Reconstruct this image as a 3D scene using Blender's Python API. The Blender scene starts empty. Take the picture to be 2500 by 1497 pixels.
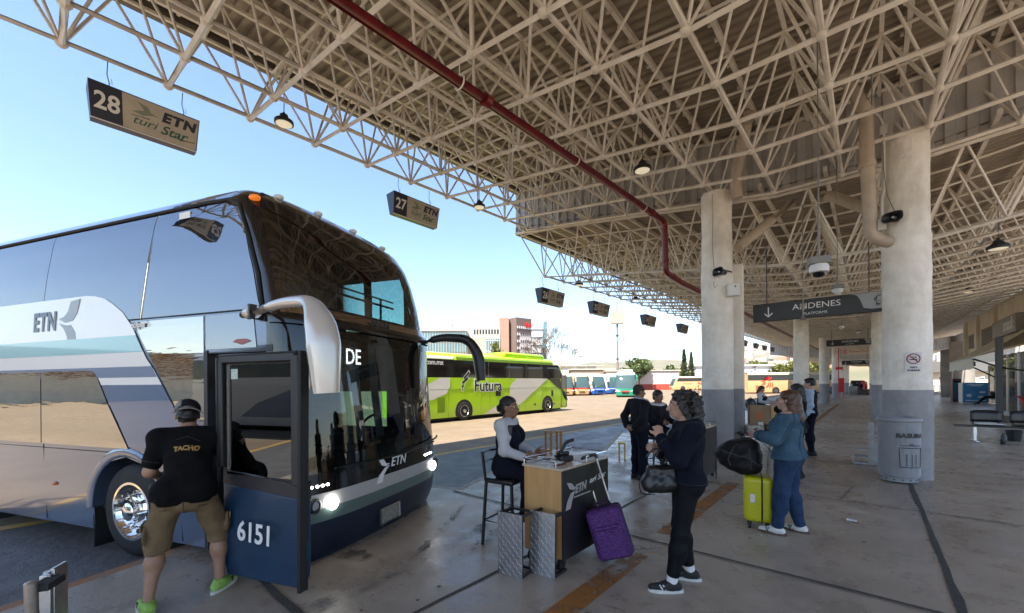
import bpy, bmesh, math, random
import numpy as np
from mathutils import Vector, Matrix, noise as mnoise
R = math.radians
random.seed(7)
scene = bpy.context.scene
C = scene.collection
# ---------------------------------------------------------------- camera, sky, sun, exposure
cam = bpy.data.objects.new("camera", bpy.data.cameras.new("camera"))
C.objects.link(cam)
cam.data.sensor_width = 36.0
cam.data.lens = 14.4
cam.data.shift_y = 0.0758
cam.data.clip_start = 0.05
cam.data.clip_end = 12000
cam.location = (0, 0, 1.7)
cam.rotation_euler = (Matrix.Rotation(R(41), 3, 'Z') @ Matrix.Rotation(R(90), 3, 'X') @ Matrix.Rotation(R(-0.4), 3, 'Z')).to_euler()
scene.camera = cam

SUN_EL, SUN_AZ = 57.0, -6.0       # azimuth of the sun seen from above: 0 = towards -Y, positive towards -X
sd = Vector((-math.sin(R(SUN_AZ)) * math.cos(R(SUN_EL)), -math.cos(R(SUN_AZ)) * math.cos(R(SUN_EL)), math.sin(R(SUN_EL))))
sl = bpy.data.lights.new("sun", 'SUN')
sl.energy = 3.2
sl.angle = R(0.5)
sl.color = (1.0, 0.92, 0.80)
sun = bpy.data.objects.new("sun", sl)
C.objects.link(sun)
sun.rotation_euler = (-sd).to_track_quat('-Z', 'Y').to_euler()
sun.location = (0, 0, 60)
world = bpy.data.worlds.new("World")
scene.world = world
world.use_nodes = True
wn = world.node_tree.nodes
sky = wn.new('ShaderNodeTexSky')
sky.sky_type = 'NISHITA'
sky.sun_disc = False
sky.sun_elevation = R(SUN_EL)
sky.sun_rotation = math.atan2(sd.x, sd.y)
sky.air_density = 1.0
sky.dust_density = 0.45
sky.ozone_density = 1.2
sky.altitude = 900
gam = wn.new('ShaderNodeGamma'); gam.inputs[1].default_value = 0.95
world.node_tree.links.new(sky.outputs[0], gam.inputs[0])
hsv = wn.new('ShaderNodeHueSaturation'); hsv.inputs['Saturation'].default_value = 1.05
world.node_tree.links.new(gam.outputs[0], hsv.inputs['Color'])
world.node_tree.links.new(hsv.outputs[0], wn['Background'].inputs[0])
wn['Background'].inputs[1].default_value = 0.085
vs = scene.view_settings
vs.view_transform = 'Standard'
vs.look = 'None'
vs.exposure = 2.25
vs.gamma = 1.0
cy = scene.cycles
cy.use_denoising = True
cy.max_bounces = 10
cy.diffuse_bounces = 6
cy.glossy_bounces = 4
cy.transmission_bounces = 6
cy.transparent_max_bounces = 8
cy.sample_clamp_indirect = 8.0
cy.caustics_reflective = False
cy.caustics_refractive = False

# ---------------------------------------------------------------- materials
MATS = {}
def lin(c):
    return tuple(((x / 12.92) if x <= 0.04045 else ((x + 0.055) / 1.055) ** 2.4) for x in c)
def mat(name, col, rough=0.6, metal=0.0, var=0.0, scale=6.0, bump=0.0, bscale=None, col2=None, spec=0.5, coat=0.0, stretch=None, trans=0.0, alpha=1.0, emit=None, sheen=0.0, rvar=0.0, detail=6.0):
    """linear base colour; var = strength of a noise mix towards col2 (or a darker tone); bump = height in metres-ish"""
    if name in MATS: return MATS[name]
    m = bpy.data.materials.new(name); m.use_nodes = True
    nt = m.node_tree; b = nt.nodes['Principled BSDF']
    b.inputs['Base Color'].default_value = (*col, 1)
    b.inputs['Roughness'].default_value = rough
    b.inputs['Metallic'].default_value = metal
    b.inputs['Specular IOR Level'].default_value = spec
    b.inputs['Coat Weight'].default_value = coat
    b.inputs['Coat Roughness'].default_value = 0.03
    b.inputs['Transmission Weight'].default_value = trans
    b.inputs['Alpha'].default_value = alpha
    if sheen: b.inputs['Sheen Weight'].default_value = sheen
    if emit:
        b.inputs['Emission Color'].default_value = (*emit[0], 1); b.inputs['Emission Strength'].default_value = emit[1]
    if var or bump or rvar:
        tc = nt.nodes.new('ShaderNodeTexCoord'); out = tc.outputs['Object']
        if stretch:
            mp = nt.nodes.new('ShaderNodeMapping'); mp.inputs['Scale'].default_value = stretch
            nt.links.new(out, mp.inputs[0]); out = mp.outputs[0]
        n = nt.nodes.new('ShaderNodeTexNoise'); n.inputs['Scale'].default_value = scale; n.inputs['Detail'].default_value = detail; n.inputs['Roughness'].default_value = 0.62
        nt.links.new(out, n.inputs['Vector'])
        rp = nt.nodes.new('ShaderNodeMapRange'); rp.inputs[1].default_value = 0.35; rp.inputs[2].default_value = 0.68
        nt.links.new(n.outputs['Fac'], rp.inputs[0])
        if var:
            mx = nt.nodes.new('ShaderNodeMix'); mx.data_type = 'RGBA'
            c2 = col2 if col2 else tuple(x * (1 - var) for x in col)
            mx.inputs[6].default_value = (*col, 1); mx.inputs[7].default_value = (*c2, 1)
            nt.links.new(rp.outputs[0], mx.inputs[0]); nt.links.new(mx.outputs[2], b.inputs['Base Color'])
        if rvar:
            mr = nt.nodes.new('ShaderNodeMapRange'); mr.inputs[3].default_value = max(0.02, rough - rvar); mr.inputs[4].default_value = min(1, rough + rvar)
            nt.links.new(rp.outputs[0], mr.inputs[0]); nt.links.new(mr.outputs[0], b.inputs['Roughness'])
        if bump:
            n2 = nt.nodes.new('ShaderNodeTexNoise'); n2.inputs['Scale'].default_value = bscale or scale * 4; n2.inputs['Detail'].default_value = 5
            nt.links.new(out, n2.inputs['Vector'])
            bp = nt.nodes.new('ShaderNodeBump'); bp.inputs['Strength'].default_value = 1.0; bp.inputs['Distance'].default_value = bump
            nt.links.new(n2.outputs['Fac'], bp.inputs['Height']); nt.links.new(bp.outputs[0], b.inputs['Normal'])
    MATS[name] = m
    return m

# ---------------------------------------------------------------- mesh builder
def frame(d):
    d = Vector(d).normalized()
    a = Vector((0, 0, 1)) if abs(d.z) < 0.95 else Vector((1, 0, 0))
    x = d.cross(a).normalized(); y = x.cross(d).normalized()
    return x, y, d
class MB:
    def __init__(s): s.v = []; s.f = []; s.mi = []; s.cur = 0
    def add(s, vs, fs):
        o = len(s.v); s.v.extend([tuple(p) for p in vs])
        for f in fs: s.f.append([o + i for i in f]); s.mi.append(s.cur)
        return s
    def box(s, c, size, rot=None):
        hx, hy, hz = [q / 2 for q in size]
        P = [Vector((x, y, z)) for z in (-hz, hz) for y in (-hy, hy) for x in (-hx, hx)]
        if rot is not None:
            M = rot if isinstance(rot, Matrix) else Matrix.Rotation(rot, 3, 'Z')
            P = [M @ p for p in P]
        c = Vector(c)
        return s.add([p + c for p in P], [(0, 2, 3, 1), (4, 5, 7, 6), (0, 1, 5, 4), (2, 6, 7, 3), (0, 4, 6, 2), (1, 3, 7, 5)])
    def beam(s, a, b, w, h=None, up=(0, 0, 1)):
        a = Vector(a); b = Vector(b); d = (b - a).normalized(); u = Vector(up)
        if abs(d.dot(u)) > 0.97: u = Vector((1, 0, 0))
        x = d.cross(u).normalized(); y = x.cross(d).normalized(); h = h or w
        P = [q + x * (i * w / 2) + y * (j * h / 2) for q in (a, b) for i, j in ((-1, -1), (1, -1), (1, 1), (-1, 1))]
        return s.add(P, [(3, 2, 1, 0), (4, 5, 6, 7), (0, 1, 5, 4), (1, 2, 6, 5), (2, 3, 7, 6), (3, 0, 4, 7)])
    def tube(s, a, b, r, r2=None, n=8, cap=True):
        a = Vector(a); b = Vector(b); x, y, d = frame(b - a); r2 = r if r2 is None else r2
        P = [q + (x * math.cos(t) + y * math.sin(t)) * rr for q, rr in ((a, r), (b, r2)) for t in [2 * math.pi * i / n for i in range(n)]]
        F = [(i, (i + 1) % n, n + (i + 1) % n, n + i) for i in range(n)]
        F = [tuple(reversed(f)) for f in F]
        if cap: F += [tuple(range(n)), tuple(reversed(range(n, 2 * n)))]
        return s.add(P, F)
    def path(s, pts, r, n=8, closed=False, cap=True, flat=1.0):
        pts = [Vector(p) for p in pts]; m = len(pts); rs = r if isinstance(r, (list, tuple)) else [r] * m
        P = []; px = None
        for i, p in enumerate(pts):
            if closed: d = pts[(i + 1) % m] - pts[i - 1]
            else: d = pts[min(i + 1, m - 1)] - pts[max(i - 1, 0)]
            d.normalize()
            if px is None: x, y, _ = frame(d)
            else:
                x = (px - d * px.dot(d)).normalized(); y = d.cross(x)
            px = x
            for k in range(n):
                t = 2 * math.pi * k / n
                P.append(p + (x * math.cos(t) + y * math.sin(t) * flat) * rs[i])
        F = []
        for i in range(m if closed else m - 1):
            j = (i + 1) % m
            for k in range(n): F.append((i * n + k, i * n + (k + 1) % n, j * n + (k + 1) % n, j * n + k))
        if cap and not closed: F += [tuple(reversed(range(n))), tuple(range((m - 1) * n, m * n))]
        return s.add(P, F)
    def lathe(s, prof, c=(0, 0, 0), n=24, axis='Z', M=None, sx=1.0, sy=1.0, cap=True):
        """prof = [(r, z)...] bottom to top"""
        P = []; c = Vector(c); m = len(prof)
        for r, z in prof:
            for k in range(n):
                t = 2 * math.pi * k / n
                q = Vector((r * math.cos(t) * sx, r * math.sin(t) * sy, z))
                if axis == 'X': q = Vector((q.z, q.x, q.y))
                if axis == 'Y': q = Vector((q.y, q.z, q.x))
                if M is not None: q = M @ q
                P.append(q + c)
        F = [(i * n + k, i * n + (k + 1) % n, (i + 1) * n + (k + 1) % n, (i + 1) * n + k) for i in range(m - 1) for k in range(n)]
        if cap and prof[0][0] > 1e-5: F.append(tuple(reversed(range(n))))
        if cap and prof[-1][0] > 1e-5: F.append(tuple(range((m - 1) * n, m * n)))
        return s.add(P, F)
    def prism(s, poly, o, ux, uy, th):
        """flat polygon [(a,b)] in the plane (o,ux,uy), extruded by th along ux x uy"""
        o = Vector(o); ux = Vector(ux); uy = Vector(uy); nz = ux.cross(uy).normalized()
        ar = sum(poly[i][0] * poly[(i + 1) % len(poly)][1] - poly[(i + 1) % len(poly)][0] * poly[i][1] for i in range(len(poly)))
        if ar < 0: poly = poly[::-1]
        n = len(poly)
        P = [o + ux * a + uy * b for a, b in poly] + [o + ux * a + uy * b + nz * th for a, b in poly]
        F = [tuple(reversed(range(n))), tuple(range(n, 2 * n))] + [(i, (i + 1) % n, n + (i + 1) % n, n + i) for i in range(n)]
        return s.add(P, F)
    def grid(s, rows, close_u=False):
        """rows = list of equal-length point lists"""
        m = len(rows); n = len(rows[0]); P = [p for r in rows for p in r]; F = []
        for i in range(m - 1):
            for j in range(n if close_u else n - 1):
                F.append((i * n + j, i * n + (j + 1) % n, (i + 1) * n + (j + 1) % n, (i + 1) * n + j))
        return s.add(P, F)
    def ellipsoid(s, c, r, n=16, m=10, M=None):
        prof = [(math.sin(math.pi * i / m), -math.cos(math.pi * i / m)) for i in range(m + 1)]
        S = Matrix.Diagonal(Vector(r)); S = (M @ S) if M is not None else S
        return s.lathe([(max(a, 1e-6), b) for a, b in prof], c, n, M=S)
    def build(s, name, m=None, parent=None, smooth=35, bevel=0, loc=None, seg=2):
        me = bpy.data.meshes.new(name); me.from_pydata(s.v, [], s.f)
        ms = m if isinstance(m, (list, tuple)) else [m]
        for q in ms:
            if q: me.materials.append(q)
        if len(ms) > 1: me.polygons.foreach_set('material_index', s.mi)
        me.validate()
        return link(name, me, parent, smooth, bevel, loc, seg)
def link(name, me, parent=None, smooth=35, bevel=0, loc=None, seg=2):
    if smooth:
        me.polygons.foreach_set('use_smooth', [True] * len(me.polygons))
        if smooth < 180: me.set_sharp_from_angle(angle=R(smooth))
    o = bpy.data.objects.new(name, me); C.objects.link(o)
    if parent: o.parent = parent
    if loc is not None: o.location = loc
    if bevel:
        b = o.modifiers.new('bevel', 'BEVEL'); b.width = bevel; b.segments = seg; b.limit_method = 'ANGLE'; b.angle_limit = R(40)
    return o
def tag(o, label, cat, group=None, kind=None):
    o['label'] = label; o['category'] = cat
    if group: o['group'] = group
    if kind: o['kind'] = kind
    return o
def thing(name, label, cat, loc=(0, 0, 0), rz=0.0, group=None):
    o = bpy.data.objects.new(name, None); C.objects.link(o); o.empty_display_size = 0.2
    o.location = loc; o.rotation_euler = (0, 0, rz)
    return tag(o, label, cat, group)
def struct(name, mb, m, **k):
    o = mb.build(name, m, **k); o['kind'] = 'structure'; return o
def dup(root, loc, rz=None, label=None):
    def cp(o, par):
        c = o.copy(); C.objects.link(c); c.parent = par
        for ch in o.children: cp(ch, c)
        return c
    r = cp(root, None); r.location = loc
    if rz is not None: r.rotation_euler = (0, 0, rz)
    if label: r['label'] = label
    return r
_tm = {}
def text_mesh(body, size, ext=0.002, shear=0.0, off=0.0, sx=1.0, space=1.0, align='CENTER'):
    cu = bpy.data.curves.new('t', 'FONT'); cu.body = body; cu.size = size; cu.extrude = ext; cu.shear = shear; cu.offset = off
    cu.space_character = space; cu.align_x = align; cu.align_y = 'CENTER'; cu.resolution_u = 3
    o = bpy.data.objects.new('t', cu); C.objects.link(o)
    dg = bpy.context.evaluated_depsgraph_get()
    me = bpy.data.meshes.new_from_object(o.evaluated_get(dg)); bpy.data.objects.remove(o)
    if sx != 1.0: me.transform(Matrix.Diagonal((sx, 1, 1, 1)))
    return me
def text(name, body, size, m, parent, o, ux, uy, **k):
    """flat lettering centred at o, running along ux with up vector uy"""
    me = text_mesh(body, size, **k); me.materials.append(m)
    ux = Vector(ux).normalized(); uy = Vector(uy).normalized(); uz = ux.cross(uy)
    M = Matrix((ux, uy, uz)).transposed().to_4x4(); M.translation = Vector(o)
    me.transform(M); me.name = name
    return link(name, me, parent, smooth=0)
# ================================================================ SETTING
def nmix(name, cols, scale, rough, bump, rv=0.15, stain=0.5, stretch=(1, 1, 1), fine=60, spec=0.5, crack=False):
    """worn ground: two noise scales of colour, roughness wear and fine grain"""
    m = bpy.data.materials.new(name); m.use_nodes = True; nt = m.node_tree; L = nt.links.new; N = nt.nodes.new
    b = nt.nodes['Principled BSDF']; b.inputs['Specular IOR Level'].default_value = spec
    tc = N('ShaderNodeTexCoord'); mp = N('ShaderNodeMapping'); mp.inputs['Scale'].default_value = stretch; L(tc.outputs['Object'], mp.inputs[0])
    def noise(sc, det=8, ro=0.65):
        n = N('ShaderNodeTexNoise'); n.inputs['Scale'].default_value = sc; n.inputs['Detail'].default_value = det; n.inputs['Roughness'].default_value = ro
        L(mp.outputs[0], n.inputs['Vector']); return n.outputs['Fac']
    def ramp(x, lo, hi):
        r = N('ShaderNodeMapRange'); r.inputs[1].default_value = lo; r.inputs[2].default_value = hi; L(x, r.inputs[0]); return r.outputs[0]
    def mix(f, a, c):
        x = N('ShaderNodeMix'); x.data_type = 'RGBA'; L(f, x.inputs[0])
        for i, q in ((6, a), (7, c)):
            if isinstance(q, tuple): x.inputs[i].default_value = (*q, 1)
            else: L(q, x.inputs[i])
        return x.outputs[2]
    big = ramp(noise(scale), 0.36, 0.66); mid = ramp(noise(scale * 5.3), 0.42, 0.7); fin = noise(fine, 3)
    c = mix(big, cols[0], cols[1])
    mm = N('ShaderNodeMath'); mm.operation = 'MULTIPLY'; mm.inputs[1].default_value = stain; L(mid, mm.inputs[0])
    c = mix(mm.outputs[0], c, cols[2])
    sp = ramp(noise(scale * 22, 4), 0.60, 0.72)
    m2 = N('ShaderNodeMath'); m2.operation = 'MULTIPLY'; m2.inputs[1].default_value = 0.55; L(sp, m2.inputs[0])
    c = mix(m2.outputs[0], c, tuple(x * 0.45 for x in cols[2]))
    if crack:
        vo = N('ShaderNodeTexVoronoi'); vo.feature = 'DISTANCE_TO_EDGE'; vo.inputs['Scale'].default_value = 0.55
        n = N('ShaderNodeTexNoise'); n.inputs['Scale'].default_value = 2.2; n.inputs['Detail'].default_value = 6; L(mp.outputs[0], n.inputs['Vector'])
        ad = N('ShaderNodeMixRGB'); ad.blend_type = 'ADD'; ad.inputs[0].default_value = 0.55; L(mp.outputs[0], ad.inputs[1]); L(n.outputs['Color'], ad.inputs[2]); L(ad.outputs[0], vo.inputs['Vector'])
        cr = ramp(vo.outputs['Distance'], 0.006, 0.001); gate = ramp(noise(0.9, 3), 0.56, 0.66)
        g = N('ShaderNodeMath'); g.operation = 'MULTIPLY'; L(cr, g.inputs[0]); L(gate, g.inputs[1])
        c = mix(g.outputs[0], c, tuple(x * 0.25 for x in cols[2]))
    L(c, b.inputs['Base Color'])
    rr = N('ShaderNodeMapRange'); rr.inputs[3].default_value = max(0.05, rough - rv); rr.inputs[4].default_value = min(1, rough + rv); L(mid, rr.inputs[0]); L(rr.outputs[0], b.inputs['Roughness'])
    ad = N('ShaderNodeMath'); ad.operation = 'MULTIPLY_ADD'; ad.inputs[1].default_value = 0.6; L(fin, ad.inputs[0]); L(mid, ad.inputs[2])
    bp = N('ShaderNodeBump'); bp.inputs['Distance'].default_value = bump; bp.inputs['Strength'].default_value = 1.0; L(ad.outputs[0], bp.inputs['Height']); L(bp.outputs[0], b.inputs['Normal'])
    MATS[name] = m
    return m
M_yard = nmix('yard_concrete', ((0.245, 0.185, 0.120), (0.195, 0.145, 0.093), (0.135, 0.100, 0.065)), 0.16, 0.85, 0.006, 0.1, 0.55)
M_apron = nmix('apron_dark_surface', ((0.115, 0.115, 0.12), (0.085, 0.085, 0.09), (0.15, 0.145, 0.14)), 0.6, 0.55, 0.008, 0.12, 0.5)
M_plat = nmix('platform_concrete', ((0.395, 0.325, 0.255), (0.225, 0.182, 0.142), (0.48, 0.405, 0.325)), 0.42, 0.42, 0.0025, 0.17, 0.5, fine=45, spec=0.4, crack=True)
M_kerb = mat('worn_kerb_paint', (0.50, 0.45, 0.36), 0.7, var=0.6, scale=9, col2=(0.22, 0.19, 0.16), bump=0.004)
M_kerbo = mat('worn_orange_kerb', (0.42, 0.17, 0.05), 0.7, var=0.6, scale=7, col2=(0.24, 0.18, 0.14), bump=0.004)
M_yellow = mat('yellow_road_paint', (0.62, 0.36, 0.04), 0.7, var=0.6, scale=5, col2=(0.36, 0.27, 0.15))
M_joint = mat('joint_debris', (0.022, 0.02, 0.018), 0.9, var=0.7, scale=60, col2=(0.10, 0.09, 0.075), bump=0.01)

gm = MB(); S = 9000; ROAD = -0.17
gm.grid([[(x, y, ROAD) for x in (-S, -300, -60, 60, 300, S)] for y in (-S, -300, -60, 60, 300, S)])
struct('yard', gm, M_yard, smooth=0)
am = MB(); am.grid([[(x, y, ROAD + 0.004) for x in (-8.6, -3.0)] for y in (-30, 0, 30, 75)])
struct('bay_apron', am, M_apron, smooth=0)  # sheet darker than the yard, running out to the yellow line
# sawtooth platform edge: tips and inner corners
PIT = 4.75; tips = [(-5.05, 4.42 + PIT * k) for k in range(-8, 15)]; inn = [(-6.55, 3.75 + PIT * k) for k in range(-8, 15)]
edge = []
for (a, b) in zip(inn, tips): edge += [a, b]
top = [(x, y) for x, y in edge]
pm = MB()
n = len(edge)
# top sheet in quads from the edge to the building side
rows = [[(x, y, 0.0), (-3.0, y, 0.0), (0.0, y, 0.0), (4.0, y, 0.0), (16.0, y, 0.0)] for x, y in edge]
pm.grid(rows)
for i in range(n - 1):
    (x0, y0), (x1, y1) = edge[i], edge[i + 1]
    pm.add([(x0, y0, 0), (x1, y1, 0), (x1, y1, -0.4), (x0, y0, -0.4)], [(0, 1, 2, 3)])
struct('platform', pm, M_plat, smooth=0)
for k in range(n - 1):
    if k % 2 == 0: continue
    (x0, y0), (x1, y1) = edge[k], edge[k + 1]          # long edge facing the bus fronts
    if not -6 < y0 < 40: continue
    d = Vector((x1 - x0, y1 - y0, 0)).normalized(); nn = Vector((d.y, -d.x, 0))
    if nn.x < 0: nn = -nn
    km = MB(); w = 0.13
    km.box(Vector((x0, y0, -0.083)) + d * ((Vector((x1 - x0, y1 - y0))).length / 2) + nn * (w / 2 - 0.012), ((Vector((x1 - x0, y1 - y0))).length + 0.02, w, 0.174), math.atan2(d.y, d.x))
    struct('kerb', km, M_kerbo if -2 < y0 < 3 else M_kerb, bevel=0.015)
    if k + 2 < n:
        xa, ya = edge[k + 1]; xb, yb = edge[k + 2]; d2 = Vector((xb - xa, yb - ya, 0)); l2 = d2.length; d2.normalize(); n2 = Vector((-d2.y, d2.x, 0))
        km = MB(); km.box(Vector((xa, ya, -0.083)) + d2 * (l2 / 2) + n2 * 0.052, (l2 + 0.02, 0.13, 0.172), math.atan2(d2.y, d2.x))
        struct('kerb', km, M_kerb, bevel=0.015)
# painted lines
lm = MB(); lm.grid([[(x, y, ROAD + 0.008) for x in (-8.78, -8.56)] for y in (-30, 75)])
struct('yellow_yard_line', lm, M_yellow, smooth=0)
def worn(name, col, cov):
    m = bpy.data.materials.new(name); m.use_nodes = True; nt = m.node_tree; L = nt.links.new
    b = nt.nodes['Principled BSDF']; b.inputs['Roughness'].default_value = 0.55
    tc = nt.nodes.new('ShaderNodeTexCoord'); n1 = nt.nodes.new('ShaderNodeTexNoise'); n1.inputs['Scale'].default_value = 3.0; n1.inputs['Detail'].default_value = 10; n1.inputs['Roughness'].default_value = 0.75
    L(tc.outputs['Object'], n1.inputs['Vector'])
    r = nt.nodes.new('ShaderNodeMapRange'); r.inputs[1].default_value = cov; r.inputs[2].default_value = cov + 0.13; r.inputs[3].default_value = 1; r.inputs[4].default_value = 0.05; L(n1.outputs['Fac'], r.inputs[0])
    b.inputs['Base Color'].default_value = (*col, 1); L(r.outputs[0], b.inputs['Alpha'])
    return m
M_ol = worn('worn_orange_line', (0.30, 0.125, 0.03), 0.475)
lm = MB()
for y0, y1 in ((0.6, 3.9), (4.6, 7.7), (11.5, 40)):
    lm.grid([[(x, y, 0.004) for x in (-1.83, -1.63)] for y in (y0, y1)])
struct('orange_platform_line', lm, M_ol, smooth=0)
# expansion joints: shallow dark slots with debris, laid as thin sheets
def wob(a, b, w, step=0.35, amp=0.008, z=0.005):
    a = Vector(a); b = Vector(b); L = (b - a).length; d = (b - a) / L; n_ = Vector((-d.y, d.x)); rows = []
    k = max(2, int(L / step))
    for i in range(k + 1):
        p = a + d * (L * i / k); ww = w / 2 * random.uniform(0.75, 1.25); o = random.uniform(-amp, amp)
        q1 = p + n_ * (o - ww); q2 = p + n_ * (o + ww)
        rows.append([(q1.x, q1.y, z), (q2.x, q2.y, z)])
    return rows
jm = MB()
jm.grid(wob((-2.55, -6), (-2.55, 60), 0.032)); jm.grid(wob((0.52, -2), (0.52, 9.6), 0.055, z=0.009)); jm.grid(wob((0.52, 10.5), (0.52, 60), 0.03))
for y, w in ((1.25, 0.06), (4.3, 0.035), (7.5, 0.022), (11.0, 0.024), (14.7, 0.024), (18.3, 0.03), (21.9, 0.03), (25.5, 0.03), (29, 0.04), (33, 0.04), (37, 0.04), (43, 0.05), (50, 0.05)):
    jm.grid(wob((-5.0, y), (7, y), w, z=0.013))
jm.grid(wob((-0.3, 7.6), (-0.18, 8.7), 0.014, 0.1, 0.02, 0.0105))
struct('expansion_joint', jm, M_joint, smooth=0)
# tar and oil streaks where people and buses have marked the slab
M_stain = worn('oil_stain', (0.09, 0.08, 0.07), 0.40)
sm = MB()
for a, b, w in (((-4.35, 4.0), (-3.35, 2.35), 0.06), ((-3.9, 3.95), (-3.05, 2.9), 0.03), ((-4.2, 1.9), (-3.7, 2.1), 0.2)):
    sm.grid(wob(a, b, w, 0.07, 0.022, 0.017))
struct('oil_streak', sm, M_stain, smooth=0)
# flattened gum and drip spots on the slab
sm = MB(); rg0 = random.Random(21)
for _ in range(420):
    x, y = rg0.uniform(-5.0, 3.2), rg0.uniform(0.6, 24) ** 1.0; r_ = rg0.choice((0.008, 0.012, 0.016, 0.022)) * rg0.uniform(0.7, 1.3); k_ = rg0.randint(6, 9)
    sm.add([(x + r_ * rg0.uniform(0.7, 1.3) * math.cos(6.283 * i / k_), y + r_ * rg0.uniform(0.7, 1.3) * math.sin(6.283 * i / k_), 0.020) for i in range(k_)], [tuple(range(k_))])
o = sm.build('gum_spot', mat('dark_gum', (0.035, 0.032, 0.03), 0.7), smooth=0); tag(o, 'dark gum and drip spots scattered over the platform slab', 'spots', kind='stuff')
# curved tyre scuffs where coaches nose in
M_scuff = worn('tyre_scuff', (0.12, 0.11, 0.10), 0.36); sm = MB()
for a0, r0, cxx, cyy in ((-0.1, 6.2, -9.4, 1.6), (0.0, 6.45, -9.4, 1.6)):
    rows = []
    for i in range(22):
        q = a0 + i * 0.05; rows.append([(cxx + (r0 + w_) * math.cos(q), cyy + (r0 + w_) * math.sin(q), 0.0175) for w_ in (-0.07, 0.07)])
    sm.grid(rows)
struct('tyre_scuff', sm, M_scuff, smooth=0)

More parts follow.
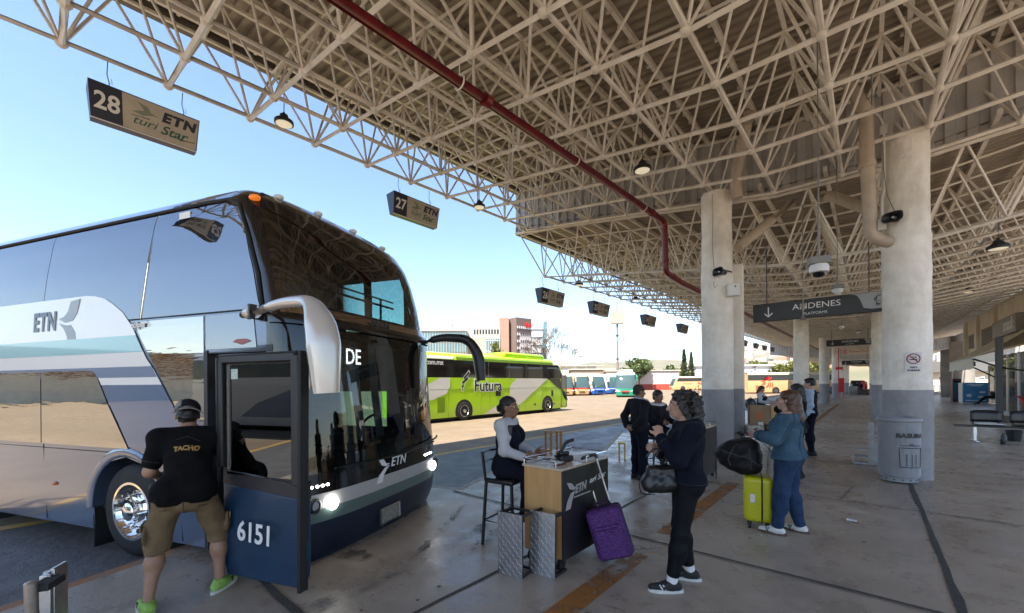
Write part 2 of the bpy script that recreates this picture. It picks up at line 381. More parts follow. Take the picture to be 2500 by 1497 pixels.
# ---------------------------------------------------------------- canopy: double layer space frame, stepped in bays
M_steel = mat('cream_painted_steel', (0.80, 0.74, 0.65), 0.5, var=0.25, scale=3.0, col2=(0.60, 0.53, 0.44), bump=0.0015, bscale=40)
M_deck = mat('beige_roof_deck', (0.35, 0.295, 0.225), 0.55, var=0.45, scale=0.9, col2=(0.23, 0.185, 0.135), stretch=(0.5, 1, 1))
M_fascia = mat('grey_corrugated_fascia', (0.52, 0.49, 0.46), 0.5, var=0.3, scale=1.5)
M_gut = mat('dark_roof_gutter', (0.16, 0.135, 0.11), 0.5, var=0.4, scale=4)
def zprof(x, up):
    if x < -1.6: return 0.135 * (-1.6 - x)
    if x < 0.8: return 0.0
    return up * (x - 0.8)
def canopy(label, y0, y1, z0, sy, ydeck0, ydeck1, up, lod, fascia):
    t = thing('canopy_roof', label, 'roof', (0, y0, 0), 0, 'stepped roof bays over the platforms')
    nx_ = 13 if lod == 0 else 14; bx = [-8.8 + 1.2 * i for i in range(nx_)]; tx = [-9.4 + 1.2 * i for i in range(nx_ + 1)]; xr = tx[-1] + 0.2  # right edge stops short out of view to let daylight in underneath
    nb = int(round((y1 - y0) / 1.2)); by = [1.2 * k for k in range(nb + 1)]; ty = [1.2 * k - 0.6 for k in range(nb + 2)]
    zb = lambda x, y: z0 + sy * y + zprof(x, up)
    zt = lambda x, y: z0 + 1.5 + sy * y + zprof(x, up) - (0.1 if x < -9 else 0)
    ns = 6 if lod == 0 else 4; rc, rw = (0.036, 0.024) if lod == 0 else (0.034, 0.024)
    bars = []
    for y in by:                                     # transverse bottom chords, each one part
        b = MB(); b.path([(x, y, zb(x, y)) for x in bx], rc * 1.15, n=4 if lod else 4); b.build('transverse_chord', M_steel, t, smooth=0)
    for x in bx:
        b = MB(); b.path([(x, y, zb(x, y) + 0.05) for y in (by[0], by[len(by) // 2], by[-1])], rc, n=ns); b.build('lengthwise_chord', M_steel, t)
    for y in ty:
        b = MB(); b.path([(x, y, zt(x, y)) for x in tx], rc * 0.9, n=4); b.build('top_chord', M_steel, t, smooth=0)
    for x in tx:
        b = MB(); b.beam((x, ty[0], zt(x, ty[0]) + 0.05), (x, ty[-1], zt(x, ty[-1]) + 0.05), 0.06, 0.05)
        b.beam((x + 0.34, ty[0] - 0.5, zt(x + 0.34, ty[0]) + 0.12), (x + 0.34, ty[-1] + 0.5, zt(x + 0.34, ty[-1]) + 0.12), 0.07, 0.1)
        if lod == 0 and x < 4:
            y = ty[0]
            while y < ty[-1]:                        # purlin bolts
                b.box((x + 0.27, y, zt(x + 0.27, y) + 0.1), (0.05, 0.05, 0.05)); y += 0.4
        b.build('purlin', M_steel, t, smooth=0)
    for i, y in enumerate(by):                       # one web row per transverse chord
        b = MB()
        for x in bx:
            for dx in (-0.6, 0.6):
                for dy in (-0.6, 0.6):
                    p = (x + dx, y + dy, zt(x + dx, y + dy))
                    b.tube((x, y, zb(x, y)), p, rw, n=ns if lod == 0 else 3, cap=False)
            if lod == 0: b.ellipsoid((x, y, zb(x, y) + 0.01), (0.075, 0.075, 0.06), 8, 5)
        b.build('web_brace', M_steel, t, smooth=60)
    d = MB(); xs = [-9.55, -5, -1.6, 0.8, 4, xr]; rows = []; y = ydeck0; p = 0.2
    while y < ydeck1:
        for dy, dz in ((0, 0), (0.09, 0), (0.11, 0.05), (0.18, 0.05)):
            rows.append([(x, y + dy, zt(x, y + dy) + (0.1 if x < -9 else 0) + 0.2 + dz) for x in xs])
        y += p
    d.grid(rows); d.build('roof_deck', M_deck, t, smooth=20)
    g = MB(); g.beam((-9.55, ydeck0, zt(-8.9, ydeck0) + 0.16), (-9.55, ydeck1, zt(-8.9, ydeck1) + 0.16), 0.1, 0.26)
    g.beam((-9.4, ydeck0, zt(-8.9, ydeck0) + 0.1), (-9.4, ydeck1, zt(-8.9, ydeck1) + 0.1), 0.07, 0.09)
    g.build('edge_gutter', M_gut, t, smooth=0)
    if fascia:                                       # corrugated step wall closing the far end
        zlo, off = fascia; f = MB(); rows = []; x = -9.6; Y = ydeck1 + 0.02
        while x < xr:
            for dx, dy in ((0, 0), (0.14, 0), (0.16, 0.05), (0.27, 0.05)):
                rows.append([(x + dx, Y + dy, zlo + zprof(x + dx, up) - (0.0)), (x + dx, Y + dy, zt(x + dx, Y) + 0.22 + (0.1 if x < -9 else 0))])
            x += 0.29
        f.grid(rows); f.build('fascia_panel', M_fascia, t, smooth=20)
        f = MB(); f.path([(x, Y - 0.06, zlo + zprof(x, up) + 0.02) for x in (-9.55, -5, -1.6, 0.8, 4, xr)], 0.05, n=4)
        f.path([(x, Y - 0.04, zt(x, Y) + 0.1) for x in (-9.5, -5, -1.6, 0.8, 4, xr)], 0.05, n=4); f.build('fascia_rail', M_steel, t, smooth=0)
    return t
NY = 9
canopy('nearest and highest roof bay, cream space frame lattice under beige corrugated deck', 0.22 - 1.2 * 5, 0.22 + 1.2 * NY, 5.70 - 0.031 * 6.0, 0.031, -0.75, 11.3 - 0.22 + 6.0, 0.085, 0, (6.03, 0))  # near end cut back behind the camera so sunlight bounces in
canopy('long middle roof bay, lower than the nearest one, its lattice receding past the columns', 11.95, 11.95 + 1.2 * 41, 4.58, 0.0175, -0.65, 50.3, 0.16, 1, (4.2, 0))
canopy('farthest and lowest roof bay over the distant columns', 62.9, 62.9 + 1.2 * 40, 4.3, 0.012, -0.65, 48.5, 0.16, 1, None)

# ---------------------------------------------------------------- concrete columns
M_colw = mat('rough_white_painted_concrete', (0.84, 0.79, 0.71), 0.8, var=0.3, scale=1.8, col2=(0.60, 0.54, 0.46), bump=0.022, bscale=9)
M_colg = mat('blue_grey_painted_base', (0.295, 0.292, 0.295), 0.7, var=0.3, scale=2.5, col2=(0.215, 0.213, 0.215), bump=0.022, bscale=9)
def column(x, y, h, label, r=0.325, paint=1.55, det=True):
    t = thing('concrete_column', label, 'column', (x, y, 0), random.uniform(0, 6), 'round concrete columns')
    for nm, a, b, m, dr in (('shaft', paint, h, M_colw, 0), ('painted_base', -0.02, paint, M_colg, 0.004)):
        rows = []; nz = max(3, int((b - a) / 0.06)) if det else 4; nn = 64 if det else 24
        for i in range(nz + 1):
            z = a + (b - a) * i / nz; row = []
            for k in range(nn):
                th = 2 * math.pi * k / nn
                q = Vector((math.cos(th), math.sin(th), 0))
                rr = r + dr
                if det:
                    rr += 0.014 * mnoise.noise(q * 2.2 + Vector((x, y, z * 1.5))) + 0.008 * mnoise.noise(q * 8 + Vector((x, y, z * 6)))
                    for s_, w_ in ((0.6, 0.03), (2.4, 0.03), (4.4, 0.03)):      # formwork seams
                        rr += 0.013 * math.exp(-((th - s_) / w_) ** 2)
                    for zb in (3.75, 4.25, 2.4):
                        rr += 0.006 * math.exp(-((z - zb) / 0.03) ** 2) - (0.004 if z > 4.25 else 0)
                row.append((q.x * rr, q.y * rr, z))
            rows.append(row)
        b_ = MB(); b_.grid(rows, True)
        b_.f.append([(len(rows) - 1) * nn + k for k in range(nn)]); b_.mi.append(0)
        b_.build(nm, m, t, smooth=50)
    return t
column(-2.60, 10.18, 6.0, 'nearest white column of the left row, with a loudspeaker and white box')
column(0.52, 10.15, 6.05, 'big white column with the no smoking sign, behind the litter bin')
for x, y, h, lb in ((-2.55, 25.3, 4.9, 'second column of the left row, with a small notice, by the desk clerk'),
                    (-2.6, 40.5, 5.15, 'third column of the left row, behind the woman in denim'),
                    (-2.6, 55.5, 5.3, 'fourth column of the left row, beside the red cabinet'),
                    (-2.6, 70, 4.4, 'fifth column of the left row, small in the distance'),
                    (-2.6, 85, 4.6, 'sixth and farthest column of the left row'),
                    (0.45, 25.2, 4.9, 'slim looking column directly behind the big no smoking column'),
                    (0.45, 40.5, 5.15, 'third column of the right row, mostly hidden by the one before it'),
                    (0.45, 55.3, 5.3, 'fourth column of the right row, far down the platform'),
                    (0.45, 70.0, 4.4, 'farthest column of the right row')):
    column(x, y, h, lb, det=(y < 30))
# square duct standing right behind the nearest left column
t = thing('square_pilaster', 'square pale pilaster hard behind the nearest left column', 'pilaster', (-2.36, 10.75, 0), R(8))
b = MB(); b.box((0, 0, 1.55 + 1.45), (0.36, 0.3, 2.9)); b.build('shaft', M_colw, t, bevel=0.02)
b = MB(); b.box((0, 0, 0.775), (0.364, 0.304, 1.55)); b.build('painted_base', M_colg, t, bevel=0.02)

# ---------------------------------------------------------------- drain pipes and the red fire main
M_pipe = mat('beige_drain_pipe', (0.50, 0.40, 0.30), 0.45, var=0.25, scale=3)
def bend(pts, rad, k=5):
    P = [Vector(p) for p in pts]; out = [P[0]]
    for a, b, c in zip(P, P[1:], P[2:]):
        r = min(rad, (a - b).length * 0.45, (c - b).length * 0.45); u = b + (a - b).normalized() * r; w = b + (c - b).normalized() * r
        for i in range(k + 1):
            s = i / k; out.append(u * (1 - s) ** 2 + b * 2 * s * (1 - s) + w * s * s)
    return out + [P[-1]]
def pipe(name, label, pts, r, m, rad=0.2, collars=(), group=None):
    t = thing(name, label, 'pipe', pts[0], 0, group); o = Vector(pts[0])
    b = MB(); b.path(bend([Vector(p) - o for p in pts], rad), r, 16); b.build('pipe_run', m, t, smooth=60)
    for a, d in collars:
        c = MB(); d = Vector(d).normalized(); a = Vector(a) - o; c.tube(a - d * 0.05, a + d * 0.05, r * 1.18, n=16); c.build('collar', m, t)
    return t
pipe('drain_pipe', 'fat beige drain pipe dropping beside the big no smoking column', [(-0.3, 9.3, 7.15), (0.0, 9.75, 6.55), (0.0, 9.8, 6.2), (0.05, 9.85, 4.3), (0.4, 9.98, 4.15)], 0.108, M_pipe, 0.22, [((0.01, 9.81, 5.6), (0.02, 0.02, -1))], 'beige roof drain pipes')
pipe('drain_pipe', 'beige drain pipe slanting across behind the hanging cameras to the big column', [(-0.75, 11.6, 5.9), (-0.55, 11.4, 5.75), (0.35, 10.4, 4.75)], 0.11, M_pipe, 0.15, (), 'beige roof drain pipes')
pipe('drain_pipe', 'beige drain pipe bending down onto the nearest left column top', [(-1.7, 9.0, 6.9), (-1.95, 9.55, 6.6), (-2.15, 9.9, 6.1), (-2.12, 9.95, 5.7)], 0.11, M_pipe, 0.2, (), 'beige roof drain pipes')
pipe('drain_pipe', 'beige drain pipe slanting down to the right of the nearest left column', [(-1.35, 11.6, 5.9), (-1.75, 11.0, 5.35), (-2.2, 10.35, 4.75)], 0.11, M_pipe, 0.15, (), 'beige roof drain pipes')
M_red = mat('dark_red_pipe_paint', (0.20, 0.012, 0.012), 0.35, var=0.4, scale=5, col2=(0.10, 0.008, 0.01))
t = pipe('fire_main_pipe', 'dark red fire pipe running under the lattice and stepping down by the column', [(-4.0, -12, 5.0), (-4.0, 10.72, 5.93), (-4.0, 10.79, 4.62), (-4.0, 12.0, 4.56), (-3.9, 60, 5.2)], 0.075, M_red, 0.16,
         [((-4.0, 4.1, 5.66), (0, 1, 0.04)), ((-4.0, 9.9, 5.9), (0, 1, 0.04)), ((-4.0, 10.78, 4.9), (0, 0, 1)), ((-4.0, 11.3, 4.6), (0, 1, 0))])
for y in (3.6, 6.4, 9.4):
    c = MB(); z = 5.49 + 0.041 * y; c.path([(-4.0 + 0.09 * math.cos(a), y, z - (0 - 0.09 * math.sin(a))) for a in [math.pi * 2 * i / 12 for i in range(13)]], 0.012, 5)
    c.tube((-4, y, z + 0.09), (-4, y, z + 0.3), 0.008); q = c.build('pipe_hanger', M_steel, t); q.location = -Vector(t.location)
# ================================================================ COACHES
def glass_mat(name, tint, refl=0.05, rough=0.0):
    m = bpy.data.materials.new(name); m.use_nodes = True; nt = m.node_tree; L = nt.links.new
    for q in list(nt.nodes): nt.nodes.remove(q)
    o = nt.nodes.new('ShaderNodeOutputMaterial'); tr = nt.nodes.new('ShaderNodeBsdfTransparent'); tr.inputs[0].default_value = (*tint, 1)
    gl = nt.nodes.new('ShaderNodeBsdfGlossy'); gl.inputs['Roughness'].default_value = rough
    fr = nt.nodes.new('ShaderNodeFresnel'); fr.inputs[0].default_value = 1.5
    ad = nt.nodes.new('ShaderNodeMath'); ad.operation = 'ADD'; ad.inputs[1].default_value = refl; ad.use_clamp = True; L(fr.outputs[0], ad.inputs[0])
    mx = nt.nodes.new('ShaderNodeMixShader'); L(ad.outputs[0], mx.inputs[0]); L(tr.outputs[0], mx.inputs[1]); L(gl.outputs[0], mx.inputs[2]); L(mx.outputs[0], o.inputs[0])
    MATS[name] = m
    return m
G_wind = glass_mat('smoked_windscreen_glass', (0.40, 0.46, 0.45), 0.04)
G_windu = glass_mat('upper_windscreen_glass', (0.55, 0.66, 0.64), 0.10)
G_teal = glass_mat('teal_tinted_glass', (0.36, 0.66, 0.60), 0.03)
G_door = glass_mat('door_glass', (0.16, 0.19, 0.19), 0.10)
G_shop = glass_mat('shop_glass', (0.75, 0.82, 0.80), 0.04)
def paint(name, col, rough=0.22, metal=0.0, coat=0.8, **k): return mat(name, col, rough, metal, coat=coat, **k)
P_side = paint('silver_blue_metallic_paint', (0.10, 0.135, 0.21), 0.20, 0.35, 1.0, var=0.12, scale=1.2, bump=0.006, bscale=1.6)
P_white = paint('white_bus_paint', (0.78, 0.77, 0.75), 0.25)
P_teal = paint('pale_teal_stripe', (0.26, 0.52, 0.55), 0.25)
P_slate = paint('slate_blue_stripe', (0.13, 0.19, 0.30), 0.25)
P_navy = paint('navy_bus_paint', (0.005, 0.014, 0.036), 0.35, 0.0, 0.25)
P_door = paint('blue_door_paint', (0.006, 0.034, 0.080), 0.4, 0.0, 0.2, var=0.25, scale=3)
P_black = paint('gloss_black_trim', (0.006, 0.006, 0.007), 0.12, 0.0, 0.6)
M_rub = mat('black_rubber', (0.012, 0.012, 0.012), 0.75, bump=0.001, scale=30)
M_dark = mat('dark_cabin_trim', (0.018, 0.018, 0.02), 0.8)
M_cab = mat('grey_cabin_cloth', (0.06, 0.06, 0.07), 0.9, var=0.3, scale=20)
M_mirr = mat('mirrored_side_glass', (0.215, 0.22, 0.235), 0.02, 1.0, bump=0.0025, scale=1, bscale=0.9)
M_mirl = mat('mirrored_lower_glass', (0.42, 0.40, 0.36), 0.02, 1.0, bump=0.005, scale=1, bscale=0.8, stretch=(0.35, 1, 3.2))
M_chrome = mat('chrome', (0.75, 0.74, 0.72), 0.10, 1.0)
M_chrb = mat('bronze_chrome', (0.50, 0.42, 0.36), 0.12, 1.0, bump=0.003, bscale=6)
M_alu = mat('brushed_aluminium', (0.62, 0.62, 0.62), 0.32, 1.0, var=0.2, scale=20)
M_steelk = mat('black_steel', (0.014, 0.014, 0.015), 0.45)
M_grn = paint('grey_green_stripe', (0.10, 0.155, 0.145), 0.3)
M_lgt = mat('lit_headlamp', (0.9, 0.9, 0.9), 0.2, emit=((1.0, 0.97, 0.90), 4))
M_led = mat('lit_led', (0.9, 0.9, 0.9), 0.2, emit=((1.0, 0.98, 0.88), 5))
M_amb = mat('amber_lens', (0.45, 0.09, 0.005), 0.2, emit=((1.0, 0.25, 0.02), 0.12))
M_clear = mat('clear_marker_lens', (0.75, 0.74, 0.70), 0.15)
M_ledtxt = mat('destination_led', (0.8, 0.8, 0.8), 0.4, emit=((0.95, 0.97, 1.0), 1.1))
M_wtxt = mat('white_lettering', (0.78, 0.78, 0.77), 0.5)
M_gtxt = mat('grey_blue_lettering', (0.16, 0.20, 0.25), 0.4)
M_gsw = mat('grey_swoosh', (0.36, 0.42, 0.45), 0.4)
M_ktxt = mat('black_lettering', (0.012, 0.012, 0.013), 0.45)

def lerp_table(tab):
    zs = [q[0] for q in tab]; vs_ = [q[1] for q in tab]
    return lambda z: float(np.interp(z, zs, vs_))
class Shell:
    """coach body as stacked plan outlines: front profile, half width, corner depth"""
    def __init__(s, front, half, dep, rear, p=3.0, nf=40): s.F = lerp_table(front); s.W = lerp_table(half); s.D = lerp_table(dep); s.r = rear; s.p = p; s.nf = nf
    def side(s, x, z, sg=-1, off=0.0): return (x, sg * (s.W(z) + off), z)
    def se(s, z): return s.F(z) - s.D(z)
    def frontpt(s, th, z, off=0.0):
        w = s.W(z) + off; d = s.D(z) + off * 0.3; e = 2 / s.p
        c, q = math.cos(th), math.sin(th)
        return (s.F(z) - s.D(z) + d * abs(q) ** e + off * 0.7, -w * math.copysign(abs(c) ** e, c), z)
    def front_rows(s, zs, t0=0.0, t1=math.pi, off=0.0, n=None):
        n = n or s.nf
        return [[s.frontpt(t0 + (t1 - t0) * i / n, z, off) for i in range(n + 1)] for z in zs]
    def side_rows(s, zs, x0, x1, sg=-1, off=0.0, n=1):
        """x0,x1 constants or functions of z; None = start of the front corner"""
        g = lambda q, z: q(z) if callable(q) else (s.se(z) if q is None else q)
        rows = []
        for z in zs:
            a, b = g(x0, z), g(x1, z)
            r = [s.side(a + (b - a) * i / n, z, sg, off) for i in range(n + 1)]
            rows.append(r if sg < 0 else r[::-1])
        return rows
def zr(a, b, n): return [a + (b - a) * i / n for i in range(n + 1)]

def wheel(parent, x, y, z, r, sg, lod=0, w=0.28):
    M = Matrix.Rotation(0, 3, 'Z')
    t = MB(); t.lathe([(r * 0.60, -w / 2), (r * 0.80, -w / 2), (r * 0.95, -w / 2 + 0.02), (r, -w / 2 + 0.06), (r, w / 2 - 0.06), (r * 0.95, w / 2 - 0.02), (r * 0.80, w / 2), (r * 0.60, w / 2 - 0.005)], (0, 0, 0), 40 if lod == 0 else 18, 'Y', cap=False)
    wo = t.build('wheel', M_rub, parent, smooth=50); wo.location = (x, y, z)
    h = MB(); o = w / 2
    pr = [(r * 0.62, o - 0.02), (r * 0.62, o + 0.004), (r * 0.57, o + 0.004), (r * 0.53, o - 0.05), (r * 0.42, o - 0.085), (r * 0.36, o - 0.05), (r * 0.20, o - 0.03), (r * 0.19, o + 0.03), (r * 0.12, o + 0.05), (0.0001, o + 0.052)]
    pr = [(a, sg * b) for a, b in pr]
    h.lathe(pr, (0, 0, 0), 36 if lod == 0 else 16, 'Y', cap=False); h.build('rim', M_chrome if lod == 0 else M_alu, wo, smooth=50)
    if lod == 0:
        for k in range(10):
            nb = MB(); kb = MB()
            a = 2 * math.pi * k / 10
            p = Vector((math.cos(a) * r * 0.36, sg * (o - 0.055), math.sin(a) * r * 0.36)); d = Vector((0, sg, 0))
            nb.tube(p, p + d * 0.05, 0.022, 0.019, n=8); nb.tube(p + d * 0.05, p + d * 0.10, 0.015, 0.012, n=8)
            a += math.pi / 10; p = Vector((math.cos(a) * r * 0.475, sg * (o - 0.066), math.sin(a) * r * 0.475))
            kb.ellipsoid(p, (0.032, 0.012, 0.032), 10, 6)
            nb.build('wheel_nut', M_chrome, wo); kb.build('rim_hole', M_steelk, wo)
    return wo

def zmono(sh, rows, m, name, par, off=0.004, sg=-1, nx=6):
    """patch on the coach side: rows = [(z, xl, xr)...] bottom to top, subdivided along z"""
    zs = [q[0] for q in rows]; R_ = []
    for i in range(len(rows) - 1):
        k = max(1, int((zs[i + 1] - zs[i]) / 0.05))
        for j in range(k + (1 if i == len(rows) - 2 else 0)):
            f = j / k; z = zs[i] + (zs[i + 1] - zs[i]) * f
            a = rows[i][1] + (rows[i + 1][1] - rows[i][1]) * f; b = rows[i][2] + (rows[i + 1][2] - rows[i][2]) * f
            r = [sh.side(a + (b - a) * q / nx, z, sg, off) for q in range(nx + 1)]
            R_.append(r if sg < 0 else r[::-1])
    b = MB(); b.grid(R_)
    return b.build(name, m, par, smooth=60)

# ---------------------------------------------------------------- the big blue and silver coach at platform 28
BA = R(22)
bus = thing('coach', 'big silver blue coach with its front door open, white mirror and headlamp on', 'bus', (-1.547, 3.829, 0), BA)
sh = Shell([(-0.1, -3.12), (0.05, -3.02), (0.2, -2.95), (0.5, -2.90), (0.9, -2.92), (1.5, -2.97), (2.2, -3.04), (2.33, -3.06), (2.45, -3.13), (2.8, -3.19), (3.1, -3.27), (3.35, -3.37), (3.55, -3.50), (3.68, -3.66), (3.75, -3.82), (3.79, -4.1)],
           [(-0.1, 1.22), (0.1, 1.27), (0.5, 1.295), (0.9, 1.30), (2.4, 1.30), (3.0, 1.29), (3.4, 1.265), (3.55, 1.235), (3.66, 1.14), (3.74, 0.95), (3.79, 0.55), (3.82, 0.0)],
           [(-0.1, 0.28), (0.5, 0.36), (1.5, 0.40), (2.4, 0.30), (3.0, 0.33), (3.55, 0.32), (3.68, 0.3), (3.79, 0.2)], -15.8, 2.9, 48)
# painted front bands
def band(name, z0, z1, m, off=0.0, n=4, **k):
    b = MB(); b.grid(sh.front_rows(zr(z0, z1, n), off=off, **k)); return b.build(name, m, bus, smooth=60)
band('front_skirt', -0.06, 0.40, P_navy, n=8)
band('green_stripe', 0.40, 0.53, M_grn, 0.0, 3)
band('white_stripe', 0.53, 0.67, paint('shade_greyed_white_stripe', (0.42, 0.41, 0.40), 0.3, 0.0, 0.3), 0.0, 3)  # white stripe with its shade put into a greyer base colour
band('black_front_panel', 0.67, 0.86, P_black, 0.0, 4)
g = MB(); g.grid(sh.front_rows(zr(0.86, 2.30, 14), 0.30, math.pi - 0.22)); wl = g.build('lower_windscreen', G_wind, bus, smooth=60)
for nm, a, b_ in (('black_pillar', 0, 0.30), ('black_pillar', math.pi - 0.22, math.pi)):
    g = MB(); g.grid(sh.front_rows(zr(0.86, 2.30, 14), a, b_, n=10)); g.build(nm, P_black, bus, smooth=60)
band('chrome_brow', 2.36, 2.47, M_chrb, 0.012, 3, t0=0.35, t1=math.pi - 0.3)
band('black_brow', 2.28, 2.38, P_black, 0.03, 4)
band('black_brow_back', 2.36, 2.50, P_black, 0.0, 4)
g = MB(); g.grid(sh.front_rows(zr(2.50, 3.42, 12), 0.36, math.pi - 0.36)); g.build('upper_windscreen', G_windu, bus, smooth=60)
for a, b_ in ((0, 0.36), (math.pi - 0.36, math.pi)):
    g = MB(); g.grid(sh.front_rows(zr(2.50, 3.42, 12), a, b_, n=10)); g.build('black_pillar', P_black, bus, smooth=60)
band('roof_brow', 3.42, 3.79, P_black, 0.0, 12)
# sides and roof
zs_all = zr(0.1, 2.4, 12) + zr(2.4, 3.55, 8)[1:]
arch = (-5.40, 0.34, 0.60)                                     # front wheel arch centre and radius
def below_arch(z):
    return 0
b = MB()                                                       # near side skirt, cut round the front wheel arch and the door
AX = [-15.8, -12, -9, -7.5, -6.6]
def archx(z, sg):
    h = z - arch[1]
    return math.sqrt(max(arch[2] ** 2 - h * h, 0)) if h > 0 else arch[2] - 0.0
lo = zr(0.09, 0.94, 14)
rowsL = [[sh.side(x, z) for x in AX] + [sh.side(-5.40 - archx(z, -1), z)] for z in lo]
b.grid(rowsL)
b.grid([[sh.side(-5.40 + archx(z, 1), z), sh.side(-4.6, z), sh.side(-4.16, z)] for z in lo])
b.grid([[sh.side(x, z) for x in AX + [-5.0, -4.6, -4.16]] for z in zr(0.94, 2.03, 8)])
b.grid([[sh.side(x, z) for x in AX + [-5.0, -4.6, -4.16]] + [sh.side(sh.se(z), z)] for z in zr(2.03, 2.41, 4)])
b.build('side_panel', P_side, bus, smooth=60)
b = MB(); b.grid([[sh.side(-3.30, z), sh.side(sh.se(z), z)] for z in zr(0.09, 2.03, 8)]); b.build('black_pillar', P_black, bus)
# far side: painted skirt, glazed above so daylight shows through the cabin
b = MB(); b.grid(sh.side_rows(zr(0.09, 1.05, 4), -15.8, None, 1, n=6)); b.grid(sh.side_rows(zr(2.05, 2.55, 3), -15.8, None, 1, n=6)); b.grid(sh.side_rows(zr(1.05, 2.05, 4), -15.8, -4.95, 1, n=6)); b.grid(sh.side_rows(zr(1.60, 2.05, 4), -4.95, None, 1, n=3)); b.grid(sh.side_rows(zr(1.05, 1.60, 4), -3.95, None, 1, n=2)); b.grid(sh.side_rows(zr(3.32, 3.55, 4), -15.8, None, 1, n=4)); b.build('far_side_panel', P_side, bus, smooth=60)
b = MB(); b.grid(sh.side_rows(zr(1.05, 1.60, 4), -4.95, -3.95, 1)); b.build('driver_window', G_teal, bus)
for x0, x1 in ((-5.6, -4.35), (-4.2, -3.62), (-8.4, -5.75)):
    b = MB(); b.grid(sh.side_rows(zr(2.55, 3.32, 4), x0, x1, 1)); b.build('far_side_window', G_teal, bus)
b = MB()
for x0, x1 in ((-4.35, -4.2), (-5.75, -5.6), (-15.8, -8.4), (-3.62, None)): b.grid(sh.side_rows(zr(2.55, 3.32, 4), x0, x1, 1))
b.build('far_window_post', P_black, bus)
b = MB(); zz = [3.55, 3.60, 3.66, 3.70, 3.74, 3.77, 3.79, 3.81, 3.82]
b.grid(sh.side_rows(zz, -15.8, None, -1, n=8)); b.grid(sh.side_rows(zz, -15.8, None, 1, n=8)); b.build('roof', P_side, bus, smooth=60)
b = MB(); b.grid([[(-15.8, sg * sh.W(z), z) for sg in (1, -1)] for z in zr(0.1, 3.8, 10)]); b.build('rear_panel', P_side, bus)
# upper side glazing: three mirror panes
for x0, x1 in ((-15.8, -7.0), (-6.99, -5.16), (-5.15, None)):
    zz = zr(2.425, 3.50, 12)
    fx0 = (lambda z, q=x0: q + (z - 2.4) * 0.2) if x0 > -15 else x0
    fx1 = (lambda z: sh.se(z) - 0.02) if x1 is None else (lambda z, q=x1: q + (z - 2.4) * 0.2)
    b = MB(); b.grid(sh.side_rows(zz, fx0, fx1, -1, 0.004, n=6)); b.build('upper_side_window', M_mirr, bus, smooth=60)
b = MB(); b.grid(sh.side_rows(zr(2.41, 3.55, 8), -15.8, None, -1, -0.002)); b.build('window_backing', P_black, bus)
b = MB(); b.path([sh.side(x, 3.53, -1, 0.012) for x in (-15.8, -10, -6, -4.6, -4.2)] + [sh.side(-3.9, 3.52, -1, 0.012), sh.side(-3.74, 3.45, -1, 0.012), sh.side(-3.58, 3.1, -1, 0.012), sh.side(-3.46, 2.75, -1, 0.012), sh.side(-3.40, 2.42, -1, 0.012)], 0.016, 8)
b.path([sh.side(x, 2.415, -1, 0.004) for x in (-5.3, -4.4, -3.5)], 0.006, 6); b.build('window_seal', M_rub, bus)
b = MB(); b.path([sh.side(-4.17, z, -1, 0.002) for z in (2.05, 2.40)], 0.006, 6); b.path([sh.side(-5.13 - (2.42 - z) * 0.2, z, -1, 0.006) for z in (3.5, 3.0, 2.42)], 0.007, 6); b.build('panel_seam', M_chrome, bus)
for pts_ in ([(-6.95, 0.12), (-6.95, 1.02)], [(-15, 0.98), (-4.75, 0.98)], [(-8.6, 0.12), (-8.6, 1.0)], [(-4.55, 0.12), (-4.55, 0.95)]):
    b = MB(); b.path([sh.side(x, z, -1, 0.001) for x, z in pts_], 0.005, 4); b.build('hatch_seam', M_rub, bus)
b = MB(); b.box(sh.side(-4.5, 3.44, -1, 0.006), (0.16, 0.008, 0.07)); b.build('roof_sticker', M_wtxt, bus)
# swooping white livery panel with stripes and the mirrored lower windows
zmono(sh, [(1.88, -15.7, -4.92), (2.0, -15.7, -5.04), (2.2, -15.7, -5.17), (2.35, -15.7, -5.27), (2.5, -15.7, -5.42), (2.6, -15.7, -5.58), (2.68, -15.7, -5.74), (2.72, -15.7, -5.92), (2.735, -15.7, -6.1)], P_white, 'white_livery_panel', bus, 0.009)
zmono(sh, [(1.50, -5.66, -4.62), (1.7, -5.79, -4.78), (1.8, -5.86, -4.86), (1.885, -5.92, -4.925)], P_white, 'white_livery_panel', bus, 0.009)
zmono(sh, [(2.07, -15.7, -5.09), (2.25, -15.7, -5.205)], P_teal, 'teal_stripe', bus, 0.012)
zmono(sh, [(1.80, -15.7, -4.87), (1.915, -15.7, -4.955)], P_slate, 'slate_stripe', bus, 0.012)
zmono(sh, [(1.05, -5.33, -4.32), (1.3, -5.5, -4.48), (1.55, -5.69, -4.66), (1.72, -5.80, -4.79)], P_slate if False else paint('deep_blue_lower_swoop', (0.06, 0.12, 0.24), 0.22, 0.3, 1.0), 'blue_swoop', bus, 0.011)
for x0, x1, sl in ((-15.7, -6.98, 0), (-6.96, -5.40, 1)):
    rows = [(1.03, x0, x1 + (0.06 if sl else 0)), (1.06, x0, x1 + (0.04 if sl else 0)), (1.5, x0, x1 - (0.28 if sl else 0)), (1.8, x0, x1 - (0.47 if sl else 0)), (1.86, x0, x1 - (0.52 if sl else 0)), (1.885, x0, x1 - (0.60 if sl else 0))]
    zmono(sh, rows, M_mirl, 'lower_side_window', bus, 0.014, nx=10)
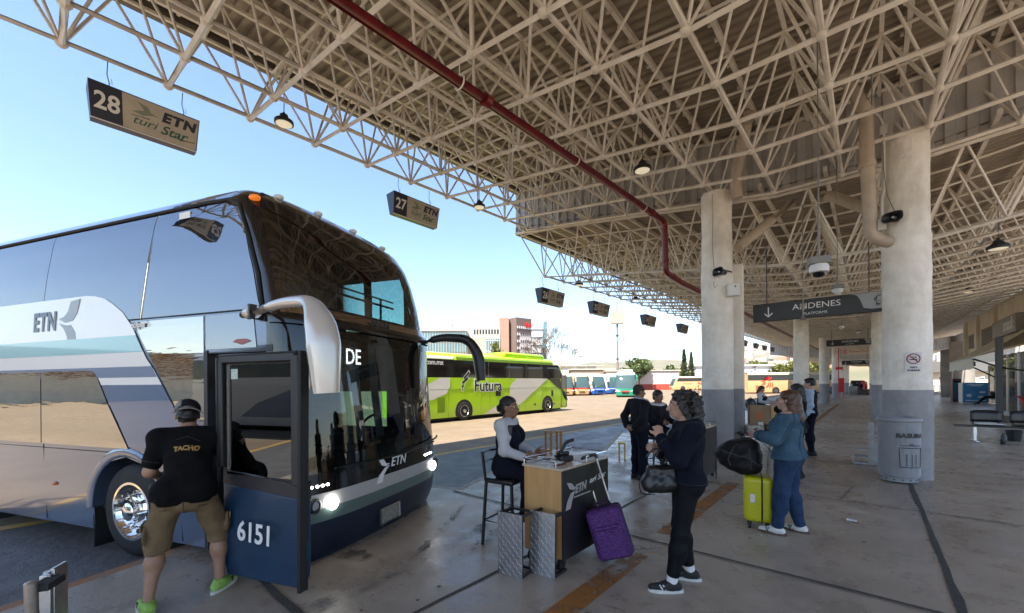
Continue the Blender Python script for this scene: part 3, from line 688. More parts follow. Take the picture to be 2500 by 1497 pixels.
# dark mirrored strip between the swoop and the door
zmono(sh, [(1.36, -4.56, -4.18), (1.5, -4.60, -4.18), (1.9, -4.90, -4.18), (2.2, -5.12, -4.18), (2.39, -5.24, -4.18)], M_mirl, 'lower_side_window', bus, 0.006)
zmono(sh, [(2.06, -4.15, -3.48), (2.39, -4.15, -3.52)], M_mirr, 'door_header_window', bus, 0.006)
b = MB(); b.prism([(-0.12, 0), (0, -0.03), (0.12, 0), (0.06, 0.025), (-0.06, 0.025)], (-3.66, -1.312, 2.12), (1, 0, 0), (0, 0, 1), -0.02); b.build('side_repeater', mat('red_lens', (0.25, 0.03, 0.02), 0.2), bus)
b = MB(); b.ellipsoid(sh.side(-6.72, 0.56, -1, 0.005), (0.045, 0.02, 0.022), 12, 8); b.build('side_marker', mat('orange_red_lens', (0.6, 0.10, 0.03), 0.2), bus)
# lettering on the side
text('lettering', 'ETN', 0.30, M_gtxt, bus, (-6.89, -1.313, 2.47), (1, 0, 0), (0, 0, 1), shear=0.12, off=0.012, sx=0.78, space=1.14)
b = MB(); V_ = [(0, 0), (0.10, 0.02), (0.19, 0.08), (0.24, 0.19), (0.42, 0.21), (0.36, 0.05), (0.28, -0.03), (0.13, -0.05)]
b.prism(V_, (-6.60, -1.3115, 2.50), (1, 0, 0), (0, 0, 1), -0.002); b.build('bird_emblem', M_gsw, bus)
b = MB(); V_ = [(0.0, -0.04), (0.14, -0.07), (0.24, -0.07), (0.32, -0.16), (0.33, -0.27), (0.18, -0.27), (0.15, -0.18), (0.09, -0.10)]
b.prism(V_, (-6.60, -1.3115, 2.49), (1, 0, 0), (0, 0, 1), -0.002); b.build('bird_emblem', M_gsw, bus)
text('lettering', 'eclipse', 0.085, M_wtxt, bus, (-5.16, -1.316, 2.355), (1, 0, 0), (0, 0, 1), shear=0.2, off=0.002)
b = MB(); b.prism([(-0.2, -0.02), (-0.12, -0.06), (0.2, -0.04), (0.22, 0), (0.16, 0.04), (-0.16, 0.03)], (-5.16, -1.306, 2.355), (1, 0, 0), (0, 0, 1), -0.004); b.build('badge_plate', M_gtxt, bus)
# front lettering, lamps, plate
fp = lambda y, z, off=0.0: (lambda th: sh.frontpt(th, z, off))(math.acos(max(-1, min(1, math.copysign(abs(-y / sh.W(z)) ** (sh.p / 2), -y)))))
text('lettering', 'ETN', 0.15, M_wtxt, bus, fp(0.09, 0.79, 0.006), (0.02, 1, 0), (0, 0, 1), shear=0.25, off=0.002, space=1.05)
b = MB(); o_ = Vector(fp(-0.13, 0.77, 0.006)); U = Vector((-0.0, 1, 0))
b.prism([(-0.17, 0.11), (-0.07, 0.09), (-0.02, 0.03), (0.05, 0.02), (-0.02, -0.005), (-0.10, 0.02)], o_, U, (0, 0, 1), 0.003); b.prism([(0.05, 0.0), (-0.05, -0.02), (-0.15, -0.09), (-0.19, -0.17), (-0.09, -0.17), (-0.06, -0.09), (-0.01, -0.04)], o_, U, (0, 0, 1), 0.003); b.build('bird_emblem', M_wtxt, bus)
text('lettering', 'MAN', 0.115, M_ktxt, bus, fp(0.0, 2.415, 0.03), (0, 1, 0), (0, 0, 1), off=0.006, sx=1.25, space=1.15)
me = text('destination_text', 'DE', 0.24, M_ledtxt, bus, fp(-0.50, 2.0, -0.05), (0.03, 1, 0), (0, 0, 1), sx=0.8)
b = MB()
for k in range(14): b.box(Vector(fp(-0.50, 2.0, -0.045)) + Vector((0.004, 0, -0.12 + k * 0.0185)), (0.002, 0.36, 0.006))
b.build('display_slat', M_ktxt, bus)
for y in (-0.94, 0.92):
    p = Vector(fp(y if y < 0 else 0.98, 0.56, 0.0)); b = MB(); b.ellipsoid(p + Vector((0.02, 0, 0)), (0.03, 0.065, 0.065), 18, 10); b.build('headlamp', M_lgt, bus)
    q = Vector(fp(y - 0.17 if y < 0 else 1.12, 0.57, 0.0)); b = MB(); b.lathe([(0.07, 0), (0.07, 0.03), (0.05, 0.035), (0.045, 0.0), (0.0001, -0.01)], q, 20, 'X', cap=False); b.build('fog_lamp', M_steelk, bus)
    q2 = Vector(fp(y - 0.27 if y < 0 else 1.2, 0.57, 0.0)); b = MB(); b.ellipsoid(q2, (0.03, 0.06, 0.06), 14, 8); b.build('fog_lamp', M_steelk, bus)
for y0 in (-1.17, 0.75):
    for k in range(5):
        p = fp(y0 + k * 0.05, 0.745, 0.005); b = MB(); b.ellipsoid(p, (0.012, 0.016, 0.013), 10, 6); b.build('led_lamp', M_led, bus)
b = MB(); p = Vector(fp(-0.06, 0.20, 0.02)); b.box(p, (0.015, 0.36, 0.17)); b.build('number_plate', mat('worn_number_plate', (0.30, 0.29, 0.24), 0.5, var=0.5, scale=25, col2=(0.16, 0.15, 0.13)), bus, bevel=0.005)
b = MB(); b.path([p + Vector((0.012, sx * 0.18, sz * 0.085)) for sx, sz in ((-1, -1), (1, -1), (1, 1), (-1, 1))], 0.012, 6, closed=True); b.build('plate_frame', M_alu, bus)
b = MB(); b.path([fp(y, 0.865 + 0.03 * abs(y), 0.035) for y in [-0.9 + 0.1 * i for i in range(20)]], 0.01, 6); b.path([fp(y, 0.90 + 0.05 * (y - 0.3), 0.05) for y in [0.25 + 0.08 * i for i in range(13)]], [0.012] * 13, 6); b.build('wiper', M_rub, bus)
for y, m in ((-1.18, M_amb), (-0.86, M_clear), (-0.36, M_clear), (0.22, M_clear), (0.85, M_clear)):
    z = 3.52 if abs(y) > 1 else 3.69 - 0.03 * y * y
    b = MB(); b.ellipsoid(fp(y, z, 0.01), (0.06, 0.045, 0.032), 12, 8); b.build('marker_lamp', m, bus)
# cabin: decks, dashboard, seats, steering wheel, bulkhead, ceiling
b = MB(); b.box((-6.0, 0, 2.28), (5.2, 2.5, 0.10)); b.box((-8.5, 0, 1.6), (0.06, 2.5, 3.4)); b.box((-6, 0, 0.34), (5.0, 2.4, 0.08)); b.box((-6.1, 0, 3.62), (4.8, 2.1, 0.05)); b.build('cabin_deck', M_dark, bus)
b = MB(); b.box((-6.3, -1.26, 2.2), (4.2, 0.03, 2.2)); b.build('cabin_lining', M_dark, bus)
b = MB(); b.box((-3.55, 0.45, 0.80), (0.5, 1.5, 0.30)); b.box((-3.62, 0.55, 1.0), (0.25, 0.9, 0.15)); b.build('dashboard', M_dark, bus, bevel=0.04)
b = MB(); b.path([(-3.85 + 0.1 * math.sin(a), 0.75 + 0.22 * math.cos(a), 1.08 + 0.2 * math.sin(a)) for a in [2 * math.pi * i / 20 for i in range(20)]], 0.018, 8, closed=True); b.tube((-3.85, 0.75, 1.08), (-3.6, 0.75, 0.9), 0.03); b.beam((-3.85, 0.54, 1.08), (-3.85, 0.96, 1.08), 0.03); b.build('steering_wheel', M_steelk, bus)
def seat(x, y, z, sc=1.0):
    b = MB(); b.box((x, y, z + 0.42), (0.5, 0.48, 0.14)); b.box((x - 0.26, y, z + 0.80), (0.13, 0.46, 0.75), Matrix.Rotation(R(-10), 3, 'Y')); b.box((x, y, z + 0.18), (0.12, 0.35, 0.36)); b.build('seat', M_cab, bus, bevel=0.05)
seat(-4.45, 0.75, 0.5)
for x in (-4.6, -5.6): 
    for y in (-0.95, -0.45, 0.45, 0.95): seat(x, y, 2.3)
b = MB(); b.path([(-3.75, y, 2.86) for y in (-1.2, 0, 1.2)], 0.016, 6); b.path([(-3.75, y, 2.95) for y in (-1.2, 0, 1.2)], 0.012, 6)
for y in (-0.9, 0, 0.9): b.tube((-3.75, y, 2.35), (-3.75, y, 2.95), 0.016)
b.build('guard_rail', M_steelk, bus)
# curtains gathered at the windscreen and a red pennant inside
M_cur = mat('grey_curtain', (0.20, 0.21, 0.24), 0.9)
for y in (-0.02, 0.33):
    rows = []
    for i in range(12):
        z = 2.24 - i * 0.11; row = []
        for k in range(15): a = k / 14; row.append((-3.42 + 0.02 * math.sin(a * 25) - 0.05 * (1 - i / 12), y + (a - 0.5) * 0.16 + 0.22 * (i / 12) ** 2 * 0.6, z))
        rows.append(row)
    b = MB(); b.grid(rows); b.build('curtain', M_cur, bus, smooth=60)
b = MB(); b.box((-3.25, 0.80, 1.72), (0.02, 0.10, 0.62)); b.build('pennant', mat('dark_red_cloth', (0.16, 0.012, 0.015), 0.8), bus)
text('lettering', '000', 0.10, M_wtxt, bus, (-3.235, 0.80, 1.55), (0, 0, 1), (0, -1, 0))
# wheel arch and wheel, mud flap, rear wheel
b = MB(); rows = []
for i in range(21):
    a = math.pi * i / 20; c_, s_ = math.cos(a), math.sin(a)
    rows.append([(-5.40 + c_ * rr, -1.30 + dy, 0.34 + s_ * rr) for rr, dy in ((0.60, 0.42), (0.60, 0.0), (0.655, -0.03), (0.70, -0.004))])
b.grid(rows); b.build('wheel_arch', P_side, bus, smooth=60)
b = MB(); b.box((-5.4, -0.86, 0.45), (1.3, 0.02, 1.0)); b.box((-5.4, -1.07, 0.98), (1.3, 0.42, 0.02)); b.box((-6.02, -1.07, 0.45), (0.02, 0.42, 1.0)); b.box((-4.79, -1.07, 0.45), (0.02, 0.42, 1.0)); b.build('arch_lining', M_rub, bus)
wheel(bus, -5.40, -1.12, 0.34, 0.51, -1)
wheel(bus, -5.40, 1.12, 0.34, 0.51, 1, 1); wheel(bus, -12.0, -1.12, 0.34, 0.51, -1, 1); wheel(bus, -12.0, 1.12, 0.34, 0.51, 1, 1)
b = MB(); b.box((-6.06, -1.08, 0.10), (0.02, 0.36, 0.46)); b.build('mud_flap', M_rub, bus)
b = MB(); b.box((-9.5, 0, 0.2), (12.0, 2.3, 0.3)); b.build('chassis', M_rub, bus)
# doorway jambs and steps
b = MB(); b.box((-4.15, -1.22, 1.07), (0.05, 0.18, 1.96)); b.box((-3.31, -1.2, 1.07), (0.05, 0.16, 1.96)); b.box((-3.73, -1.2, 2.05), (0.88, 0.2, 0.06)); b.build('door_jamb', M_steelk, bus)
b = MB(); b.box((-3.73, -1.0, 0.2), (0.8, 0.5, 0.06)); b.box((-3.73, -0.7, 0.42), (0.8, 0.4, 0.06)); b.box((-4.17, -0.85, 1.1), (0.04, 0.8, 1.9)); b.build('entrance_step', M_dark, bus)
# the open plug door
DX0, DX1, DY = -3.47, -2.57, -1.63
door = MB(); door.prism([(DX0 + 0.03, 0.10), (DX1 - 0.06, 0.10), (DX1 - 0.01, 0.20), (DX1, 0.36), (DX1, 0.80), (DX0, 0.87), (DX0, 0.22)], (0, DY, 0), (1, 0, 0), (0, 0, 1), -0.05)
dr = door.build('door', P_door, bus, bevel=0.008)
b = MB(); b.prism([(DX0, 0.87), (DX1, 0.80), (DX1, 0.94), (DX0, 1.06)], (0, DY, 0), (1, 0, 0), (0, 0, 1), -0.052); b.build('black_door_band', mat('dull_black_door_band', (0.022, 0.022, 0.025), 0.4), dr)
b = MB()
for (x0, z0, x1, z1) in ((DX0 + 0.03, 1.02, DX0 + 0.03, 1.94), (DX1 - 0.05, 0.92, DX1 - 0.05, 1.94), (DX0 + 0.03, 1.93, DX1 - 0.05, 1.93)): b.beam((x0, DY - 0.015, z0), (x1, DY - 0.015, z1), 0.075, 0.09, up=(0, 1, 0))
b.build('door_frame', M_steelk, dr, bevel=0.01)
b = MB(); b.beam((DX1 - 0.02, DY - 0.02, 0.1), (DX1 + 0.005, DY - 0.02, 1.97), 0.03, 0.08, up=(0, 1, 0)); b.path([(DX0 + 0.02, DY - 0.05, 0.9), (DX0 + 0.02, DY - 0.05, 1.95), (DX1 - 0.02, DY - 0.05, 1.96)], 0.014, 6); b.build('door_seal', M_rub, dr)
b = MB(); b.box(((DX0 + DX1) / 2 - 0.01, DY - 0.01, 1.45), (DX1 - DX0 - 0.14, 0.006, 0.98)); b.build('door_glass', G_door, dr)
b = MB(); b.path([(DX0 + 0.085, DY - 0.02, 0.99), (DX0 + 0.085, DY - 0.02, 1.885), (DX1 - 0.105, DY - 0.02, 1.885), (DX1 - 0.105, DY - 0.02, 0.93)], 0.009, 6, closed=True); b.build('glass_bead', M_alu, dr)
b = MB(); b.box((DX0 + 0.16, DY - 0.016, 1.80), (0.075, 0.003, 0.085)); b.build('sticker', mat('pale_sticker', (0.55, 0.66, 0.60), 0.5, var=0.5, scale=60), dr)
b = MB(); b.tube((DX0 + 0.12, DY + 0.2, 1.2), (DX0 + 0.3, DY + 0.3, 1.2), 0.016); b.tube((DX0 + 0.1, DY + 0.02, 0.5), (DX0 - 0.05, DY + 0.3, 0.5), 0.03); b.tube((DX0 + 0.1, DY + 0.02, 1.9), (DX0 - 0.05, DY + 0.3, 1.95), 0.03); b.build('door_arm', M_steelk, dr)
text('lettering', '6151', 0.225, M_wtxt, dr, ((DX0 + DX1) / 2 - 0.03, DY - 0.053, 0.50), (1, 0, -0.045), (0.045, 0, 1), off=0.004, sx=0.86)
# mirrors
M_mw = paint('white_mirror_shell', (0.56, 0.53, 0.49), 0.24, 0.25)
mi = MB(); arm = bend([(-3.42, -1.36, 2.37), (-2.95, -1.50, 2.40), (-2.50, -1.62, 2.36), (-2.36, -1.66, 2.12), (-2.33, -1.66, 1.64)], 0.26, 7)
rr = [0.055 + 0.0 * i for i in range(len(arm))]
for i, p in enumerate(arm):
    f = i / (len(arm) - 1); rr[i] = 0.05 + 0.05 * f + (0.035 * min(1, max(0, (f - 0.5) * 4)))
    if i == len(arm) - 1: rr[i] *= 0.75
mo = MB(); mo.path(arm, rr, 16, flat=0.75); mirror = mo.build('mirror', M_mw, bus, smooth=60)
b = MB(); b.box((-2.42, -1.66, 1.87), (0.012, 0.15, 0.40)); b.build('mirror_glass', M_chrome, mirror)
b = MB(); b.path([(-3.62, -1.33, 2.36), (-3.5, -1.36, 2.37), (-3.4, -1.39, 2.375)], [0.03, 0.062, 0.066], 12); b.build('mirror_bracket', M_mw, mirror, smooth=60); b = MB(); b.box((-3.41, -1.37, 2.37), (0.03, 0.13, 0.13)); b.build('mirror_hinge', M_steelk, mirror)
arm = bend([(-3.30, 1.28, 2.33), (-3.05, 1.42, 2.42), (-2.68, 1.58, 2.40), (-2.52, 1.62, 2.16), (-2.48, 1.62, 1.76)], 0.26, 7)
rr = [0.062 + 0.055 * i / len(arm) for i in range(len(arm))]; rr[-1] *= 0.75
mo = MB(); mo.path(arm, rr, 14, flat=0.8); mo.build('mirror', M_steelk, bus, smooth=60)
# ================================================================ HANGING SIGNS, LAMPS, CAMERAS
M_sgn = mat('sign_beige_face', (0.50, 0.45, 0.37), 0.5, var=0.25, scale=4)
M_sgd = mat('sign_dark_face', (0.018, 0.022, 0.04), 0.4)
M_sgb = mat('sign_black_face', (0.016, 0.017, 0.02), 0.45)
M_sgg = mat('sign_grey_face', (0.33, 0.33, 0.32), 0.5)
M_green = mat('dark_green_lettering', (0.02, 0.10, 0.075), 0.5)
M_palegr = mat('faded_green_emblem', (0.20, 0.235, 0.17), 0.5)
M_wire = mat('grey_wire', (0.12, 0.11, 0.10), 0.5)
def zchord(y): return (5.70 + 0.031 * (y)) + 0.97 if y < 11.4 else 4.58 + 0.0175 * (y - 11.95) + 0.972
def platform_sign(num, y0, w, label, full=True):
    zt = zchord(y0) - 0.43; h = 0.52
    t = thing('platform_sign', label, 'platform sign', (-8.8, y0, zt), 0, 'numbered platform signs along the canopy edge')
    b = MB()
    b.add([(0.17, 0, 0), (0.17, w, 0), (-0.17, w, 0), (-0.17, 0, 0), (0.08, 0.035, -h), (0.08, w - 0.03, -h), (-0.08, w - 0.03, -h), (-0.08, 0.035, -h)],
          [(0, 1, 2, 3), (7, 6, 5, 4), (4, 5, 1, 0), (6, 7, 3, 2), (7, 4, 0, 3), (5, 6, 2, 1)])
    b.build('sign_box', M_sgd, t, smooth=0)
    nx = Vector((h, 0, -0.09)).normalized(); uy = Vector((0.09, 0, h)).normalized(); uz = Vector((0, 1, 0)).cross(uy)
    o = Vector((0.125, 0, -h / 2)) + uz * 0.003
    P = lambda a, c: o + Vector((0, a, 0)) + uy * c
    f = MB(); f.prism([(w * 0.29, -h / 2 + 0.012), (w - 0.045, -h / 2 + 0.012), (w - 0.012, h / 2 - 0.012), (w * 0.275, h / 2 - 0.012)], o, (0, 1, 0), uy, 0.003); f.build('sign_face', M_sgn, t, smooth=0)
    f = MB(); f.beam(P(0.03, -h / 2), P(w - 0.03, -h / 2), 0.012); f.build('bottom_trim', M_wtxt, t)
    text('number', num, 0.34, M_wtxt, t, P(w * 0.155, 0.0) + uz * 0.004, (0, 1, 0), uy, off=0.007, sx=0.86)
    if full:
        text('lettering', 'ETN', 0.20, M_gtxt if False else M_sgd, t, P(w * 0.79, 0.095) + uz * 0.006, (0, 1, 0), uy, shear=0.2, off=0.011, sx=1.06, space=1.16)
        text('lettering', 'turi', 0.17, M_green, t, P(w * 0.47, -0.085) + uz * 0.006, (0, 1, 0.02), uy, shear=0.35, sx=1.2)
        text('lettering', 'Star', 0.19, M_green, t, P(w * 0.74, -0.10) + uz * 0.006, (0, 1, 0.02), uy, shear=0.35, sx=1.1, off=0.003)
        f = MB(); f.path([P(w * 0.36, -0.03) + uz * 0.007, P(w * 0.52, -0.01) + uz * 0.007], [0.004, 0.008], 5); f.path([P(w * 0.8, -0.165) + uz * 0.007, P(w * 0.96, -0.13) + uz * 0.007], [0.009, 0.003], 5); f.build('script_stroke', M_green, t)
        f = MB(); Q = lambda a, c: (a, c)
        f.prism([(w * 0.36, 0.03), (w * 0.46, 0.01), (w * 0.55, 0.06), (w * 0.61, 0.055), (w * 0.53, 0.09), (w * 0.50, 0.16), (w * 0.41, 0.19), (w * 0.47, 0.09)], o + uz * 0.003, (0, 1, 0), uy, 0.002); f.build('bird_emblem', M_palegr, t)
    f = MB()
    for a in (0.17 * w, 0.85 * w):
        f.path([(0, a, 0), (0.01, a + 0.015, 0.12), (-0.005, a - 0.01, 0.25), (0, a, 0.45)], 0.007, 5)
        f.path([(0, a, 0.14), (0.0, a + 0.05, 0.12), (0, a + 0.04, 0.2)], 0.004, 4)
    f.build('hanger_wire', M_wire, t)
    return t
for num, y0, w in (('28', 0.47, 1.34), ('27', 5.63, 1.40), ('26', 11.6, 1.42), ('25', 15.2, 1.42), ('24', 20.5, 1.42), ('23', 25.8, 1.42), ('22', 31, 1.42)):
    platform_sign(num, y0, w, 'hanging platform sign reading %s, %s' % (num, {'28': 'largest and nearest, over the coach', '27': 'right of the coach roof', '26': 'first beyond the step in the roof', '25': 'left of the pole billboard', '24': 'right of the pole billboard', '23': 'small, in the sky', '22': 'just left of the nearest column'}[num]))
platform_sign('29', -4.6, 1.4, 'platform sign reading 29, seen only mirrored in the silver coach')
for i, (num, y0) in enumerate((('21', 43.0), ('20', 48.2), ('19', 53.0), ('18', 58.0))):
    platform_sign(num, y0, 1.4, 'dark far platform sign, %s of four between the first two left columns' % ('leftmost', 'second', 'third', 'rightmost')[i], False)

M_lampf = mat('pale_lamp_lens', (0.70, 0.64, 0.50), 0.4, emit=((1.0, 0.88, 0.62), 0.10))
def highbay(x, y, z, ztop, label):
    t = thing('hanging_lamp', label, 'lamp', (x, y, z), 0, 'round high bay lamps under the roof')
    b = MB(); b.lathe([(0.14, 0.0), (0.165, 0.01), (0.165, 0.045), (0.16, 0.06), (0.10, 0.10), (0.075, 0.13), (0.07, 0.17), (0.03, 0.18), (0.02, 0.22), (0.0001, 0.22)], n=28); b.build('lamp_housing', M_steelk, t, smooth=50)
    b = MB(); b.lathe([(0.0001, -0.014), (0.06, -0.016), (0.065, -0.01), (0.11, -0.01), (0.142, 0.002)], n=28); b.build('lamp_lens', M_lampf, t, smooth=50)
    b = MB(); b.path([(0, 0, 0.2), (0.01, 0, (ztop - z) * 0.5), (0, 0, ztop - z)], 0.008, 5); b.build('lamp_cord', M_wire, t)
    return t
for x, y, z, zt, lb in ((-8.2, 3.0, 6.58, 7.3, 'round hanging lamp at the roof edge near the sign reading 28'), (-8.2, 8.09, 6.66, 7.4, 'round hanging lamp at the roof edge right of the sign reading 27'), (-3.25, 7.6, 5.78, 7.0, 'round hanging lamp in front of the grey step wall by the red pipe'),
                        (-8.2, 13.3, 5.40, 6.1, 'small round lamp above the sign reading 26'), (-8.2, 18.3, 5.62, 6.2, 'small round lamp at the roof edge near the sign reading 25'), (-8.2, 28.6, 5.7, 6.3, 'tiny round lamp at the roof edge left of the nearest column'),
                        (1.95, 12.4, 4.30, 5.2, 'dark round lamp under the lattice right of the big column'), (3.0, 24.0, 5.2, 5.9, 'far dark round lamp right of the big column, lower in view')):
    highbay(x, y, z, zt, lb)

M_cream = mat('cream_camera_shell', (0.66, 0.64, 0.60), 0.35)
def dome(x, y, z, ztop, label, s=1.0, box=True):
    t = thing('dome_camera', label, 'camera', (x, y, z), 0.3, 'dome cameras hanging on rods')
    b = MB(); b.lathe([(0.0001, 0), (0.05 * s, 0.008 * s), (0.08 * s, 0.03 * s), (0.095 * s, 0.075 * s)], n=20); b.build('dome', P_black if s > 0.9 else M_cream, t, smooth=60)
    b = MB(); b.lathe([(0.097 * s, 0.07 * s), (0.12 * s, 0.08 * s), (0.125 * s, 0.16 * s), (0.11 * s, 0.19 * s), (0.0001, 0.19 * s)], n=24); b.build('camera_housing', M_cream, t, smooth=50)
    if box: b = MB(); b.box((0, 0, 0.25 * s), (0.26 * s, 0.2 * s, 0.11 * s)); b.build('junction_box', mat('grey_junction_box', (0.20, 0.19, 0.17), 0.6), t, bevel=0.01)
    b = MB(); b.path([(0, 0, 0.2 * s), (0, 0, ztop - z)], 0.016, 8); b.build('rod', mat('grey_rod', (0.34, 0.30, 0.26), 0.45, 0.3), t)
    return t
dome(-0.50, 7.0, 3.13, 7.1, 'largest dome camera hanging on a long rod left of the big column', 0.92)
dome(-0.47, 10.9, 3.50, 6.6, 'smaller white dome camera hanging in front of the sign emblem edge', 0.75)
t = thing('ceiling_sensor', 'thin rod with a small sensor hanging in front of the large platforms sign', 'sensor', (-1.06, 10.9, 3.06), 0)
b = MB(); b.path([(0, 0, 0), (0, 0, 2.5)], 0.014, 8); b.build('rod', MATS['grey_rod'], t)
b = MB(); b.lathe([(0.05, 0), (0.07, 0.02), (0.02, 0.06)], (0, 0, 0)); b.lathe([(0.02, 0.2), (0.06, 0.32), (0.02, 0.36)], (0, 0, 0)); b.build('sensor_head', MATS['grey_rod'], t, smooth=50)
dome(-0.9, 24.0, 4.1, 5.3, 'far dome camera above the second platforms sign', 0.8)
dome(-0.4, 30.0, 4.35, 5.4, 'far dome camera in front of the second platforms sign', 0.8)

def andenes(x0, x1, y, z0, z1, label):
    t = thing('hanging_sign', label, 'sign', (x0, y, z0), 0, 'black overhead platforms signs'); w = x1 - x0; h = z1 - z0
    b = MB(); b.box((w / 2, 0.05, h / 2), (w, 0.09, h)); b.build('sign_board', M_sgb, t, bevel=0.01)
    b = MB(); xs = w * 0.735; P = [(w - 0.01, 0.16 * h), (w - 0.01, h - 0.012), (xs - 0.10, h - 0.012)]
    for k in range(9):
        a = k / 8; P.append((xs - 0.02 + 0.16 * a + 0.03 * math.sin(a * math.pi), h * (0.93 - 0.70 * (0.5 - 0.5 * math.cos(a * math.pi)))))
    P.append((xs + 0.27, 0.16 * h)); b.prism(P, (0, 0.003, 0), (1, 0, 0), (0, 0, 1), 0.006); b.build('grey_panel', M_sgg, t, smooth=0)
    text('lettering', 'ANDENES', h * 0.43, M_wtxt, t, (w * 0.475, -0.005, h * 0.62), (1, 0, 0), (0, 0, 1), sx=1.08)
    text('lettering', 'PLATFORMS', h * 0.19, M_wtxt, t, (w * 0.47, -0.005, h * 0.22), (1, 0, 0), (0, 0, 1), sx=1.0)
    b = MB(); cx = w * 0.125; b.box((cx, -0.003, h * 0.52), (0.022, 0.008, h * 0.52)); b.beam((cx, -0.003, h * 0.24), (cx - h * 0.19, -0.003, h * 0.44), 0.022, 0.008, up=(0, 1, 0)); b.beam((cx, -0.003, h * 0.24), (cx + h * 0.19, -0.003, h * 0.44), 0.022, 0.008, up=(0, 1, 0)); b.build('arrow', M_wtxt, t, smooth=0)
    b = MB(); bx = w - 0.27; s_ = h * 0.25; q = lambda *p: [(bx + a * s_, -0.006, h * 0.56 + c * s_) for a, c in p]
    b.path(q((-0.8, -0.7), (0.8, -0.7), (0.85, 0.5), (0.6, 0.9), (-0.6, 0.9), (-0.85, 0.5)), 0.008, 5, closed=True); b.path(q((-0.85, -0.15), (0.85, -0.15)), 0.006, 5); b.path(q((-0.95, -0.1), (-1.15, 0.3), (-0.9, 0.6)), 0.007, 5); b.path(q((0.95, -0.1), (1.15, 0.3), (0.9, 0.6)), 0.007, 5)
    for sx in (-0.55, 0.55): b.path([(bx + (sx + 0.22 * math.cos(a)) * s_, -0.006, h * 0.56 + (-0.8 + 0.22 * math.sin(a)) * s_) for a in [k * math.pi / 5 for k in range(10)]], 0.007, 5, closed=True)
    b.path(q((-0.2, -0.45), (0.2, -0.45)), 0.006, 5); b.build('coach_pictogram', M_ktxt, t)
    b = MB()
    for a in (0.11, 0.82): b.tube((w * a, 0.05, h), (w * a, 0.05, 4.95 + (y - 12) * 0.0175 - z0), 0.012, n=6)
    b.build('hanger_rod', M_steelk, t)
    return t
andenes(-2.13, 0.50, 11.5, 3.17, 3.60, 'nearest and largest black sign with down arrow and white lettering, left of the big column')
andenes(-2.0, 0.45, 33.0, 3.96, 4.36, 'second black overhead sign, half the size of the nearest, farther down')
andenes(-2.1, 0.4, 56.0, 3.50, 3.94, 'third black overhead sign, smallest and farthest of the three')
t = thing('hanging_sign', 'pale far banner with reddish lettering above the smallest black sign', 'sign', (-2.0, 60, 4.75))
b = MB(); b.box((1.2, 0, 0.35), (2.7, 0.1, 0.75)); b.build('sign_board', mat('pale_sign_board', (0.62, 0.52, 0.42), 0.6), t)
text('lettering', 'Primera Plus', 0.32, mat('brown_lettering', (0.28, 0.12, 0.06), 0.6), t, (1.2, -0.06, 0.35), (1, 0, 0), (0, 0, 1))
for x in (0.12, 2.3):
    b = MB(); b.path([(x + 0.16 * math.cos(a), -0.06, 0.35 + 0.16 * math.sin(a)) for a in [0.5 + k * 0.5 for k in range(11)]], 0.05, 6); b.build('swirl_emblem', mat('red_emblem', (0.55, 0.05, 0.03), 0.5), t)

# loudspeakers, wall box, conduits, no smoking notices on the columns
def horn(x, y, z, rz, label, s=1.0):
    t = thing('loudspeaker', label, 'loudspeaker', (x, y, z), rz, 'horn loudspeakers on columns')
    b = MB(); rows = []
    for a, w_, h_ in ((0.22, 0.04, 0.05), (0.12, 0.07, 0.06), (0.03, 0.125, 0.08), (0.0, 0.145, 0.092), (0.0, 0.13, 0.078), (0.04, 0.10, 0.06), (0.10, 0.03, 0.03)):
        rows.append([(s * w_ * math.copysign(abs(math.cos(q)) ** 0.6, math.cos(q)), a * s, s * h_ * math.copysign(abs(math.sin(q)) ** 0.6, math.sin(q))) for q in [2 * math.pi * k / 24 for k in range(24)]])
    b.grid(rows, True); b.build('horn', M_steelk, t, smooth=50)
    b = MB(); b.ellipsoid((0, 0.05 * s, 0), (0.028 * s, 0.03 * s, 0.028 * s), 12, 8); b.build('driver_cone', M_alu, t)
    b = MB(); b.path([(0.0, 0.2 * s, 0.05), (0.05, 0.24 * s, 0.02), (0.06, 0.34 * s, 0)], 0.015, 6); b.build('bracket', M_steelk, t)
    return t
horn(0.33, 9.68, 4.55, R(-18), 'black horn loudspeaker on the big no smoking column', 1.0)
horn(-2.47, 9.72, 4.13, R(-30), 'black horn loudspeaker on the nearest left column', 1.0)
t = thing('wall_box', 'white plastic box on the right flank of the nearest left column', 'box', (-2.22, 9.95, 3.72), R(25))
b = MB(); b.box((0, 0, 0), (0.24, 0.16, 0.26)); b.build('casing', M_cream, t, bevel=0.015); b = MB(); b.ellipsoid((0.03, -0.083, 0.07), (0.018, 0.01, 0.018), 10, 6); b.build('sensor_eye', M_ktxt, t)
M_cond = mat('pale_conduit', (0.50, 0.46, 0.40), 0.5)
t = thing('conduit', 'pale conduit with boxes running down left of the big column top', 'conduit', (0.2, 9.82, 6.3))
b = MB(); b.path(bend([(-0.12, -0.2, 0.9), (-0.12, -0.1, 0.2), (-0.02, -0.02, 0.1), (0.03, 0, -0.1), (0.03, 0, -1.2), (0.0, 0, -1.35), (0.0, 0, -1.75)], 0.1), 0.026, 8); b.build('tube', M_cond, t, smooth=60)
b = MB(); b.box((0.03, -0.01, -0.15), (0.10, 0.07, 0.16)); b.box((0.0, -0.01, -1.82), (0.12, 0.08, 0.2)); b.build('box', M_cond, t, bevel=0.008)
t = thing('cable', 'thin dark cable sagging down to the big column loudspeaker', 'cable', (0.22, 9.8, 5.9)); b = MB(); b.path([(0, 0, 0), (0.01, -0.03, -0.5), (0.05, -0.06, -0.95), (0.14, -0.1, -1.25)], 0.006, 5); b.build('wire', M_wire, t)
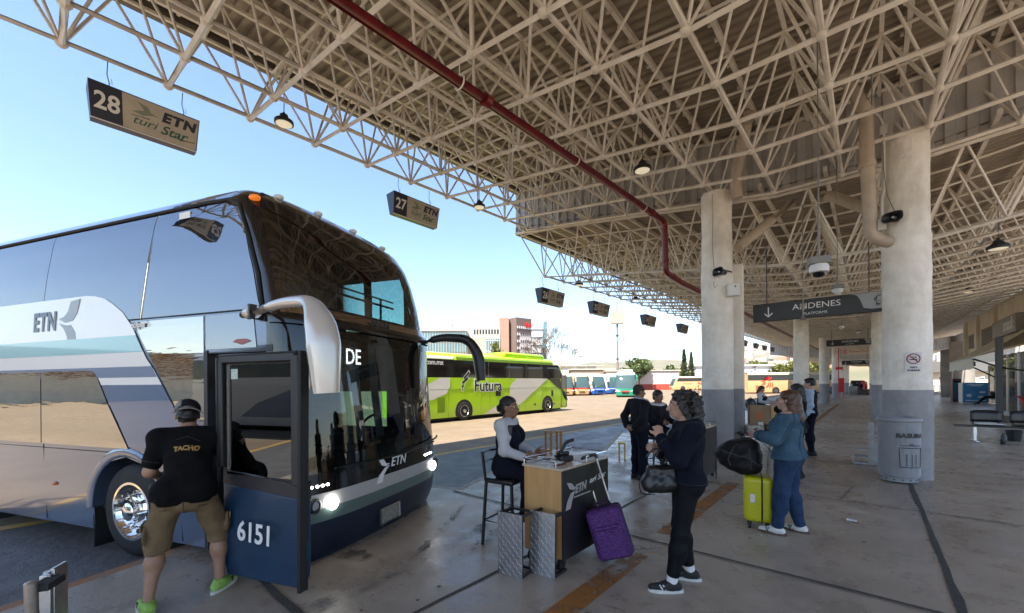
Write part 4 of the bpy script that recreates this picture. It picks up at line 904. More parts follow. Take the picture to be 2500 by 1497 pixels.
t = thing('cable', 'thin dark cable down the face of the nearest left column', 'cable', (-2.60, 9.845, 5.9)); b = MB(); b.path([(0, 0, 0), (0.012, -0.015, -0.6), (0.0, -0.012, -1.2), (0.03, -0.02, -1.65)], 0.006, 5); b.path([(0.05, -0.02, -1.8), (0.02, -0.02, -2.0), (0.04, -0.02, -2.1), (0.1, -0.02, -2.05)], 0.005, 5); b.build('wire', M_wire, t)
def curved(parent, name, m, cx, cy_, r, th, w, z0, z1, off=0.006):
    n = 10; b = MB(); a = [th + (k / n - 0.5) * w / r for k in range(n + 1)]
    b.grid([[(cx + (r + off) * math.cos(q), cy_ + (r + off) * math.sin(q), z) for q in a] for z in (z0, z1)]); return b.build(name, m, parent, smooth=60)
t = thing('no_smoking_sign', 'white no smoking notice with red ring on the big column', 'sign', (0, 0, 0))
TH = R(-78); cx_, cy_ = 0.52, 10.15
curved(t, 'sign_plate', mat('white_notice', (0.62, 0.62, 0.61), 0.45), cx_, cy_, 0.335, TH, 0.215, 1.975, 2.20)
curved(t, 'caption_plate', mat('white_notice', (0.6, 0.6, 0.6), 0.5), cx_, cy_, 0.335, TH, 0.215, 1.865, 1.962)
def cyl(a, z, off=0.012): q = TH + a / 0.335; return (cx_ + (0.335 + off) * math.cos(q), cy_ + (0.335 + off) * math.sin(q), z)
b = MB(); b.path([cyl(0.082 * math.cos(q), 2.088 + 0.082 * math.sin(q)) for q in [k * math.pi / 16 for k in range(32)]], 0.0085, 6, closed=True); b.path([cyl(-0.058 + 0.116 * k / 6, 2.146 - 0.116 * k / 6, 0.014) for k in range(7)], 0.008, 6); b.build('red_ring', mat('red_notice_ink', (0.30, 0.01, 0.015), 0.5), t)
b = MB(); b.path([cyl(-0.055 + 0.1 * k / 5, 2.075) for k in range(6)], 0.008, 6); b.path([cyl(0.0, 2.135), cyl(-0.012, 2.12), cyl(0.01, 2.11), cyl(0.03, 2.10)], 0.004, 5); b.path([cyl(0.03, 2.135), cyl(0.02, 2.12), cyl(0.04, 2.105)], 0.004, 5); b.build('cigarette_pictogram', M_ktxt, t)
def ctext(body, size, z, par):
    me = text_mesh(body, size, off=0.002, sx=1.35)
    for v in me.vertices: v.co = Vector(cyl(v.co.x, z + v.co.y, 0.010 + v.co.z))
    me.materials.append(M_ktxt); me.name = 'lettering'; link('lettering', me, par, smooth=0)
ctext('NO', 0.04, 1.938, t); ctext('FUMAR', 0.036, 1.888, t)
t = thing('notice', 'small white no smoking notice low on the second left column', 'sign', (-2.5, 24.93, 1.25), R(10)); b = MB(); b.box((0, 0, 0), (0.42, 0.02, 0.62)); b.build('sheet', MATS['white_notice'], t)
b = MB(); b.path([(0.09 * math.cos(q), -0.015, 0.12 + 0.09 * math.sin(q)) for q in [k * math.pi / 10 for k in range(20)]], 0.014, 5, closed=True); b.build('red_ring', MATS['red_notice_ink'], t)
b = MB(); [b.box((0, -0.012, -0.08 - 0.05 * k), (0.3, 0.004, 0.02)) for k in range(4)]; b.build('caption_line', M_sgg, t)

# ================================================================ LITTER BIN, DESKS, STEPS, LUGGAGE
M_bin = mat('grey_painted_bin', (0.27, 0.275, 0.29), 0.5, var=0.15, scale=6)
t = thing('litter_bin', 'round grey ribbed litter bin with bin drawing, standing before the big column', 'bin', (0.39, 9.60, 0), R(-4))
b = MB(); prof = [(0.235, 0.02), (0.235, 0.10), (0.262, 0.11)]
z = 0.12
while z < 1.0: prof += [(0.262, z), (0.265, z + 0.006), (0.262, z + 0.012)]; z += 0.0155
prof = [(r + 0.012 * (q / 1.1) if q > 0.1 else r, q) for r, q in prof]
prof += [(0.274, 1.02), (0.292, 1.03), (0.297, 1.05), (0.292, 1.075), (0.28, 1.09), (0.20, 1.10), (0.20, 1.07), (0.19, 0.9), (0.0001, 0.8)]
b.lathe(prof, n=48); b.build('bin_body', M_bin, t, smooth=25)
b = MB(); b.lathe([(0.185, 1.0), (0.0001, 1.0)], n=32); b.build('opening', M_ktxt, t)
b = MB()
for k in range(14): a = 2 * math.pi * k / 14; b.ellipsoid((0.237 * math.cos(a), 0.237 * math.sin(a), 0.06), (0.012, 0.012, 0.01), 8, 5)
b.build('plinth_hole', M_ktxt, t)
def bc(a, z, off=0.004): q = R(-72) + a / 0.272; r = 0.270 + 0.012 * (z / 1.1) + off; return (r * math.cos(q), r * math.sin(q), z)
me = text_mesh('BASURA', 0.10, off=0.003, sx=1.05)
for v in me.vertices: v.co = Vector(bc(v.co.x + 0.08, 0.80 + v.co.y, 0.006 + v.co.z))
me.materials.append(M_ktxt); link('lettering', me, t, smooth=0)
b = MB()
def stroke(pts, r=0.005):
    P = []
    for (a0, z0), (a1, z1) in zip(pts, pts[1:]):
        for k in range(6): P.append(bc(a0 + (a1 - a0) * k / 5, z0 + (z1 - z0) * k / 5))
    b.path(P, r, 5)
stroke([(-0.06, 0.64), (0.24, 0.64)]); stroke([(0.06, 0.645), (0.07, 0.665), (0.10, 0.665), (0.11, 0.645)], 0.004); stroke([(-0.075, 0.60), (0.25, 0.60)]); stroke([(-0.075, 0.60), (-0.06, 0.28), (0.24, 0.28), (0.25, 0.60)])
for a in (0.02, 0.09, 0.15): stroke([(a, 0.29), (a, 0.5)], 0.004)
b.build('bin_pictogram', M_ktxt, t)

M_wood = mat('varnished_beech_board', (0.55, 0.32, 0.13), 0.38, var=0.3, scale=2.2, col2=(0.43, 0.24, 0.09), stretch=(6, 6, 0.7), coat=0.2)
M_wtop = mat('pale_desk_top', (0.55, 0.44, 0.32), 0.35, var=0.2, scale=3)
M_blk = mat('black_laminate', (0.012, 0.012, 0.014), 0.35)
M_paper = mat('paper', (0.74, 0.74, 0.74), 0.8)
def caster(b, x, y, r=0.05): b.lathe([(0.0001, -0.018), (r, -0.018), (r, 0.018), (0.0001, 0.018)], (x, y, r), 14, 'X'); b.box((x, y + 0.012, r + 0.04), (0.045, 0.05, 0.05))
def desk(loc, label, rz=0.0):
    t = thing('counter_desk', label, 'desk', loc, rz, 'wheeled ticket desks')
    b = MB(); b.box((0, 0.425, 0.51), (0.44, 0.83, 0.80)); b.build('cabinet', M_wood, t, bevel=0.004)
    b = MB(); b.box((0.225, 0.425, 0.51), (0.014, 0.85, 0.81)); b.build('black_front', M_blk, t, bevel=0.002)
    b = MB(); b.box((0, 0.425, 0.921), (0.46, 0.87, 0.022)); b.build('desk_top', M_wtop, t, bevel=0.004)
    b = MB(); pts = [(-0.21, 0.0), (-0.21, 0.84), (0.21, 0.84), (0.21, 0.45)]
    b.path([(x, y, 0.985) for x, y in pts], 0.009, 8); b.path([(-0.21, 0.0, 0.985), (0.16, 0.0, 0.985)], 0.009, 8)
    for x, y in pts + [(0.16, 0.0), (-0.21, 0.4)]: b.tube((x, y, 0.93), (x, y, 0.985), 0.007)
    b.build('gallery_rail', M_chrome, t)
    for x in (-0.17, 0.17):
        for y in (0.06, 0.78): b = MB(); caster(b, x, y); b.build('caster', M_rub, t)
    return t
d1 = desk((-2.30, 3.06, 0), 'nearest wheeled desk with black front and white lettering, purple case leaning on it')
text('lettering', 'ETN', 0.105, mat('grey_desk_lettering', (0.36, 0.36, 0.36), 0.5), d1, (0.234, 0.30, 0.715), (0, 1, 0.06), (0, 0, 1), shear=0.22, off=0.004)
text('lettering', 'turi', 0.075, M_wtxt, d1, (0.234, 0.525, 0.75), (0, 1, 0.08), (0, 0, 1), shear=0.35, sx=1.15); text('lettering', 'Star', 0.085, M_wtxt, d1, (0.234, 0.70, 0.76), (0, 1, 0.08), (0, 0, 1), shear=0.35, sx=1.1)
b = MB(); U, V3 = Vector((0, 1, 0.03)), Vector((0, 0, 1))
b.prism([(0.06, 0.80), (0.14, 0.78), (0.19, 0.735), (0.24, 0.73), (0.18, 0.71), (0.11, 0.73)], (0.234, 0, 0), U, V3, 0.003); b.prism([(0.20, 0.70), (0.13, 0.69), (0.07, 0.63), (0.04, 0.55), (0.12, 0.55), (0.15, 0.62)], (0.234, 0, 0), U, V3, 0.003); b.build('bird_emblem', MATS['grey_desk_lettering'], d1)
b = MB(); b.box((0.235, 0.33, 0.645), (0.003, 0.30, 0.012)); b.build('lettering_line', MATS['grey_desk_lettering'], d1)
d2 = desk((-2.32, 7.25, 0), 'second wheeled desk, dark front half hidden behind the curly haired woman')
d3 = desk((-2.34, 16.6, 0), 'third wheeled desk with wooden end, where the far clerk writes')
# papers, scanner, stapler on the first desk
for i, (x, y, r_, w_, l_, lb) in enumerate(((-2.36, 3.30, 0.2, 0.21, 0.30, 'white sheets lying on the nearest desk beside the black scanner'), (-2.22, 3.68, -0.4, 0.28, 0.34, 'fanned pile of ruled sheets at the far end of the nearest desk'))):
    b = MB()
    for k in range(4): b.box((0.006 * k, 0.004 * k, 0.002 + 0.003 * k), (w_, l_, 0.0022), Matrix.Rotation(0.05 * k, 3, 'Z') @ Matrix.Rotation(0.02 * k, 3, 'X'))
    o = b.build('paper_stack', M_paper, None); o.location = (x, y, 0.933); o.rotation_euler = (0, 0, r_); tag(o, lb, 'papers')
t = thing('barcode_scanner', 'black handheld scanner standing on the nearest desk', 'scanner', (-2.27, 3.40, 0.934), R(70))
b = MB(); b.box((0, 0, 0.03), (0.15, 0.10, 0.06)); b.box((0, 0.02, 0.075), (0.12, 0.05, 0.04)); b.build('base', M_steelk, t, bevel=0.015)
b = MB(); b.path(bend([(-0.10, 0.02, 0.05), (-0.02, 0.02, 0.10), (0.02, 0.02, 0.18), (0.12, 0.02, 0.20)], 0.05), [0.018] * 14, 8); b.build('handset', M_steelk, t, smooth=60)
b = MB(); b.path([(-0.1, 0.0, 0.02), (-0.2, -0.03, 0.05), (-0.24, 0.03, 0.04), (-0.12, 0.08, 0.01)], 0.006, 6); b.build('cord', M_steelk, t)
b = MB(); b.beam((0, 0, 0), (0.02, 0.16, 0), 0.012); o = b.build('pen', mat('brown_pen', (0.12, 0.03, 0.02), 0.4)); o.location = (-2.20, 3.12, 0.941); tag(o, 'dark red pen lying at the near edge of the nearest desk', 'pen')

# high stools
def stool(loc, rz, label, back=True):
    t = thing('bar_stool', label, 'stool', loc, rz, 'black steel bar stools')
    b = MB(); b.box((0, 0, 0.685), (0.36, 0.36, 0.055)); b.build('seat', M_blk, t, bevel=0.02)
    for sx in (-1, 1):
        for sy in (-1, 1):
            b = MB(); b.beam((sx * 0.16, sy * 0.16, 0.67), (sx * 0.195, sy * 0.185, 0.0), 0.025); b.build('leg', M_steelk, t)
    b = MB()
    for z in (0.26,): b.path([(sx * 0.182, sy * 0.175, z) for sx, sy in ((-1, -1), (1, -1), (1, 1), (-1, 1))], 0.01, 6, closed=True)
    b.build('footrest', M_steelk, t)
    if back:
        b = MB(); b.beam((-0.17, -0.16, 0.68), (-0.21, -0.16, 0.98), 0.022); b.beam((-0.17, 0.16, 0.68), (-0.21, 0.16, 0.98), 0.022)
        b.path([(-0.21, -0.16, 0.97), (-0.235, 0, 0.975), (-0.21, 0.16, 0.97)], 0.022, 6, flat=0.6); b.path([(-0.20, -0.16, 0.87), (-0.22, 0, 0.875), (-0.20, 0.16, 0.87)], 0.018, 6, flat=0.6); b.build('backrest', M_steelk, t)
    return t
stool((-2.93, 3.28, 0), R(8), 'black bar stool under the seated clerk at the nearest desk')
stool((-2.98, 7.55, 0), R(-10), 'black bar stool under the woman seated by the suited man', False)
stool((-2.85, 17.1, 0), R(-5), 'black bar stool under the far clerk at the third desk')

# aluminium boarding steps standing on edge
M_plate = mat('checker_plate_aluminium', (0.60, 0.60, 0.60), 0.28, 1.0, var=0.25, scale=14)
def step(loc, rz, label, w=0.25, h=0.56, tilt=0.0, m=M_plate, legs=0.2):
    t = thing('boarding_step', label, 'step', loc, rz, 'metal boarding steps')
    T = Matrix.Rotation(tilt, 3, 'X')
    b = MB(); b.box((0, 0, h / 2), (w, 0.006, h))
    nx_, nz_ = 7, 16
    for i in range(nx_):
        for k in range(nz_):
            a = R(45) if (i + k) % 2 else R(-45)
            b.box((-w / 2 + (i + 0.5) * w / nx_, -0.0045, (k + 0.5) * h / nz_), (0.034, 0.004, 0.008), Matrix.Rotation(a, 3, 'Y'))
    b.v = [tuple(T @ Vector(p)) for p in b.v]; b.build('tread_plate', m, t, smooth=0)
    b = MB()
    for x in (-w / 2 + 0.012, w / 2 - 0.012):
        b.beam((x, 0.012, 0.012), (x, 0.012, h - 0.012), 0.024)
        for z in (0.02, h - 0.02): b.beam((x, 0.01, z), (x + 0.02, legs, z - 0.0), 0.024)
    for z in (0.02, h - 0.02): b.beam((-w / 2, legs, z), (w / 2 + 0.02, legs, z), 0.02)
    b.v = [tuple(T @ Vector(p)) for p in b.v]; b.build('leg_frame', M_steelk, t)
    return t
step((-2.395, 2.71, 0), R(9), 'checker plate step on edge, left of the pair before the desk')
step((-2.185, 2.90, 0), R(9), 'checker plate step on edge, right of the pair before the desk', tilt=R(-2))
step((-1.95, 12.4, 0), R(5), 'pale metal step on edge beyond the luggage trolley, left one', h=0.75)
step((-1.6, 12.8, 0), R(5), 'pale metal step on edge beyond the luggage trolley, right one', h=0.75)
# folding step frame at the very bottom left corner
t = thing('step_frame', 'aluminium step frame of thick tubes at the bottom left corner', 'step', (-3.62, -0.03, 0), R(-30))
b = MB(); b.tube((0.03, 0.02, 0.0), (0.06, 0.02, 0.60), 0.028, n=14); b.ellipsoid((0.06, 0.02, 0.60), (0.028, 0.028, 0.012), 12, 6); b.build('post', mat('worn_metal_tube', (0.42, 0.36, 0.31), 0.4, 0.7, var=0.4, scale=8), t, smooth=50)
b = MB(); b.tube((-0.13, 0.0, 0.0), (-0.10, 0.0, 0.60), 0.018, n=12); b.build('post', M_alu, t)
b = MB(); b.box((-0.075, 0.01, 0.3), (0.03, 0.05, 0.58)); b.box((-0.2, 0.0, 0.3), (0.12, 0.02, 0.6)); b.build('side_plate', M_alu, t, bevel=0.004)
b = MB(); b.box((-0.02, 0.05, 0.56), (0.14, 0.08, 0.04)); b.build('tread_plate', M_dark, t)

# yellow wooden step frames by the kerb
M_ywood = mat('orange_yellow_wood', (0.50, 0.22, 0.03), 0.5, var=0.4, scale=8, col2=(0.36, 0.14, 0.02))
def wstep(loc, rz, label):
    t = thing('wooden_step', label, 'step', loc, rz, 'orange wooden boarding steps')
    for x in (-0.13, 0.0, 0.14, 0.24):
        b = MB(); b.box((x, 0 if x < 0.1 else 0.02, 0.27), (0.05, 0.05 + (0.12 if x in (0.0, 0.24) else 0), 0.54)); b.build('upright', M_ywood, t, bevel=0.005)
    b = MB(); b.box((-0.065, 0, 0.545), (0.20, 0.16, 0.025)); b.box((0.19, 0.02, 0.545), (0.17, 0.18, 0.025)); b.build('tread', M_ywood, t, bevel=0.004)
    b = MB(); b.box((-0.065, 0, 0.06), (0.1, 0.03, 0.05)); b.box((0.19, 0.0, 0.06), (0.1, 0.03, 0.05)); b.build('cross_bar', M_ywood, t)
    return t
wstep((-5.84, 8.15, 0), R(30), 'orange wooden step standing by the kerb behind the nearest desk')
t = thing('yellow_step', 'bright yellow metal step just left of the suited man', 'step', (-4.2, 8.6, 0), R(25)); b = MB(); b.box((0, 0, 0.36), (0.16, 0.3, 0.03)); b.build('tread', mat('bright_yellow_paint', (0.65, 0.38, 0.02), 0.45), t)
for x in (-0.06, 0.06):
    b = MB(); b.beam((x, -0.12, 0.36), (x, -0.16, 0), 0.03); b.build('leg', MATS['bright_yellow_paint'], t); b = MB(); b.beam((x, 0.12, 0.36), (x, 0.16, 0), 0.03); b.build('leg', MATS['bright_yellow_paint'], t)

# suitcases
def floral(name, c1, c2):
    m = mat(name, c1, 0.8); nt = m.node_tree; L = nt.links.new; bs = nt.nodes['Principled BSDF']
    tc = nt.nodes.new('ShaderNodeTexCoord'); n = nt.nodes.new('ShaderNodeTexNoise'); n.inputs['Scale'].default_value = 16; n.inputs['Detail'].default_value = 1.5; L(tc.outputs['Object'], n.inputs['Vector'])
    w = nt.nodes.new('ShaderNodeTexWave'); w.wave_type = 'RINGS'; w.inputs['Scale'].default_value = 13; w.inputs['Distortion'].default_value = 11; w.inputs['Detail'].default_value = 1.5; w.inputs['Detail Scale'].default_value = 2.4; L(tc.outputs['Object'], w.inputs['Vector'])
    r = nt.nodes.new('ShaderNodeMapRange'); r.inputs[1].default_value = 0.45; r.inputs[2].default_value = 0.6; L(w.outputs['Fac'], r.inputs[0])
    x = nt.nodes.new('ShaderNodeMix'); x.data_type = 'RGBA'; x.inputs[6].default_value = (*c1, 1); x.inputs[7].default_value = (*c2, 1); L(r.outputs[0], x.inputs[0]); L(x.outputs[2], bs.inputs['Base Color'])
    return m
M_purp = floral('purple_floral_fabric', (0.045, 0.010, 0.082), (0.105, 0.03, 0.18))
M_dpur = mat('dark_purple_fabric', (0.025, 0.008, 0.04), 0.85)
t = thing('suitcase', 'purple floral cabin case leaning on the nearest desk, handle pulled out', 'suitcase', (-1.80, 3.56, 0.0), R(24))
K = Matrix.Rotation(R(-17), 3, 'Y')
def tilted(b, o=(0.02, 0, 0.02)): b.v = [tuple(K @ Vector(p) + Vector(o)) for p in b.v]; return b
b = MB(); b.box((0, 0.10, 0.28), (0.32, 0.13, 0.46)); tilted(b).build('case_back', M_dpur, t, bevel=0.04, seg=4)
b = MB(); b.box((-0.005, 0.0, 0.28), (0.335, 0.15, 0.48)); tilted(b).build('case_front', M_purp, t, bevel=0.05, seg=4)
b = MB(); b.box((0, -0.085, 0.22), (0.26, 0.03, 0.30)); tilted(b).build('front_pocket', M_purp, t, bevel=0.014, seg=3)
b = MB(); b.path([(sx * 0.155, 0.035, sz) for sx, sz in ((-1, 0.07), (1, 0.07), (1, 0.5), (-1, 0.5))], 0.008, 6, closed=True); b.path([(-0.1, -0.1, 0.34), (0.1, -0.1, 0.34)], 0.005, 6); tilted(b).build('zip', M_steelk, t)
for x in (-0.065, 0.065): b = MB(); b.tube((x, 0.15, 0.45), (x, 0.15, 0.98), 0.010); tilted(b).build('handle_tube', M_alu, t)
b = MB(); b.path(bend([(-0.07, 0.15, 0.96), (-0.07, 0.15, 1.0), (0.07, 0.15, 1.0), (0.07, 0.15, 0.96)], 0.03), 0.016, 8); tilted(b).build('handle_grip', M_steelk, t)
b = MB(); b.path(bend([(-0.07, 0.07, 0.51), (-0.07, 0.07, 0.55), (0.07, 0.07, 0.55), (0.07, 0.07, 0.51)], 0.03), 0.013, 8); tilted(b).build('carry_handle', M_dpur, t)
for x in (-0.13, 0.13): b = MB(); b.lathe([(0.0001, -0.015), (0.035, -0.015), (0.035, 0.015), (0.0001, 0.015)], (x, 0.16, 0.035), 14, 'X'); b.box((x, 0.14, 0.06), (0.05, 0.06, 0.06)); tilted(b).build('wheel', M_rub, t)
M_yel = mat('chartreuse_shell', (0.52, 0.50, 0.01), 0.35, var=0.1, scale=4, bump=0.0008, bscale=120)
t = thing('suitcase', 'bright yellow green hard case with raised handle beside the denim jacket woman', 'suitcase', (-1.00, 5.61, 0.0), R(12))
b = MB(); b.box((0, 0, 0.34), (0.30, 0.40, 0.52)); b.build('shell', M_yel, t, bevel=0.05, seg=4)
b = MB()
for k in range(24): b.box((0.0, -0.2, 0.14 + k * 0.0175), (0.19, 0.012, 0.007))
b.build('shell_rib', M_yel, t)
b = MB(); b.path([(0.035, -0.2, 0.09), (0.035, -0.207, 0.13), (0.035, -0.207, 0.56), (0.035, -0.16, 0.602), (0.035, 0.16, 0.602)], 0.009, 6); b.build('zip', M_steelk, t)
b = MB(); b.box((-0.06, -0.21, 0.36), (0.05, 0.012, 0.10)); b.build('badge', M_cream, t, bevel=0.004)
for y in (-0.07, 0.07): b = MB(); b.tube((0.10, y, 0.58), (0.12, y, 1.02), 0.011); b.build('handle_tube', M_alu, t)
b = MB(); b.path(bend([(0.12, -0.08, 0.98), (0.12, -0.08, 1.03), (0.12, 0.08, 1.03), (0.12, 0.08, 0.98)], 0.03), 0.017, 8); b.build('handle_grip', M_yel, t)
for x in (-0.09, 0.09):
    for y in (-0.15, 0.15): b = MB(); b.lathe([(0.0001, -0.014), (0.03, -0.014), (0.03, 0.014), (0.0001, 0.014)], (x, y, 0.03), 14, 'X'); b.box((x, y, 0.07), (0.045, 0.045, 0.04)); b.build('wheel', M_rub, t)
# litter on the floor, far luggage
b = MB(); b.grid([[(-0.05, -0.03, 0.004), (0.05, -0.035, 0.006)], [(-0.045, 0.03, 0.016), (0.055, 0.03, 0.005)]]); o = b.build('paper_scrap', M_paper); o.location = (-0.16, 6.45, 0.012); tag(o, 'white paper scrap on the floor between the yellow case and the bin', 'litter')
M_card = mat('brown_cardboard', (0.30, 0.19, 0.11), 0.8, var=0.2, scale=5)
t = thing('luggage_trolley', 'black slatted luggage trolley beside the nearest left column', 'trolley', (-1.83, 10.65, 0), R(20))
b = MB()
for k in range(9): b.box((-0.4 + k * 0.1, 0, 0.55), (0.05, 0.5, 0.025))
b.build('shelf_slat', M_steelk, t)
b = MB(); b.path([(-0.45, -0.26, 0.53), (0.45, -0.26, 0.53), (0.45, 0.26, 0.53), (-0.45, 0.26, 0.53)], 0.018, 6, closed=True)
for x in (-0.42, 0.42):
    for y in (-0.24, 0.24): b.tube((x, y, 0.08), (x, y, 0.55), 0.016)
b.build('frame', M_steelk, t)
for x in (-0.4, 0.4): b = MB(); caster(b, x, -0.24); b.build('caster', M_rub, t); b = MB(); caster(b, x, 0.24); b.build('caster', M_rub, t)
t = thing('cardboard_box', 'upright brown cardboard box with orange mark on the luggage trolley', 'box', (-1.93, 10.95, 0.57), R(20)); b = MB(); b.box((0, 0, 0.30), (0.40, 0.3, 0.60)); b.build('carton', M_card, t, bevel=0.008); b = MB(); b.prism([(-0.06, 0.30), (0.0, 0.26), (0.05, 0.30), (0.04, 0.40), (0.07, 0.46), (-0.02, 0.43), (-0.05, 0.37)], (0, -0.153, 0), (1, 0, 0), (0, 0, 1), 0.003); b.build('orange_mark', mat('orange_ink', (0.50, 0.13, 0.03), 0.7), t); b = MB(); b.box((0.02, -0.153, 0.16), (0.1, 0.004, 0.12)); b.build('paper_label', M_paper, t)
t = thing('parcel', 'cream plastic wrapped parcel on the luggage trolley', 'parcel', (-1.93, 10.5, 0.565), R(24)); b = MB(); b.box((0, 0, 0.09), (0.34, 0.26, 0.18)); b.build('wrapping', mat('shiny_cream_wrap', (0.48, 0.44, 0.37), 0.22, var=0.5, scale=14, bump=0.02, bscale=14), t, bevel=0.03); b = MB(); b.prism([(-0.08, 0.09), (0, 0.04), (0.09, 0.10), (0, 0.13)], (0, -0.132, 0), (1, 0, 0), (0, 0, 1), 0.003); b.build('printed_mark', M_ktxt, t)
t = thing('parcel', 'dark brown wrapped parcel right of the cream one on the trolley', 'parcel', (-1.58, 10.62, 0.565), R(20)); b = MB(); b.box((0, 0, 0.10), (0.36, 0.26, 0.20)); b.build('wrapping', mat('brown_parcel_wrap', (0.06, 0.035, 0.022), 0.35, var=0.4, scale=12, bump=0.01), t, bevel=0.03); b = MB(); b.box((0.17, -0.02, 0.10), (0.03, 0.275, 0.21)); b.build('tape', M_paper, t)
t = thing('white_stand', 'white painted step stand left of the litter bin', 'stand', (-0.02, 11.2, 0), R(0)); M_wp = mat('chipped_white_paint', (0.55, 0.54, 0.52), 0.6, var=0.4, scale=10)
b = MB(); b.box((0.06, 0, 0.43), (0.09, 0.2, 0.86)); b.box((0.14, 0.05, 0.22), (0.07, 0.2, 0.44)); b.build('upright', M_wp, t, bevel=0.006)
b = MB(); b.box((-0.10, 0, 0.30), (0.26, 0.3, 0.025)); b.box((-0.10, 0, 0.155), (0.26, 0.3, 0.02)); b.box((-0.10, 0, 0.02), (0.26, 0.3, 0.03)); b.build('tread', M_wp, t)
b = MB(); b.box((-0.22, -0.13, 0.155), (0.02, 0.03, 0.3)); b.box((-0.22, 0.13, 0.155), (0.02, 0.03, 0.3)); b.build('leg', M_wp, t)
# waiting seats on the right
t = thing('bench', 'row of black waiting seats on a beam, orange sticker on the second back', 'bench', (2.15, 17.15, 0), R(4))
b = MB(); b.box((1.2, 0, 0.36), (3.0, 0.09, 0.06)); b.v = [(p[0], p[1], p[2] + 0.08) for p in b.v]; b.build('beam', M_steelk, t)
for i in range(4):
    x = 0.36 + i * 0.74; b = MB(); rows = []
    for k in range(9):
        a = k / 8 - 0.5; rows.append([(x + a * 0.60, 0.30 - 0.03 * (2 * a) ** 2 + 0.06 * (z - 0.5), z + (0.04 * (1 - (2 * a) ** 4) if z > 0.8 else 0)) for z in (0.54, 0.63, 0.74, 0.84)])
    b.grid(rows); o = b.build('backrest', M_blk, t, smooth=60); sol = o.modifiers.new('thick', 'SOLIDIFY'); sol.thickness = 0.03
    b = MB(); b.box((x, 0.05, 0.485), (0.56, 0.44, 0.04)); b.build('seat', M_blk, t, bevel=0.02)
    b = MB(); b.box((x - 0.24, 0.28, 0.56), (0.03, 0.04, 0.22)); b.box((x + 0.24, 0.28, 0.56), (0.03, 0.04, 0.22)); b.build('back_post', M_steelk, t)
b = MB(); b.box((0.10, 0, 0.21), (0.07, 0.07, 0.42)); b.box((0.10, 0, 0.03), (0.08, 0.5, 0.04)); b.build('leg', M_alu, t, bevel=0.01)
b = MB(); b.box((2.3, 0, 0.18), (0.07, 0.07, 0.36)); b.box((2.3, 0, 0.03), (0.08, 0.5, 0.04)); b.build('leg', M_alu, t, bevel=0.01)
b = MB(); b.box((1.16, 0.268, 0.75), (0.2, 0.008, 0.13)); b.build('sticker', mat('orange_sticker', (0.75, 0.16, 0.01), 0.6), t)
b = MB(); b.box((0.36, 0.0, 0.512), (0.5, 0.34, 0.012), Matrix.Rotation(0.1, 3, 'Z')); o = b.build('paper_sheet', M_paper); o.location = (2.15, 17.15, 0); tag(o, 'white paper lying on the left waiting seat', 'paper')
b = MB(); b.lathe([(0.055, 0), (0.06, 0.02), (0.06, 0.22), (0.03, 0.28), (0.03, 0.31), (0.0001, 0.31)], n=18); o = b.build('bottle', M_blk, smooth=50); o.location = (2.72, 16.85, 0); tag(o, 'black bottle standing on the floor by the waiting seats', 'bottle')
b = MB(); b.lathe([(0.14, 0), (0.17, 0.30), (0.175, 0.30), (0.16, 0.28), (0.0001, 0.05)], n=24); o = b.build('bucket', M_blk, smooth=40); o.location = (3.1, 18.0, 0); tag(o, 'black bucket under the waiting seats', 'bucket')
# red fire cabinet and extinguisher post down the platform
t = thing('fire_cabinet', 'red fire cabinet on a pipe beside the fourth left column', 'fire cabinet', (-2.1, 54.4, 0)); M_fr = mat('bright_red_paint', (0.50, 0.012, 0.02), 0.4)
b = MB(); b.box((0, 0, 1.35), (0.5, 0.3, 1.5)); b.build('cabinet', M_fr, t, bevel=0.02); b = MB(); b.tube((-0.2, 0.05, 0), (-0.2, 0.05, 5.2), 0.05); b.tube((0.2, 0.05, 0), (0.2, 0.05, 0.7), 0.04); b.build('riser_pipe', M_fr, t); b = MB(); b.box((-0.15, -0.1, 3.1), (0.6, 0.05, 0.28)); b.build('sign_plate', M_fr, t)
# ================================================================ TERMINAL BUILDING ON THE RIGHT
M_wall = mat('cream_plaster', (0.80, 0.71, 0.56), 0.85, var=0.2, scale=1.2, bump=0.002)
M_grey = mat('warm_grey_panel', (0.32, 0.31, 0.29), 0.6, var=0.15, scale=2)
M_louv = mat('brown_louvre', (0.16, 0.12, 0.085), 0.6)
M_conc = mat('bare_concrete', (0.30, 0.28, 0.25), 0.85, var=0.35, scale=1.0)
t = thing('terminal_building', 'long cream terminal building with louvred windows and shop glass on the right', 'building', (5.2, 0, 0))
b = MB(); b.box((0.15, 33.2, 4.55), (0.3, 17.6, 2.4)); b.box((3.6, 42.1, 4.4), (6.6, 0.3, 2.8)); b.build('wall', M_wall, t)  # nearer stretch of wall, out of view, left off to admit light
for c_, s_ in (((0.02, 38.2, 4.9), (0.34, 0.7, 2.4)), ((0.02, 42.0, 4.45), (0.40, 0.5, 2.7)), ((-0.02, 33.3, 4.9), (0.24, 0.05, 2.2))):
    b = MB(); b.box(c_, s_); b.build('pilaster', M_wall, t)
for y0, y1, z0, z1 in ((39.0, 41.0, 3.85, 4.75), (33.9, 36.9, 3.70, 4.75)):
    b = MB(); b.box((-0.02, (y0 + y1) / 2, (z0 + z1) / 2), (0.06, y1 - y0, z1 - z0)); w = b.build('window', M_louv, t)
    b = MB(); k = z0 + 0.06
    while k < z1: b.box((-0.06, (y0 + y1) / 2, k), (0.05, y1 - y0 - 0.1, 0.05), Matrix.Rotation(R(30), 3, 'Y')); k += 0.11
    b.build('louvre', M_grey, w)
    b = MB(); b.path([(-0.06, y, z) for y, z in ((y0, z0), (y1, z0), (y1, z1), (y0, z1))], 0.04, 4, closed=True); b.build('frame', M_wall, w)
